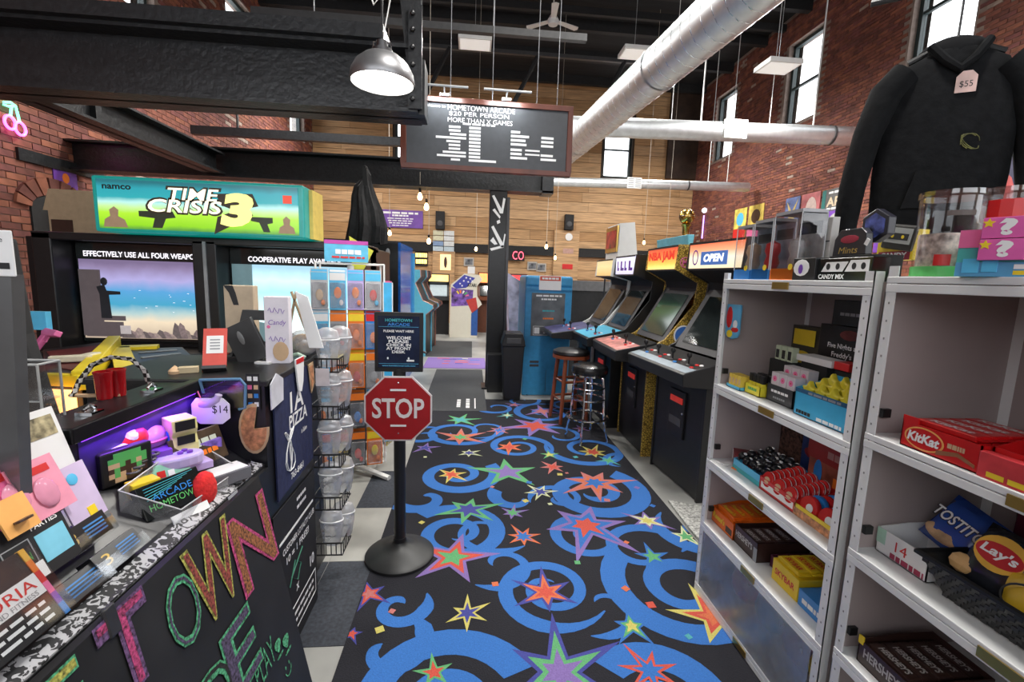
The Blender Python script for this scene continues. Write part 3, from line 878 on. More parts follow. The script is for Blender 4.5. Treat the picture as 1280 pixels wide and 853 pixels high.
# marquee, backlit
mq = ramp_screen('marquee_art', ((0, (.02, .16, .05)), (.12, (.25, .60, .01)), (.36, (.38, .72, .03)), (.48, (.50, .75, .30)), (.58, (.42, .75, .70)), (.68, (.02, .34, .38)), (.88, (.015, .30, .36)), (1., (.01, .14, .17))), lo=1.82, hi=2.17, emit=1.15)
b = MB().box(-.68, .83, -.16, .25, 1.79, 2.195).build('marquee_case', mat('marquee_case_teal', (.02, .22, .22), .3, var=.1, emit=.25, ecol=(.0, .55, .45)), r, bevel=.015)
MB().box(-.64, .79, -.168, -.16, 1.815, 2.17).build('marquee_art', mq, b)
inkb = mat('marquee_dark_outline', (.05, .035, .02), .4, var=0)
cream = mat('marquee_cream', (.85, .80, .62), .4, var=0, emit=.9, ecol=(1, .93, .68))
yel2 = mat('marquee_yellow', (.8, .75, .2), .4, var=0, emit=.9, ecol=(.92, .88, .28))
ftext(b, 'namco', ink, -.50, -.170, 2.115, .20, .032, bold=.03)
for s_, cx, cz, w, h, k in (('TIME', .03, 2.085, .36, .085, 0), ('CRISIS', -.03, 1.995, .52, .095, 0)):
    ftext(b, s_, inkb, cx, -.1705, cz, w + .035, h + .028, bold=.055, slant=.25)
    ftext(b, s_, cream, cx, -.172, cz, w, h, bold=.018, slant=.25)
t3 = MB(); t3.poly([(x, -.1712, z) for x, z in ((.20, 2.10), (.46, 2.11), (.50, 2.02), (.42, 2.0), (.46, 1.95), (.17, 1.80), (.20, 1.93), (.33, 1.98), (.22, 2.02))]); t3.build('numeral_outline', inkb, b)
ftext(b, '3', yel2, .35, -.1728, 1.985, .22, .25, bold=.06, slant=.2)
a = MB(); a.poly([(x, -.169, z) for x, z in ((-.36, 1.91), (-.36, 1.95), (-.12, 1.955), (-.10, 1.91), (-.17, 1.90), (-.20, 1.83), (-.27, 1.83), (-.25, 1.90))]); a.build('weapon_art', mat('marquee_dark_art', (.04, .05, .03), .4, emit=.08), b); a = MB(); a.poly([(x, -.169, z) for x, z in ((.44, 1.91), (.44, 1.94), (.60, 1.94), (.60, 1.90), (.56, 1.89), (.58, 1.83), (.53, 1.83), (.50, 1.90))])
a.build('weapon_art', mat('marquee_dark_art', (.04, .05, .03), .4, emit=.08), b)
a = MB(); a.poly([(x, -.169, z) for x, z in ((-.61, 1.825), (-.60, 1.88), (-.56, 1.905), (-.565, 1.95), (-.53, 1.975), (-.50, 1.95), (-.505, 1.905), (-.46, 1.88), (-.44, 1.825))]); a.build('figure_art', mat('marquee_tan_art', (.25, .17, .11), .4, emit=.3, ecol=(.5, .33, .2)), b); a = MB(); a.poly([(x, -.169, z) for x, z in ((.64, 1.825), (.65, 1.87), (.68, 1.89), (.675, 1.93), (.70, 1.955), (.73, 1.93), (.725, 1.89), (.755, 1.87), (.765, 1.825))])
a.build('figure_art', mat('marquee_tan_art', (.25, .17, .11), .4, emit=.3, ecol=(.5, .33, .2)), b)
MB().box(.68, .745, -.171, -.168, 2.05, 2.11).build('rating_square', mat('marquee_red', (.6, .05, .03), .4, emit=.5, ecol=(.9, .1, .05)), b)
MB().box(.832, .86, -.05, .2, 1.80, 2.18).build('marquee_end', mat('marquee_end_yellow', (.55, .42, .10), .4, emit=.3), b)
# gun consoles in front of the monitors
def quadprism(px4, z0, z1, zt=None):
    pts = [at(x, y, z=z1) for x, y in px4]
    return [(p.x + 2.13, p.y - 3.9) for p in pts]
cons = quadprism(((53, 436), (143, 425), (101, 471), (57, 469)), .5, 1.0)
MB().prism(cons, 'z', .55, .995).build('console', black, r, bevel=.008)
A_, B_, C_, D_ = [Vector((x, y, 1.0)) for x, y in cons]
def bar(a, b, w, h, z):
    d = (b - a).normalized(); n_ = Vector((-d.y, d.x, 0)) * w
    return [(a + n_)[:2], (b + n_)[:2], (b - n_)[:2], (a - n_)[:2]]
ylw = mat('yellow_console_edge', (.75, .58, .02), .4, var=.05)
m = MB(); m.prism(bar(B_, C_, .035, 0, 0), 'z', .93, 1.03); m.prism(bar(C_, D_, .02, 0, 0), 'z', .95, 1.01); m.build('console_edge', ylw, r, bevel=.006)
m = MB(); m.prism([(p[0], p[1]) for p in [(A_.lerp(C_, .12))[:2], (B_.lerp(C_, .15))[:2], (C_.lerp(A_, .2))[:2], (D_.lerp(B_, .15))[:2]]], 'z', .995, 1.0); m.build('console_print', mat('dark_red_console', (.10, .015, .015), .4), r)
gl = mat('console_lamp', (.9, .5, .2), .5, var=0, emit=3.0, ecol=(1, .42, .12))
n_ = (C_ - D_).normalized()
m = MB(); q = Vector((n_.y, -n_.x, 0)) * .03
m.prism([(D_ + q)[:2], (C_ + q)[:2], (C_ + q * 2)[:2], (D_ + q * 2)[:2]], 'z', .80, .94); m.build('console_light', gl, r)
m2 = quadprism(((150, 436), (228, 433), (262, 462), (170, 500)), .5, .97)
MB().prism(m2, 'z', .5, .965).build('console', black, r, bevel=.008)
E2 = [Vector((x, y, .97)) for x, y in m2]
m = MB(); m.prism(bar(E2[0], E2[3], .05, 0, 0), 'z', .95, .985); m.prism(bar(E2[0], E2[1].lerp(E2[0], .4), .05, 0, 0), 'z', .95, .985); m.build('console_edge', ylw, r)
m = MB()
for k in range(5):
    a0 = E2[0].lerp(E2[3], .15 + .15 * k); b0 = E2[1].lerp(E2[2], .15 + .15 * k)
    m.prism(bar(a0.lerp(b0, .25), a0.lerp(b0, .85), .012, 0, 0), 'z', .966, .972)
m.build('console_print', mat('console_pale_print', (.22, .24, .25), .4), r)
# light guns: pistol-shaped controllers
def gun(lab, loc, rz, mt, tilt=0.):
    g = thing('light_gun', lab, 'light gun', loc, group='light guns on the game console', rot=(tilt, 0, rz))
    MB().prism([(-.11, .02), (-.11, .055), (.06, .06), (.075, .04), (.05, .012), (-.02, .012)], 'y', -.018, .018).build('slide', mt, g, bevel=.006)
    MB().prism([(.0, .015), (.05, .02), (.085, -.075), (.035, -.085)], 'y', -.016, .016).build('grip', mt, g, bevel=.006)
    MB().tube([(-.02, 0, .012), (-.025, 0, -.022), (.012, 0, -.024)], .004, 6).build('trigger_guard', mt, g)
    return g
gun('pink plastic light gun hanging barrel down by the dark console', at(58, 423, y=2.95), 2.6, mat('pink_gun', (.70, .16, .38), .4), .5)
g_ = gun('cream plastic light gun lying on the dark game console', at(98, 452, z=1.0) + Vector((0, 0, .024)), .4, mat('cream_gun', (.62, .58, .44), .5)); g_.rotation_euler = (PI / 2, 0, .4)
tag(MB().box(-.05, .05, -.02, .02, 0, .11).build('holster_box', skyb, loc=at(51, 412, y=3.0)), 'blue holster box above the pink light gun', 'holster')

# ---------------------------------------------------------------- things on the left wall
neon_p = mat('pink_neon', (1, .2, .8), .3, var=0, emit=5, ecol=(1, .08, .62)); neon_g = mat('green_neon', (.2, 1, .5), .3, var=0, emit=4, ecol=(.10, 1, .45))
r = thing('neon_cherry_sign', 'pink and green neon cherry sign glowing on the left brick wall', 'neon sign', (XL + .06, 5.52, 2.98))
for dy, dz in ((-.065, 0), (.07, -.03)):
    MB().tube([(0, dy * .8 + .058 * math.cos(2 * PI * k / 20), dz + .066 * math.sin(2 * PI * k / 20)) for k in range(20)], .013, 6, closed=True).build('cherry', neon_p, r)
MB().tube([(0, -.04, .07), (0, -.015, .17), (0, .03, .19), (0, .055, .04)], .012, 6).build('stem', neon_g, r)
MB().tube([(0, .03, .19), (0, -.02, .21), (0, -.095, .185), (0, -.10, .16), (0, -.05, .16), (0, .01, .185)], .011, 6).build('leaf', neon_g, r)
r = tag(MB().box(XL, XL + .03, 5.56, 6.72, 2.63, 2.76).build('steel_lintel', steelblk), 'dark steel lintel set into the left brick wall under the neon cherries', 'lintel')
r = tag(MB().box(XL + .002, XL + .012, 5.98, 6.30, 2.42, 2.64).build('poster', purple), 'small purple and orange poster on the left brick wall', 'poster')
m = MB(); m.ball((0, 0, 0), (.002, .05, .06), 12); m.build('sun_print', orange, r, loc=(XL + .013, 6.14, 2.55))
r = thing('wall_niche', 'dark arched opening in the left brick wall under the purple poster', 'opening', (XL, 5.95, 0))
MB().prism([(-.30, 1.2), (.30, 1.2), (.30, 2.15)] + [(.30 * math.cos(a), 2.15 + .16 * math.sin(a)) for a in [PI * k / 8 for k in range(1, 8)]] + [(-.30, 2.15)], 'x', -.005, .02).build('opening', blackm, r)
for k in range(9):
    a0 = PI * k / 9 + .03; a1_ = PI * (k + 1) / 9 - .03
    MB().prism([(.31 * math.cos(a0), 2.15 + .17 * math.sin(a0)), (.48 * math.cos(a0), 2.17 + .34 * math.sin(a0)), (.48 * math.cos(a1_), 2.17 + .34 * math.sin(a1_)), (.31 * math.cos(a1_), 2.15 + .17 * math.sin(a1_))], 'x', 0, .035).build('brick', BR[k % 3], r)
r = thing('cardboard_box', 'open tan cardboard box standing on top of the shooting game', 'box', (-3.62, 4.6, 1.775))
MB().box(-.22, .34, 0, .4, 0, .26).build('carton', cardboard, r)
MB().prism([(-.26, .24), (.34, .22), (.34, .42), (-.20, .43)], 'y', -.002, .004).build('flap', cardboard, r)
MB().box(-.2, -.02, -.004, 0, .0, .16).build('hand_hole', brown, r)
def fold_cone():
    q = MB(); prof = [(.205, .42), (.19, .60), (.16, .78), (.125, .93), (.095, 1.04), (.06, 1.10), (.045, 1.17), (.02, 1.25)]; n = 28; vs = []; fs = []
    for i, (rr, z_) in enumerate(prof):
        for k in range(n):
            a = 2 * PI * k / n; f = 1 + .16 * math.sin(7 * a + .5 * i) + .06 * math.sin(3 * a)
            vs.append((rr * f * math.cos(a) + .02 * math.sin(i * 1.3), .7 * rr * f * math.sin(a), z_ + .015 * math.sin(7 * a)))
    for i in range(len(prof) - 1):
        for k in range(n): fs.append((i * n + k, i * n + (k + 1) % n, (i + 1) * n + (k + 1) % n, (i + 1) * n + k))
    fs.append([(len(prof) - 1) * n + k for k in range(n)])
    return q._add(vs, fs, 0)
r = thing('folded_umbrella', 'folded black patio umbrella standing behind the shooting game', 'umbrella', (-1.2, 5.35, 1.45))
fold_cone().build('canopy', mat('black_canvas', (.013, .013, .014), .8, var=.3, scale=25, bump=.4), r)
MB().tube([(0, 0, -1.43), (0, 0, .6)], .02, 8).build('pole', black, r); MB().lathe([(.2, -1.45), (.2, -1.40), (.04, -1.36), (0, -1.36)], 20).build('base', black, r)
MB().prism([(-.02, 1.24), (.035, 1.22), (.05, .8), (.02, .8)], 'y', -.06, -.03).build('strap', blackm, r)

# ================================================================== service counter
ctr = thing('service_counter', 'black service counter with a high back rail and end panel', 'counter', (0, 0, 0))
cblk = mat('counter_black_laminate', (.010, .010, .012), .35, var=.2)
MB().box(-1.08, -.70, .12, 1.59, 0, .86).build('base_cabinet', cblk, ctr)
MB().prism([(-.71, .86), (-.71, .872), (-.77, .885), (-.92, .99), (-.92, .86)], 'y', .12, 1.59).build('sloped_shelf', cblk, ctr)
MB().box(-1.05, -.925, .12, 1.59, .86, 1.165).build('back_rail', cblk, ctr)
MB().box(-.935, -.900, 1.08, 1.58, 1.135, 1.175).build('front_bar', mat('black_steel_bar', (.02, .02, .022), .3, .6), ctr, bevel=.004)
MB().box(-1.27, -.702, 1.592, 2.05, 0, 1.150).build('end_cabinet', cblk, ctr)
MB().box(-1.29, -.69, 1.588, 2.06, 1.150, 1.172).build('end_top', black, ctr, bevel=.004)
speck = bpy.data.materials.new('black_white_speckle'); speck.use_nodes = True
nt = speck.node_tree; bs = nt.nodes['Principled BSDF']; bs.inputs['Roughness'].default_value = .45
tc = nt.nodes.new('ShaderNodeTexCoord'); vn = nt.nodes.new('ShaderNodeTexNoise'); vn.inputs['Scale'].default_value = 55; vn.inputs['Detail'].default_value = 1.5; vn.inputs['Distortion'].default_value = 1.5
rp = nt.nodes.new('ShaderNodeValToRGB'); rp.color_ramp.interpolation = 'CONSTANT'; rp.color_ramp.elements[0].color = (.02, .02, .022, 1); rp.color_ramp.elements[1].position = .5; rp.color_ramp.elements[1].color = (.42, .42, .44, 1)
nt.links.new(tc.outputs['Object'], vn.inputs['Vector']); nt.links.new(vn.outputs['Fac'], rp.inputs['Fac']); nt.links.new(rp.outputs['Color'], bs.inputs['Base Color'])
MB().prism([(-.712, .8725), (-.712, .876), (-.752, .8872), (-.752, .882)], 'y', .12, 1.58).build('patterned_edging', speck, ctr)
led = mat('violet_led_strip', (.4, .1, 1), .4, var=0, emit=3.5, ecol=(.25, .04, 1))
MB().box(-.924, -.914, 1.12, 1.57, 1.129, 1.1345).build('led_strip', led, ctr)
area_light('led_strip_lamp', (-.905, 1.345, 1.118), (math.radians(0), math.radians(-12), 0), .02, .44, .55, (.30, .06, 1))
for y in (1.22, 1.45):
    m = MB(); m.box(-.99, -.95, y - .02, y + .02, 1.166, 1.175); m.tube([(-.97, y - .018, 1.18), (-.97, y, 1.192), (-.97, y + .018, 1.18)], .005, 6); m.build('wing_latch', chrome, ctr)
# violet tray back
MB().box(-.9245, -.9235, 1.12, 1.585, .985, 1.125).build('lit_back_panel', mat('violet_back_panel', (.035, .02, .10), .5), ctr)

# chalkboard leaning on the counter front
PT = Vector((-.695, 0, .882)); PB = Vector((-.525, 0, .0))
upv = (PT - PB).normalized(); nrm = Vector((upv.z, 0, -upv.x))
chp = (nrm, nrm.dot(PT + nrm * .024))
cbd = thing('chalkboard_sign', 'big leaning chalkboard with rainbow hand-lettering on the counter front', 'chalkboard', (0, 0, 0))
chk = mat('chalkboard_black', (.012, .012, .013), .6, var=.6, scale=4)
m = MB()
def cpt(y, u, off): return PB + upv * u + nrm * off + Vector((0, y, 0))
HH = (PT - PB).length
vs = [cpt(y, u, o) for o in (0, .022) for (y, u) in ((.10, 0), (1.46, 0), (1.46, HH), (.10, HH))]
m._add(vs, [(0, 1, 2, 3), (4, 5, 6, 7), (0, 1, 5, 4), (1, 2, 6, 5), (2, 3, 7, 6), (3, 0, 4, 7)], 0)
m.build('board', chk, cbd)
mt = [mat('chalk_' + n, c, .9, var=.85, scale=140) for n, c in (('pink', (.34, .04, .13)), ('purple', (.10, .05, .13)), ('green', (.06, .28, .14)), ('yellow', (.30, .29, .06)), ('red', (.20, .04, .03)), ('orange', (.22, .08, .03)), ('violetdark', (.06, .045, .09)), ('black', (.012, .012, .013)))]
def chalk(s_, x0, y0, x1, y1, outer, inner, b0=.03, b1=-.01, tilt=0):
    c = at((x0 + x1) / 2, (y0 + y1) / 2, plane=chp)
    l = at(x0, (y0 + y1) / 2 + (x1 - x0) * .40, plane=chp); rr = at(x1, (y0 + y1) / 2 - (x1 - x0) * .40, plane=chp)
    t_ = at((x0 + x1) / 2, y0, plane=chp); b_ = at((x0 + x1) / 2, y1, plane=chp)
    w = abs(rr.y - l.y) * .9; h = abs((t_ - b_).dot(upv))
    r_ = Vector((0, 1, 0)) + upv * tilt
    text(cbd, s_, mt[outer], c + nrm * .0010, r_, upv, w, h, bold=b0, name='chalk_letter')
    if inner is not None:
        text(cbd, s_, mt[inner], c + nrm * .0018, r_, upv, w * .90, h * .93, bold=b1, name='chalk_fill')
chalk('T', 128, 742, 198, 872, 1, 0, .04, -.01)
chalk('O', 208, 708, 252, 818, 2, 6, .0, -.03)
chalk('W', 236, 652, 300, 776, 3, 4, .03, .0)
chalk('N', 292, 618, 344, 734, 0, 5, .03, 0)
chalk('E', 280, 758, 326, 870, 2, 6, .03, 0)
chalk('D', 252, 818, 296, 912, 2, 7, .03, -.02)
chalk('E', 62, 822, 112, 935, 2, 3, .03, 0)
chalk('A', 218, 848, 250, 930, 0, 4, .03, -.01)
chalk('PLAY', 316, 806, 346, 850, 2, None, -.01)
chalk('!', 343, 796, 353, 826, 2, None, -.005)
chalk('!', 353, 790, 363, 820, 2, None, -.005)
sm = MB(); c0 = at(360, 836, plane=chp) + nrm * .001
ring(sm, c0, (0, 1, 0), upv, .001, .001, 0)
sm = MB()
for dy in (-.012, .012):
    disc(sm, c0 + Vector((0, dy, 0)) + upv * .012, (0, 1, 0), upv, .004, .006, 8)
for k in range(8):
    a0 = PI + PI * k / 8; a1_ = PI + PI * (k + 1) / 8
    P_ = lambda a, q: c0 + Vector((0, q * math.cos(a), 0)) + upv * (q * math.sin(a))
    sm.poly([P_(a0, .022), P_(a1_, .022), P_(a1_, .018), P_(a0, .018)])
sm.build('chalk_smile', mt[2], cbd)
m = MB(); h0 = at(139, 776, plane=chp); m.box(-.004, .004, -.014, .014, -.03, .03)
m.build('hinge', mat('grey_hinge', (.10, .10, .105), .4, .8), cbd, loc=h0, rot=(0, -.19, 0), bevel=.003)
h1 = at(291, 619, plane=chp); MB().box(-.0005, .0008, -.025, .025, -.004, .004).build('maker_plate', grey, cbd, loc=h1, rot=(0, -.19, 0))

# end panel: T-shirt, posters and pizza cut-outs
XP = -.6985
def sidetext(par, s_, px, py, w, h, m_, **k):
    p = at(px, py, x=XP + .004)
    return text(par, s_, m_, p, (0, 1, 0), (0, 0, 1), w, h, **k)
r = thing('printed_tshirt', 'navy T-shirt with white pizza-shop print pinned to the counter end', 'T-shirt', (XP, 1.83, .70))
m = MB(); m.prism([(-.185, .0), (.185, .02), (.19, .36), (.205, .46), (.10, .465), (.03, .45), (-.05, .455), (-.13, .46), (-.20, .44), (-.19, .34)], 'x', 0, .006); m.build('fabric', mat('navy_jersey', (.012, .018, .07), .85, var=.2, scale=40, bump=.2), r)
for s_, y, z, w, h in (('1A', .02, .338, .14, .085), ('PIZZA', .03, .262, .19, .055), ('763-8461', .0, .045, .13, .028), ('in Salem', .085, .19, .06, .02)):
    text(r, s_, inkw, (.007, y, z), (0, 1, 0), (0, 0, 1), w, h, bold=.02)
m = MB(); rng = random.Random(2)
pts = [(-.07 + .05 * math.sin(t * 1.7) * math.cos(t * .31), .155 + .085 * math.sin(t * 1.13 + .4)) for t in [k * .4 for k in range(46)]]
m.tube([(.0075, y, z) for y, z in pts], .0022, 4); m.build('line_drawing', inkw, r)
r = tag(MB().prism([(-.05, 0), (.05, .01), (.055, .09), (.0, .12), (-.05, .09)], 'x', 0, .004).build('price_card', mat('pale_tag', (.6, .6, .66), .7), loc=at(346, 508, x=XP + .012)), 'white many-sided price card pinned to the navy T-shirt', 'tag')
r = tag(MB().prism([(-.045, .10), (.045, .10), (.03, 0), (.01, -.04), (-.02, -.03), (-.03, .01)], 'x', 0, .006).build('paper_tag', paper, loc=at(374, 478, x=XP + .012)), 'red topped white paper tag at the upper right of the navy T-shirt', 'tag')
MB().box(.006, .007, -.04, .04, .08, .10).build('red_band', red, r)
piz = mat('pizza_print', (.50, .22, .10), .6, var=.5, scale=60); crust = mat('pizza_crust', (.55, .38, .22), .7, var=.2)
r = thing('pizza_cutout', 'round pepperoni pizza cut-out with a missing slice on the black counter end', 'cutout', at(318, 536, y=1.587), rot=(PI / 2, 0, 0))
sl = [(.05 * math.cos(a), .09 * math.sin(a)) for a in [math.radians(75 + k * 17) for k in range(18)]] + [(0, 0)]
MB().prism(sl, 'z', 0, .004).build('crust', crust, r)
MB().prism([(x * .85, y * .88) for x, y in sl], 'z', .004, .005).build('topping', piz, r)
r = thing('pizza_cutout', 'small pizza-slice shaped cut-out at the upper right of the T-shirt', 'cutout', at(388, 472, x=XP + .01))
MB().prism([(-.03, .06), (.03, .065), (.04, -.03), (.0, -.07)], 'x', 0, .004).build('crust', crust, r)
MB().prism([(-.022, .05), (.022, .052), (.03, -.02), (.0, -.055)], 'x', .004, .005).build('topping', piz, r)
r = thing('loyalty_poster', 'black customer loyalty poster with white text low on the counter end', 'poster', (XP, 0, 0))
MB().box(0, .003, 1.60, 2.03, .06, .66).build('sheet', ink, r)
for s_, y, z, w, h in (('CUSTOMER LOYALTY CLUB', 1.84, .475, .34, .026), ('10 = 1 FREE!', 1.82, .425, .24, .03), ('10', 1.97, .26, .05, .05), ('x', 1.80, .25, .03, .03)):
    text(r, s_, inkw, (.0036, y, z), (0, 1, 0), (0, 0, 1), w, h, bold=.02)
MB().box(.003, .0045, 1.64, 2.0, .52, .53).build('white_rule', inkw, r)
m = MB()
for q in ((1.70, 1.95, .30, .31), (1.70, 1.95, .39, .395)): pass
m.tube([(.004, 1.72, .30), (.004, 1.78, .38), (.004, 1.84, .33), (.004, 1.80, .28), (.004, 1.74, .33), (.004, 1.86, .39)], .003, 4); m.build('neon_drawing', mat('dim_neon_print', (.05, .22, .14), .5), r)
m = MB(); m.box(.003, .0042, 1.72, 2.01, .075, .08); m.box(.003, .0042, 1.72, 2.01, .185, .19); m.box(.003, .0042, 1.72, 1.725, .075, .19); m.box(.003, .0042, 2.005, 2.01, .075, .19); m.build('print_frame', inkw, r)
for k, z in enumerate((.15, .115, .585, .62)): marks(r, inkw, (.0036, 1.87, z), (0, 1, 0), (0, 0, 1), .22 if k < 2 else .10, .014, k)
r = thing('sticker_strip', 'strip of small white emoji stickers at the top corner of the counter end', 'stickers', at(316, 478, y=1.588))
MB().box(-.022, .022, -.002, 0, -.10, .03).build('backing', ink, r)
for k in range(4):
    for x in (-.01, .01):
        MB().box(x - .007, x + .007, -.003, -.002, .005 - k * .03, .02 - k * .03).build('sticker', (paper, pink, tan, blue)[(k + (x > 0)) % 4] if k else paper, r)
r = thing('plastic_case', 'clear blue-edged plastic case hanging at the corner of the counter', 'case', at(278, 492, y=1.57))
m = MB(); m.tube([(-.07, 0, .045), (.06, 0, .05), (.075, 0, .03), (.07, 0, -.05), (.05, 0, -.055)], .005, 6); m.tube([(-.07, 0, .045), (-.06, 0, .0)], .005, 6); m.build('rim', mat('blue_clear_edge', (.12, .25, .40), .2, var=.1), r)
MB().box(-.065, .068, -.004, .012, -.05, .045).build('shell', clear, r)
r = thing('hook_knob', 'violet lit round hook knob above the octagon price tag', 'hook', at(268, 500, y=1.56))
m = MB(); m.tube([(-.04, 0, -.015), (-.01, -.01, -.01), (.015, -.01, .005), (.02, -.01, .02)], [.016, .014, .012, .011], 10); m.build('knob', mat('lilac_knob', (.5, .42, .62), .3), r, smooth=True)
r = thing('price_tag', 'large white octagonal price tag tinted violet, handwritten $14', 'tag', at(264, 514, y=1.55))
o8 = [(-.045, .055), (.04, .055), (.06, .03), (.06, -.03), (.035, -.055), (-.035, -.055), (-.06, -.03), (-.06, .03)]
o8 = [(x, z * .8) for x, z in o8]
MB().prism(o8, 'y', -.003, 0).build('card', paper, r)
ftext(r, '$14', ink, .03, -.0036, .005, .05, .03)
MB().tube([(-.03, -.002, .045), (-.045, .01, .065)], .002, 5).build('string', pink, r)
# ================================================================== goods on the sloped counter shelf
SL = (Vector((.573, 0, .82)).normalized(), 0)   # slope of the shelf: rises towards the back rail
_p0 = Vector((-.77, 0, .885)); SL = (SL[0], SL[0].dot(_p0))
def onshelf(px, py): return at(px, py, plane=SL)
TILT = math.atan2(.573, .82)
def box_thing(name, lab, cat, loc, size, m, rz=PI / 2, group=None, tiltx=0., bevel=.002, rot=None):
    """printed carton: local front -y, origin at centre of base"""
    r = thing(name, lab, cat, loc, rz, group, rot=rot if rot is not None else (tiltx, 0, rz))
    w, d, h = size
    MB().box(-w / 2, w / 2, -d / 2, d / 2, 0, h).build('carton', m, r, bevel=bevel)
    return r
# clear plastic tray holding most of the small goods
r = thing('clear_tray', 'clear plastic tray full of small toys on the counter slope', 'tray', (0, 0, 0))
m = MB()
c4 = [onshelf(150, 640), onshelf(228, 662), onshelf(302, 606), onshelf(240, 570)]
up3 = Vector((0, 0, .055))
for i in range(4):
    a, b = c4[i], c4[(i + 1) % 4]
    m.poly([a, b, b + up3, a + up3])
m.build('wall', blister, r)
m = MB()
for i in range(4): m.tube([c4[i] + up3, c4[(i + 1) % 4] + up3], .002, 5)
m.build('rim', mat('tray_rim', (.5, .5, .52), .2), r)
def rot_on(rz, k=1.): return (0, 0, rz)
r = thing('mushroom_tin', 'red domed tin with one large white spot among the counter toys', 'tin', onshelf(155, 572) + Vector((0, 0, .01)))
MB().lathe([(.034, 0), (.05, .014), (.05, .024), (.04, .042), (.018, .052), (0, .053)], 24, sx=.8, sy=1.15).build('cap', red, r, smooth=True)
MB().lathe([(.03, -.012), (.034, 0)], 20, sx=.8, sy=1.1).build('base', white, r)
MB(Matrix.Translation((.026, -.012, .040)) @ Matrix.Rotation(.8, 4, 'Y')).lathe([(.017, 0), (.012, .005), (0, .006)], 14).build('spot', white, r)
for k, (px, py, lab) in enumerate(((187, 565, 'clear pink capsule ball next to the red tin'), (203, 552, 'clear magenta capsule ball nearest the back rail'))):
    r = thing('capsule_ball', lab, 'capsule', onshelf(px, py) + Vector((0, 0, .03)), group='pink capsules')
    MB().ball((0, 0, 0), (.036, .045, .03), 16).build('shell', mat('pink_capsule_%d' % k, ((.75, .35, .75), (.85, .15, .65))[k], .15, trans=.3), r, smooth=True)
    MB().tube([(.037 * math.cos(2 * PI * j / 20), .046 * math.sin(2 * PI * j / 20), 0) for j in range(20)], .003, 5, closed=True).build('rim', pink, r)
r = tag(MB().tube([(0, -.045, 0), (0, -.04, .003), (0, .04, .003), (0, .045, 0)], [.006, .013, .013, .006], 10).build('crayon_tube', yellow, smooth=True, loc=onshelf(142, 577) + Vector((0, 0, .02)), rot=(0, 0, .5)), 'fat yellow tube lying left of the red tin', 'tube')
r = box_thing('print_card', 'white card box with a small red print beside the yellow tube', 'card box', onshelf(118, 590), (.10, .06, .035), paper, 1.2)
m = MB(); m.box(-.03, .02, -.02, .015, .0352, .0358); m.build('print', red, r)
r = thing('mini_arcade_toy', 'tiny yellow toy arcade cabinet with a printed side', 'toy', onshelf(228, 577), .9)
MB().prism([(-.03, 0), (-.03, .04), (-.022, .06), (-.03, .075), (-.026, .10), (.03, .10), (.03, 0)], 'x', -.026, .026).build('cabinet', mat('pale_yellow_toy', (.72, .66, .28), .4), r, bevel=.002)
m = MB(); m.box(-.02, .02, -.031, -.029, .075, .098); m.box(-.018, .018, -.0315, -.029, .042, .062); m.build('screen', black, r)
m = MB(); m.ball((-.027, .0, .055), (.001, .014, .018), 10); m.ball((-.027, .005, .03), (.001, .012, .01), 10); m.build('side_print', (blue), r)
r = thing('controller_tin', 'lilac game-controller shaped tin in the tray', 'tin', onshelf(212, 592) + Vector((0, 0, .008)), .55)
MB().prism([(.065 * math.cos(t) * (1 if abs(math.cos(t)) < .8 else 1.02), .038 * math.sin(t)) for t in [2 * PI * k / 20 for k in range(20)]], 'z', 0, .028).build('body', mat('lilac_plastic', (.50, .42, .72), .35), r, bevel=.006)
for x, y in ((-.035, 0), (.03, .008), (.04, -.006), (.022, -.006)):
    MB().lathe([(.006, .028), (.006, .033), (0, .034)], 10, (x, y, 0)).build('button', purple, r)
def slope_boxes(rows):
    for nm, lab, cat, px, py, sz, m_, rz in rows:
        box_thing(nm, lab, cat, onshelf(px, py), sz, m_, rz)
slope_boxes((('toy_box', 'flat violet box between the capsules and the lilac tin', 'box', 186, 580, (.08, .05, .022), purple, .8),
             ('toy_box', 'violet patterned box right of the toy arcade cabinet', 'box', 252, 574, (.075, .05, .04), mat('violet_pattern', (.20, .12, .50), .4, var=.5, scale=60), 1.1),
             ('toy_box', 'flat lilac and white box in the middle of the tray', 'box', 232, 594, (.10, .05, .018), lilac, .9),
             ('toy_box', 'yellow box with a pale lid at the front of the tray', 'box', 180, 624, (.05, .035, .032), yellow, 1.0)))
r = box_thing('tin_box', 'dark tin with a blocky green and tan picture leaning on the tray', 'tin', onshelf(158, 606), (.095, .022, .072), black, 1.15, bevel=.004)
m = MB(); rng = random.Random(8)
for i in range(7):
    for j in range(6):
        c = 0 if j >= 4 else rng.choice((0, 1, 1, 2))
        if (i, j) in ((0, 0), (6, 0), (0, 5), (6, 5)): continue
        m.box(-.035 + i * .010, -.025 + i * .010, -.0116, -.0110, .006 + j * .010, .016 + j * .010, c)
m.build('block_print', [green, tan, brown], r)
r = thing('clip_strip', 'tangle of black clips and chain beside the dark tin', 'clips', onshelf(176, 604))
for k in range(6):
    MB().tube([(.012 * math.cos(t), .012 * math.sin(t) - .02 + .012 * k, .025 + .007 * (k % 3)) for t in [2 * PI * j / 10 for j in range(10)]], .003, 5, closed=True).build('ring', dgrey, r)
r = box_thing('toy_card', 'mint green card with small coloured shapes in the tray', 'card', onshelf(212, 610), (.085, .02, .045), mat('mint_card', (.25, .55, .42), .5), .9, tiltx=-.5)
m = MB(); m.box(-.02, -.005, -.011, -.0102, .015, .03, 0); m.box(.0, .012, -.011, -.0102, .015, .028, 1); m.build('print', [red, paper], r)
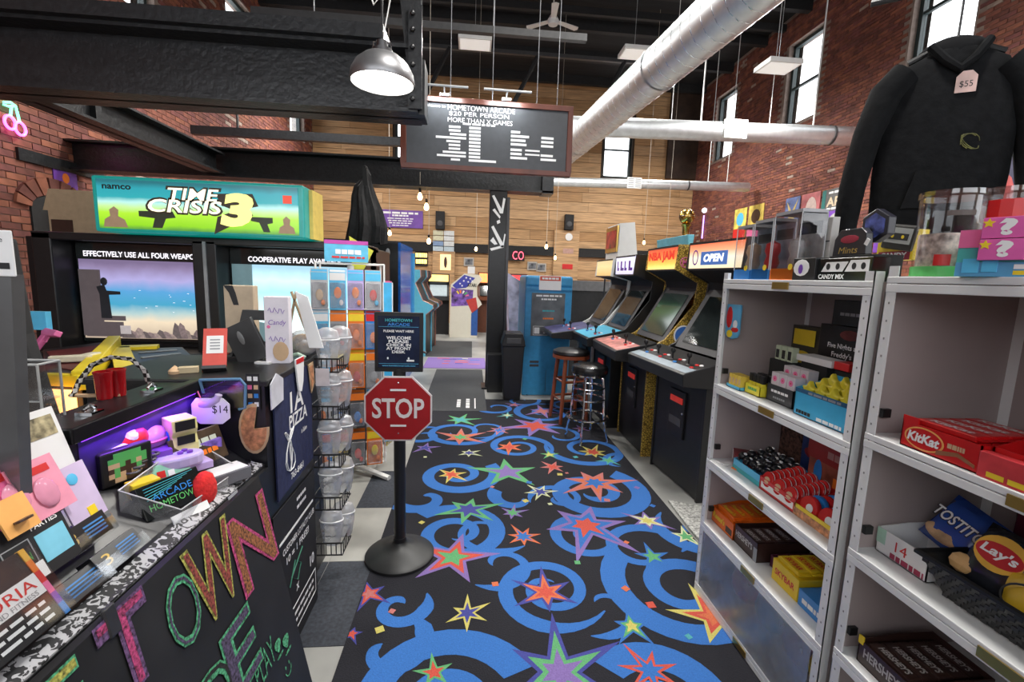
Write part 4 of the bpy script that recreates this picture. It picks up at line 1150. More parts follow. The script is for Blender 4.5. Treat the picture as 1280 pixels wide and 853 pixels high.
r = box_thing('picture_card', 'dark standing card with rainbow lettering at the right of the tray', 'card', onshelf(257, 590) + Vector((0, 0, .01)), (.135, .006, .085), mat('dark_gold_card', (.055, .035, .02), .4, var=.5, scale=30), 1.25, tiltx=-.35)
marks(r, mat('pale_print', (.55, .6, .5), .5), (0, -.0036, .055), (1, 0, 0), (0, 0, 1), .10, .018, 3); marks(r, orange, (0, -.0036, .03), (1, 0, 0), (0, 0, 1), .09, .012, 4)
r = box_thing('card_case', 'white topped clear card case at the far right corner of the tray', 'case', onshelf(282, 606), (.095, .06, .03), mat('smoky_case', (.16, .16, .18), .2), .95)
MB().box(-.042, .042, -.026, .026, .0302, .0315).build('card', paper, r)
r = thing('plush_toy', 'round red plush dome toy at the front of the tray', 'plush', onshelf(256, 631))
MB().lathe([(.026, 0), (.032, .012), (.032, .035), (.024, .056), (.010, .066), (0, .068)], 20, sx=.7).build('body', mat('red_plush', (.62, .02, .02), .95, var=.2, scale=90, bump=.4), r, smooth=True)
for k in range(5):
    MB().ball((.0, -.024 + .012 * k, .002), (.014, .006, .006), 8).build('hem_scallop', mat('red_plush', (0, 0, 0)), r, smooth=True)
r = box_thing('neon_card_box', 'black glossy card box with green and blue neon line print', 'card box', onshelf(221, 642), (.125, .02, .07), mat('gloss_black_card', (.01, .012, .012), .12), 1.15, tiltx=-.45)
ftext(r, 'HOMETOWN', green, .0, -.0108, .022, .10, .014); ftext(r, 'ARCADE', blue, .0, -.0108, .04, .08, .014)
m = MB()
for k in range(5): m.tube([(-.05, -.0106, .062 - .006 * k), (.05 - .012 * k, -.0106, .066 - .004 * k)], .0008, 4)
m.build('line_print', teal, r)
tag(MB().box(-.04, .04, -.002, 0, 0, .018).build('price_strip', paper, loc=onshelf(239, 651) + Vector((.004, 0, 0)), rot=(-.5, 0, 1.2)), 'white price strip on the front edge of the tray', 'label')
for o in list(COL.objects):
    if o.get('category') and o.name.split('.')[0] in ('mushroom_tin', 'capsule_ball', 'crayon_tube', 'print_card', 'mini_arcade_toy', 'controller_tin', 'toy_box', 'tin_box', 'clip_strip', 'toy_card', 'picture_card', 'card_case', 'plush_toy', 'neon_card_box', 'price_strip'):
        o.scale = (1.28, 1.28, 1.28); o.location.z += .012
# flyers, packs and business cards at the near end
def standing(name, lab, cat, x, px, pyb, w, h, m_, th=.004, lean=-.28, rz=PI / 2):
    p = at(px, pyb, x=x)
    r = thing(name, lab, cat, p, rot=(lean, 0, rz))
    MB().box(-w / 2, w / 2, 0, th, 0, h).build('sheet', m_, r)
    return r
r = standing('flyer', 'white flyer with two photos and pastel lettering behind the pink packs', 'flyer', -.875, 66, 632, .17, .20, paper)
MB().box(-.075, -.005, -.001, 0, .14, .185).build('photo', mat('flyer_photo_a', (.45, .20, .10), .5, var=.8, scale=50), r); MB().box(.01, .075, -.001, 0, .14, .185).build('photo', mat('flyer_photo_b', (.35, .30, .18), .5, var=.8, scale=50), r)
ftext(r, 'TOWN', mat('pastel_blue', (.45, .62, .75), .6), -.03, -.0008, .085, .08, .022); ftext(r, 'CADE', mat('pastel_green', (.50, .70, .55), .6), -.03, -.0008, .055, .08, .022); ftext(r, 'HOME', grey, -.04, -.0008, .112, .03, .010)
for k, (px, py, lab, m_) in enumerate(((35, 650, 'pink striped card pack at the far left, cut by the grey post', pink), (72, 640, 'larger pink card pack with a clear blister in front of the flyer', mat('rose_pack', (.80, .30, .42), .4, var=.1)))):
    r = standing('blister_pack', lab, 'pack', -.83 + .01 * k, px, py, .075 + .02 * k, .115, m_, lean=-.4)
    MB().ball((0, -.003, .045), (.024, .006, .032), 12).build('blister', mat('pink_blister', (.85, .35, .50), .12, trans=.2), r, smooth=True)
    MB().box(-.03, .03, -.001, 0, .085, .10).build('print', red, r)
r = standing('blister_pack', 'orange card pack low at the far left beside the grey post', 'pack', -.81, 33, 664, .06, .07, mat('soft_orange', (.85, .42, .12), .4), lean=-.4)
MB().lathe([(.014, 0), (.014, .004)], 14, (0, -.006, .02)).build('button', brown, r)
r = standing('greeting_card', 'pale lilac and pink card with a blue logo dot', 'card', -.82, 116, 650, .085, .13, mat('lilac_pink_card', (.62, .50, .72), .5, var=.2, scale=8), lean=-.35)
MB().ball((0, -.001, .10), (.013, .001, .013), 12).build('logo_dot', skyb, r); MB().box(.0, .02, -.001, 0, .01, .03).build('yellow_print', yellow, r)
r = standing('flyer', 'black flyer with a light blue text panel for private parties', 'flyer', -.79, 66, 716, .135, .125, ink, lean=-.35)
MB().box(.0, .06, -.001, 0, .022, .078).build('blue_panel', mat('pale_blue_panel', (.20, .55, .72), .5), r); ftext(r, 'PRIVATE', inkw, .028, -.001, .108, .05, .010, bold=.02); ftext(r, 'PARTIES', inkw, .028, -.001, .095, .055, .011, bold=.02)
ftext(r, 'HOMETOWN ARCADE', pink, -.01, -.001, .1195, .12, .006)
m = MB(); m.box(-.06, -.012, -.001, -.0004, .022, .024); m.box(-.06, -.012, -.001, -.0004, .08, .082); m.box(-.062, -.06, -.001, -.0004, .022, .082); m.box(-.012, -.01, -.001, -.0004, .022, .082); m.build('print_frame', grey, r)
ftext(r, 'TOWN', green, -.036, -.0011, .05, .036, .016)
tag(MB().box(-.018, .018, -.001, 0, 0, .03).build('code_sticker', paper, loc=at(52, 724, x=-.775), rot=(-.4, 0, PI / 2)), 'small white sticker under the black private party flyer', 'sticker')
blueink = mat('blue_ink', (.05, .22, .55), .5, var=0); goldink = mat('gold_ink', (.62, .42, .10), .5, var=0)
cards = [('business_card_stack', 'upright black business cards in a clear stand by the lilac card', at(116, 678, x=-.80), -.45, (.115, .03, .05)),
         ('business_card_stack', 'black business cards with blue print at the front, left stack', at(98, 752, x=-.745), -.62, (.16, .035, .045)),
         ('business_card_stack', 'black business cards with blue print at the front, right stack', at(158, 697, x=-.745), -.62, (.12, .035, .045))]
for nm, lab, p, tl, sz in cards:
    r = thing(nm, lab, 'cards', p, rot=(tl, 0, PI / 2), group='business cards on the counter')
    w, d, h = sz
    MB().box(-w / 2, w / 2, 0, d, 0, h).build('cards', mat('card_black', (.012, .012, .014), .3), r)
    m = MB()
    for k in range(4): m.box(-w * .02, w * .42, -.0008, 0, h * .2 + k * h * .16, h * .27 + k * h * .16)
    m.build('blue_print', blueink, r)
    ftext(r, '3', goldink, -w * .28, -.001, h * .5, w * .16, h * .55)
    m = MB(); m.box(-w / 2 - .006, w / 2 + .006, -.008, -.006, -.004, h * .55); m.box(-w / 2 - .006, -w / 2 - .004, -.008, d, -.004, h * .7); m.box(w / 2 + .004, w / 2 + .006, -.008, d, -.004, h * .7); m.build('holder', clear, r)
r = thing('sign_holder', 'black and white fitness flyer in a clear holder with a rainbow edge', 'sign', at(20, 800, x=-.735), rot=(-.5, 0, PI / 2))
MB().box(-.12, .085, 0, .004, -.02, .12).build('sheet', ink, r)
MB().box(-.12, .078, -.001, 0, .035, .075).build('white_band', paper, r)
ftext(r, 'EUPHORIA', red, -.015, -.0016, .06, .17, .020); ftext(r, 'DANCING AND FITNESS', grey, -.01, -.0016, .042, .15, .009)
for k in range(3):
    marks(r, inkw, (0, -.001, .022 - k * .014), (1, 0, 0), (0, 0, 1), .13, .006, k)
MB().lathe([(.028, 0), (.028, .001)], 18).build('round_logo', mat('mint_logo', (.35, .5, .45), .5, var=.6, scale=80), r, loc=(-.055, -.001, .10), rot=(PI / 2, 0, 0))
m = MB()
for k in range(6): m.box(.078, .088, -.002, .005, -.02 + k * .0235, .0035 + k * .0235, k)
m.build('rainbow_edge', [blue, purple, pink, red, orange, mat('amber_print', (.85, .45, .05), .4)], r)
MB().box(-.125, .10, -.006, -.004, -.024, .122).build('holder', clear, r)

# ---------------------------------------------------------------- near left: payment post and clear case
r = thing('payment_stand', 'flat grey metal payment stand with a white card-payment sign on top', 'stand', (-.835, .9, .88))
m = MB(); m.prism([(-.10, .01), (-.022, .01), (.022, .645), (-.10, .645)], 'y', -.012, .012); m.build('upright', mat('brushed_grey_metal', (.16, .165, .17), .35, .6, var=.1), r)
MB().box(-.14, .03, -.06, .06, 0.0, .012).build('foot', mat('brushed_grey_metal', (0, 0, 0)), r)
c = MB().box(-.12, .033, -.016, -.012, .642, .722).build('card_sign', paper, r, bevel=.004)
ftext(c, 'Square', ink, -.012, -.0168, .705, .062, .012); 
m = MB(); disc(m, (.006, -.0168, .682), (1, 0, 0), (0, 0, 1), .006, .006, 14, 0); disc(m, (-.002, -.0170, .682), (1, 0, 0), (0, 0, 1), .006, .006, 14, 1); m.box(.010, .026, -.0170, -.0165, .655, .666, 2); m.box(-.015, -.002, -.017, -.0165, .655, .666, 3); m.build('card_logos', [orange, red, ink, tan], c)
r = thing('acrylic_case', 'empty clear acrylic display case behind the grey stand', 'case', (-1.072, 1.15, 1.168))
m = MB(); m.box(-.10, .055, 0, .004, 0, .14); m.box(.051, .055, 0, .06, 0, .14); m.box(-.10, .055, .056, .06, 0, .14); m.build('panel', clear, r)
m = MB()
for x, y in ((.053, .0), (.053, .058)): m.tube([(x, y, 0), (x, y, .14)], .003, 5)
m.tube([(-.1, 0, .14), (.053, 0, .14), (.053, .058, .14), (-.1, .058, .14)], .003, 5); m.tube([(-.1, 0, .05), (.053, 0, .05)], .002, 5); m.build('edge', mat('acrylic_edge', (.45, .46, .46), .2), r)
MB().box(-.1, .05, .0, .056, .048, .051).build('shelf', clear, r)
r = thing('monitor_back', 'back of a tall black point-of-sale screen at the far left', 'monitor', (-1.56, 1.55, 1.0))
MB().prism([(-.2, 0), (.21, 0), (.15, .32), (.13, .62), (-.2, .62)], 'y', 0, .05).build('housing', blackm, r, bevel=.01)
MB().prism([(-.04, -1.0), (.04, -1.0), (.04, .05), (-.04, .05)], 'y', .02, .05).build('pedestal', blackm, r)
MB().tube([(.2, -.02, .02), (.26, -.04, -.02), (.28, -.05, .0), (.28, -.05, .02)], .006, 6).build('white_hook', white, r)

# ---------------------------------------------------------------- on the high part of the counter
for k, (px, py, lab) in enumerate(((122, 492, 'shiny red cup with a checkered band, left of the pair'), (139, 488, 'shiny red cup with a checkered band, right of the pair'))):
    p = at(px, py + 6, z=1.167)
    r = thing('red_cup', lab, 'cup', (p.x + .02, p.y, 1.166), group='pair of red cups')
    MB().lathe([(.018, 0), (.019, .01), (.021, .07), (.023, .076), (.023, .080), (.019, .080), (.017, .02), (0, .02)], 20).build('body', mat('gloss_red_cup', (.35, .008, .012), .12), r, smooth=True)
chq = bpy.data.materials.new('black_white_check'); chq.use_nodes = True
nt = chq.node_tree; ck = nt.nodes.new('ShaderNodeTexChecker'); ck.inputs['Scale'].default_value = 75; ck.inputs['Color1'].default_value = (.75, .75, .73, 1); ck.inputs['Color2'].default_value = (.01, .01, .01, 1)
tc = nt.nodes.new('ShaderNodeTexCoord'); nt.links.new(tc.outputs['Object'], ck.inputs['Vector']); nt.links.new(ck.outputs['Color'], nt.nodes['Principled BSDF'].inputs['Base Color'])
r = thing('checkered_strap', 'black and white checkered strap looped around the red cups', 'strap', (at(135, 495, z=1.167).x - .005, at(135, 495, z=1.167).y + .03, 1.166))
m = MB(); m.tube([(-.075, -.05, .002), (-.065, -.035, .045), (-.055, 0, .085), (-.01, .015, .108), (.035, .03, .10), (.06, .045, .06), (.07, .045, .02)], [(.003, .011)] * 7, 8); m.build('band', chq, r)
MB().tube([(-.09, -.04, .004), (-.03, -.05, .006), (.04, -.03, .004)], .006, 6).build('cord', tan, r)
r = thing('card_reader_stand', 'red and white tablet-style coupon stand leaning on the counter', 'stand', at(258, 468, z=1.172) + Vector((0, .05, 0)), rot=(-.5, 0, .35))
MB().box(-.038, .038, 0, .006, 0, .17).build('sheet', mat('coral_red', (.65, .10, .08), .4), r); MB().box(-.027, .027, -.001, 0, .07, .14).build('white_panel', paper, r)
MB().box(-.035, .04, -.035, .0, .0, .012).build('reader', dgrey, r); m = MB()
for k in range(4): m.box(-.016, .016, -.0015, -.001, .085 + k * .012, .09 + k * .012)
m.build('print', grey, r)
r = tag(MB().lathe([(.02, 0), (.021, .01), (.0, .03)], 14).build('bell_knob', tan, smooth=True, loc=at(219, 467, z=1.172)), 'small tan wooden knob on the counter edge', 'knob')
r = thing('stamp_box', 'small beige wooden box beside the tan knob', 'box', at(236, 466, z=1.172), .4)
MB().box(-.03, .03, -.015, .015, 0, .022).build('carton', mat('beige_wood', (.55, .45, .28), .6), r, bevel=.002)
r = thing('red_lighter', 'red and silver handled tool lying on the counter top', 'tool', at(300, 443, z=1.18), .15)
MB().tube([(-.10, 0, .012), (-.045, 0, .012)], .012, 10).build('red_handle', mat('coral_red', (0, 0, 0)), r); MB().tube([(-.045, 0, .012), (-.0, 0, .012)], [.006, .009], 8).build('shank', chrome, r); MB().tube([(.0, 0, .012), (.06, 0, .012)], .012, 10).build('dark_handle', mat('dark_red_plastic', (.12, .01, .012), .3), r)
# point of sale: two slanted dark grey screens seen from behind
r = thing('register_stand', 'dark grey angled point-of-sale register on the counter', 'register', at(318, 455, z=1.172) + Vector((-.01, .06, 0)), -.15)
gm = mat('grey_register', (.055, .058, .06), .4, var=.1)
MB().prism([(-.13, .0), (-.12, .0), (-.06, .21), (.075, .21), (.04, .17), (-.055, .17)], 'y', -.0, .02).build('rear_screen', gm, r)
T = Matrix.Translation((.0, -.03, 0)) @ Matrix.Rotation(-.45, 4, 'Y')
MB(T).box(-.06, .075, -.005, .01, 0.0, .17).build('front_screen', gm, r, bevel=.003)
MB().box(-.14, .07, -.03, .09, 0, .012).build('foot', blackm, r); MB().box(.02, .08, -.06, -.03, 0, .008).build('paper_slip', paper, r)
MB(T).ball((.0, -.006, .11), (.012, .001, .03), 10).build('logo', mat('soft_grey_logo', (.25, .26, .26), .4), r)
r = box_thing('tall_price_sign', 'tall white handwritten price sign standing on the counter', 'sign', at(346, 455, z=1.172) + Vector((0, .03, 0)), (.09, .05, .27), mat('pinkish_paper', (.74, .70, .76), .7, var=.04), .12)
ftext(r, 'Candy', purple, .002, -.0262, .165, .065, .026, slant=.2)
m = MB()
for z0 in (.215, .10):
    m.tube([(-.03 + .006 * k, -.026, z0 + .012 * math.sin(k * 1.9)) for k in range(11)], .0012, 4)
m.build('handwriting', purple, r)
MB().ball((-.03, -.026, .15), (.007, .001, .007), 8).build('heart_mark', pink, r); MB().ball((.012, -.026, .05), (.03, .001, .04), 14).build('drawing', tan, r)
r = thing('frosted_treat', 'wrapped treat with brown swirl and green bow next to the price sign', 'treat', at(376, 447, z=1.175) + Vector((0, .03, 0)))
MB().ball((.0, 0, .055), (.055, .04, .045), 14).build('wrapped_sweet', mat('swirl_treat', (.40, .26, .12), .5, var=.9, scale=18), r, smooth=True)
MB().ball((0, 0, .06), (.065, .05, .058), 14).build('film', clearbag, r, smooth=True)
m = MB(); m.tube([(-.05, -.05, .005), (-.03, -.055, .04), (-.06, -.05, .08), (-.08, -.05, .1)], .008, 6); m.tube([(-.05, -.05, .005), (.0, -.06, .02), (.03, -.06, .005)], .008, 6); m.build('ribbon', mat('mint_ribbon', (.45, .62, .50), .5), r)
r = thing('easel_sign', 'small easel with a white menu card behind the price sign', 'easel', at(372, 420, y=2.02) + Vector((0, 0, -.05)))
m = MB(); m.tube([(-.05, 0, 0), (-.0, 0, .24)], .006, 6); m.tube([(.06, 0, 0), (-.02, 0, .24)], .006, 6); m.build('easel_legs', mat('pale_wood', (.45, .33, .2), .6), r)
MB().prism([(.0, .24), (.05, .22), (.11, .0), (.05, .0)], 'y', -.012, -.006).build('card', paper, r)
r = box_thing('tan_box', 'brown paper box with a dark ribbon behind the register', 'box', at(302, 378, y=2.0) + Vector((0, 0, -.21)), (.11, .06, .28), mat('kraft_box', (.48, .38, .27), .7), .1)
MB().prism([(-.055, .28), (-.02, .28), (-.01, .25), (.0, .2), (-.02, .2), (-.035, .25)], 'y', -.0312, -.0305).build('ribbon', ink, r)

# ---------------------------------------------------------------- cotton-candy bags racked on the counter end
r = thing('wire_bag_rack', 'black wire rack with small baskets fixed to the far end of the counter', 'rack', (-.69, 2.07, 0))
zs = (1.16, .94, .71, .50, .27)
for z in zs:
    m = MB()
    m.tube([(-.03, 0, z), (.10, 0, z), (.10, .16, z), (-.03, .16, z)], .004, 5, closed=True); m.tube([(-.03, 0, z - .06), (.10, 0, z - .06), (.10, .16, z - .06), (-.03, .16, z - .06)], .004, 5, closed=True)
    for k in range(6): m.tube([(-.02 + .023 * k, 0, z), (-.02 + .023 * k, 0, z - .06)], .0025, 4)
    for k in range(5): m.tube([(.10, .02 + .03 * k, z), (.10, .02 + .03 * k, z - .06)], .0025, 4)
    m.build('basket', black, r)
MB().box(-.045, -.03, .0, .16, .1, 1.25).build('back_plate', black, r)
tubm = clearbag
lids = ('topmost', 'second from the top', 'third from the top', 'fourth from the top', 'lowest')
for i, z in enumerate((1.17, .965, .745, .535, .30)):
    for j, side in enumerate(('front', 'rear')):
        zz = z - (.22 if i > 0 else 0) * 0 - .05
        r = thing('clear_tub', 'clear rounded plastic tub in the wire rack, %s %s one' % (lids[i], side), 'tub', (-.645 + .035 * j, 2.10 + .075 * j, zz), group='clear tubs in the wire rack')
        MB().lathe([(.035, 0), (.042, .01), (.055, .09), (.056, .135), (.046, .165), (.02, .178), (0, .18)], 18, sx=.95, sy=.62).build('tub', tubm, r, smooth=True)
        MB().tube([(.056 * .95 * math.cos(2 * PI * k / 18), .056 * .62 * math.sin(2 * PI * k / 18), .125) for k in range(18)], .004, 5, closed=True).build('lid_rim', mat('frosted_rim', (.7, .7, .72), .3), r)
r = tag(MB().box(-.03, .03, -.003, 0, -.04, .04).build('price_label', mat('pale_label', (.7, .66, .70), .6), loc=(-.655, 2.055, 1.08)), 'small pale price label clipped to the top wire basket', 'label')

# ---------------------------------------------------------------- spinner rack with carded toys
RC = Vector((-.895, 3.50, 0))
r = thing('spinner_rack', 'white wire spinner rack with blue header strips behind the counter', 'display rack', RC, math.radians(14))
m = MB()
for k in range(4):
    a = PI / 4 + k * PI / 2; m.tube([(0, 0, .05), (.30 * math.cos(a), .30 * math.sin(a), .02)], .02, 6)
m.build('base_feet', white, r)
MB().tube([(0, 0, .03), (0, 0, 1.55)], .02, 10).build('pole', white, r)
m = MB()
for sx_, sy_ in ((-1, -1), (1, -1), (1, 1), (-1, 1)): m.tube([(.19 * sx_, .19 * sy_, .14), (.19 * sx_, .19 * sy_, 1.56)], .006, 6)
for z in (.14, .50, .86, 1.22, 1.56): m.tube([(-.19, -.19, z), (.19, -.19, z), (.19, .19, z), (-.19, .19, z)], .005, 5, closed=True)
m.build('wire_frame', white, r)
hd = MB().box(-.14, .10, -.20, -.17, 1.57, 1.70).build('header', mat('rack_header', (.10, .46, .70), .4), r); MB().box(-.14, .10, -.202, -.17, 1.685, 1.71).build('header_band', mat('magenta_print', (.45, .05, .35), .4), hd)
marks(hd, inkw, (-.01, -.2035, 1.635), (1, 0, 0), (0, 0, 1), .14, .03, 5); marks(hd, red, (-.01, -.2035, 1.60), (1, 0, 0), (0, 0, 1), .18, .012, 6)
m = MB(); m.box(.185, .235, -.21, -.203, .30, 1.44); sb = m.build('blue_strip', mat('rack_strip_blue', (.06, .45, .80), .35), r)
for z in (.55, .85, 1.15): MB().ball((.21, -.211, z), (.016, .002, .03), 12).build('strip_logo', paper, sb)
m = MB(); m.box(.180, .186, -.213, -.2, .30, 1.44); m.box(.234, .240, -.213, -.2, .30, 1.44); m.build('strip_edge', paper, r)
r.scale = (1.18, 1.18, 1.03)
# yellow header leaning on top
tag(MB().prism([(-.05, 0), (.03, 0), (.10, .14), (-.07, .24)], 'y', 0, .02).build('yellow_sign', mat('lime_yellow_card', (.62, .62, .05), .45), loc=(RC.x + .06, RC.y + .02, 1.57), rot=(0, 0, .2)), 'lime yellow folded card on top of the spinner rack', 'sign')
cols = [('red and blue', blue, red), ('orange', orange, yellow), ('blue and white', skyb, paper), ('grey and orange', grey, orange), ('pink and blue', lilac, skyb), ('silver', mat('silver_card', (.5, .5, .52), .35), skyb), ('yellow', yellow, red), ('dark', dgrey, orange)]
rng = random.Random(21)
rows = ('top', 'second', 'third', 'fourth', 'bottom'); cls = ('left', 'inner left', 'inner right', 'right')
pick = ((5, 2, 4, 5), (2, 3, 1, 0), (2, 1, 1, 3), (5, 3, 7, 5), (0, 6, 7, 1))
for ri, z in enumerate((1.37, 1.10, .83, .55, .27)):
    for ci, x in enumerate((-.178, -.075, .028, .131)):
        nm, m_, m2 = cols[pick[ri][ci]]
        for q in range(2):
            p = RC + Matrix.Rotation(math.radians(14), 3, 'Z') @ Vector((x * 1.12, -.255 - q * .03 - .006 * (ci % 2), (z - .02 * q) * 1.03))
            r = thing('carded_toy', '%s carded toy, %s row %s column of the rack, %s one' % (nm, rows[ri], cls[ci], ('back', 'front')[q]), 'carded toy', p, math.radians(14 + rng.uniform(-6, 6)), 'carded toys on the spinner rack')
            MB().box(-.054, .054, -.001, .001, -.10, .155).build('backing_card', m_, r)
            MB().box(-.05, .05, -.002, -.001, .10, .15).build('title_print', m2, r)
            MB().box(-.048, .048, -.016, -.001, -.09, .085).build('blister', blister, r, bevel=.008)
            MB().ball((0, -.008, .02 * math.sin(ci + ri)), (.024, .006, .04), 10).build('toy', rng.choice((red, orange, blue, tan, grey, yellow)), r)
            MB().ball((.022, -.008, -.05), (.014, .005, .02), 8).build('accessory', rng.choice((paper, orange, skyb, red)), r)
for ri, z in enumerate((1.32, 1.05, .70, .32)):
    for ci, y in enumerate((-.1, .06)):
        p = RC + Matrix.Rotation(math.radians(14), 3, 'Z') @ Vector((.26, y * 1.18, z * 1.03))
        m_ = (pink, skyb, orange, yellow)[ri]
        r = thing('carded_toy', '%s carded toy on the right side of the spinner rack, %s row, %s hook' % (('pink portrait', 'sky blue', 'orange', 'yellow')[ri], rows[ri], ('near', 'far')[ci]), 'carded toy', p, math.radians(14) + PI / 2 - .5, 'carded toys on the spinner rack')
        MB().box(-.06, .06, -.001, .001, -.09, .13).build('backing_card', m_, r); MB().box(-.05, .05, -.016, -.001, -.08, .06).build('blister', blister, r, bevel=.008); MB().ball((0, -.008, 0), (.024, .006, .04), 10).build('toy', (tan, paper, brown, red)[ri], r)

# ---------------------------------------------------------------- waiting-line sign and stop sign
r = thing('stop_sign_stand', 'black round-base stanchion carrying a red octagonal STOP sign and framed check-in notice', 'stop sign', (-.366, 2.37, .009))
MB().lathe([(.186, 0), (.186, .012), (.175, .022), (.10, .048), (.045, .07), (.036, .085), (0, .085)], 40).build('base', mat('black_rubber_base', (.02, .021, .022), .45, var=.1), r, smooth=True)
MB().tube([(0, 0, .08), (0, 0, 1.05)], .031, 20).build('post', black, r, smooth=True)
MB().tube([(0, 0, .075), (0, 0, .11)], .036, 20).build('collar', black, r, smooth=True)
def octa(R): return [(R * math.cos(math.radians(22.5 + 45 * k)) / math.cos(math.radians(22.5)), .846 + R * math.sin(math.radians(22.5 + 45 * k)) / math.cos(math.radians(22.5))) for k in range(8)]
sg = MB().prism(octa(.172), 'y', -.045, -.034).build('sign_plate', mat('white_sign_rim', (.72, .66, .66), .4), r)
rs = mat('stop_red', (.36, .008, .012), .4, var=.08)
MB().prism(octa(.164), 'y', -.047, -.045).build('red_face', rs, sg)
ftext(sg, 'STOP', mat('sign_white', (.78, .72, .70), .5, var=.05), 0, -.0478, .85, .265, .108, bold=.02)
for z0 in (.942, .752): MB().box(-.04, .04, -.049, -.047, z0, z0 + .010).build('clip', paper, sg)
for z in (.985, .715): MB().ball((0, -.0475, z), (.005, .003, .005), 8).build('bolt', chrome, sg)

# notice frame on top of the same stanchion
fr = MB(); k_ = .53
def zz(v): return 1.038 + (v - .60) * k_
fr.box(-.122, .122, -.026, -.006, zz(.60), zz(1.18)); fr = fr.build('notice_frame', black, r, bevel=.003)
MB().box(-.104, .104, -.0285, -.025, zz(.645), zz(1.145)).build('notice_poster', mat('navy_poster', (.010, .018, .05), .25, var=.4, scale=10), fr)
for s_, z, w, h, m_ in (('HOMETOWN', 1.105, .24, .028, teal), ('ARCADE', 1.065, .20, .028, blue), ('PLEASE WAIT HERE', 1.0, .27, .022, inkw), ('WELCOME', .935, .22, .030, inkw), ('PLEASE', .90, .18, .028, inkw), ('CHECK IN', .866, .22, .028, inkw), ('AT FRONT', .832, .22, .028, inkw), ('DESK', .798, .12, .026, inkw), ('www.hometownarcade.com', .662, .30, .012, skyb)):
    ftext(fr, s_, m_, 0, -.0292, zz(z), w * .56, h * .56, bold=.03)
for z in (1.04, .68): MB().box(-.1, .1, -.0290, -.0285, zz(z), zz(z) + .0016).build('rule', skyb, fr)
for x in (-.055, .05): MB().ball((x, -.0288, zz(.735)), (.0045, .0008, .0065), 8).build('icon', inkw, fr)
MB().box(.04, .078, -.0292, -.0285, zz(.705), zz(.722)).build('sticker', paper, fr)
MB().tube([(.112, .0, zz(.80)), (.135, .01, zz(.78))], .006, 6).build('frame_latch', dgrey, fr)
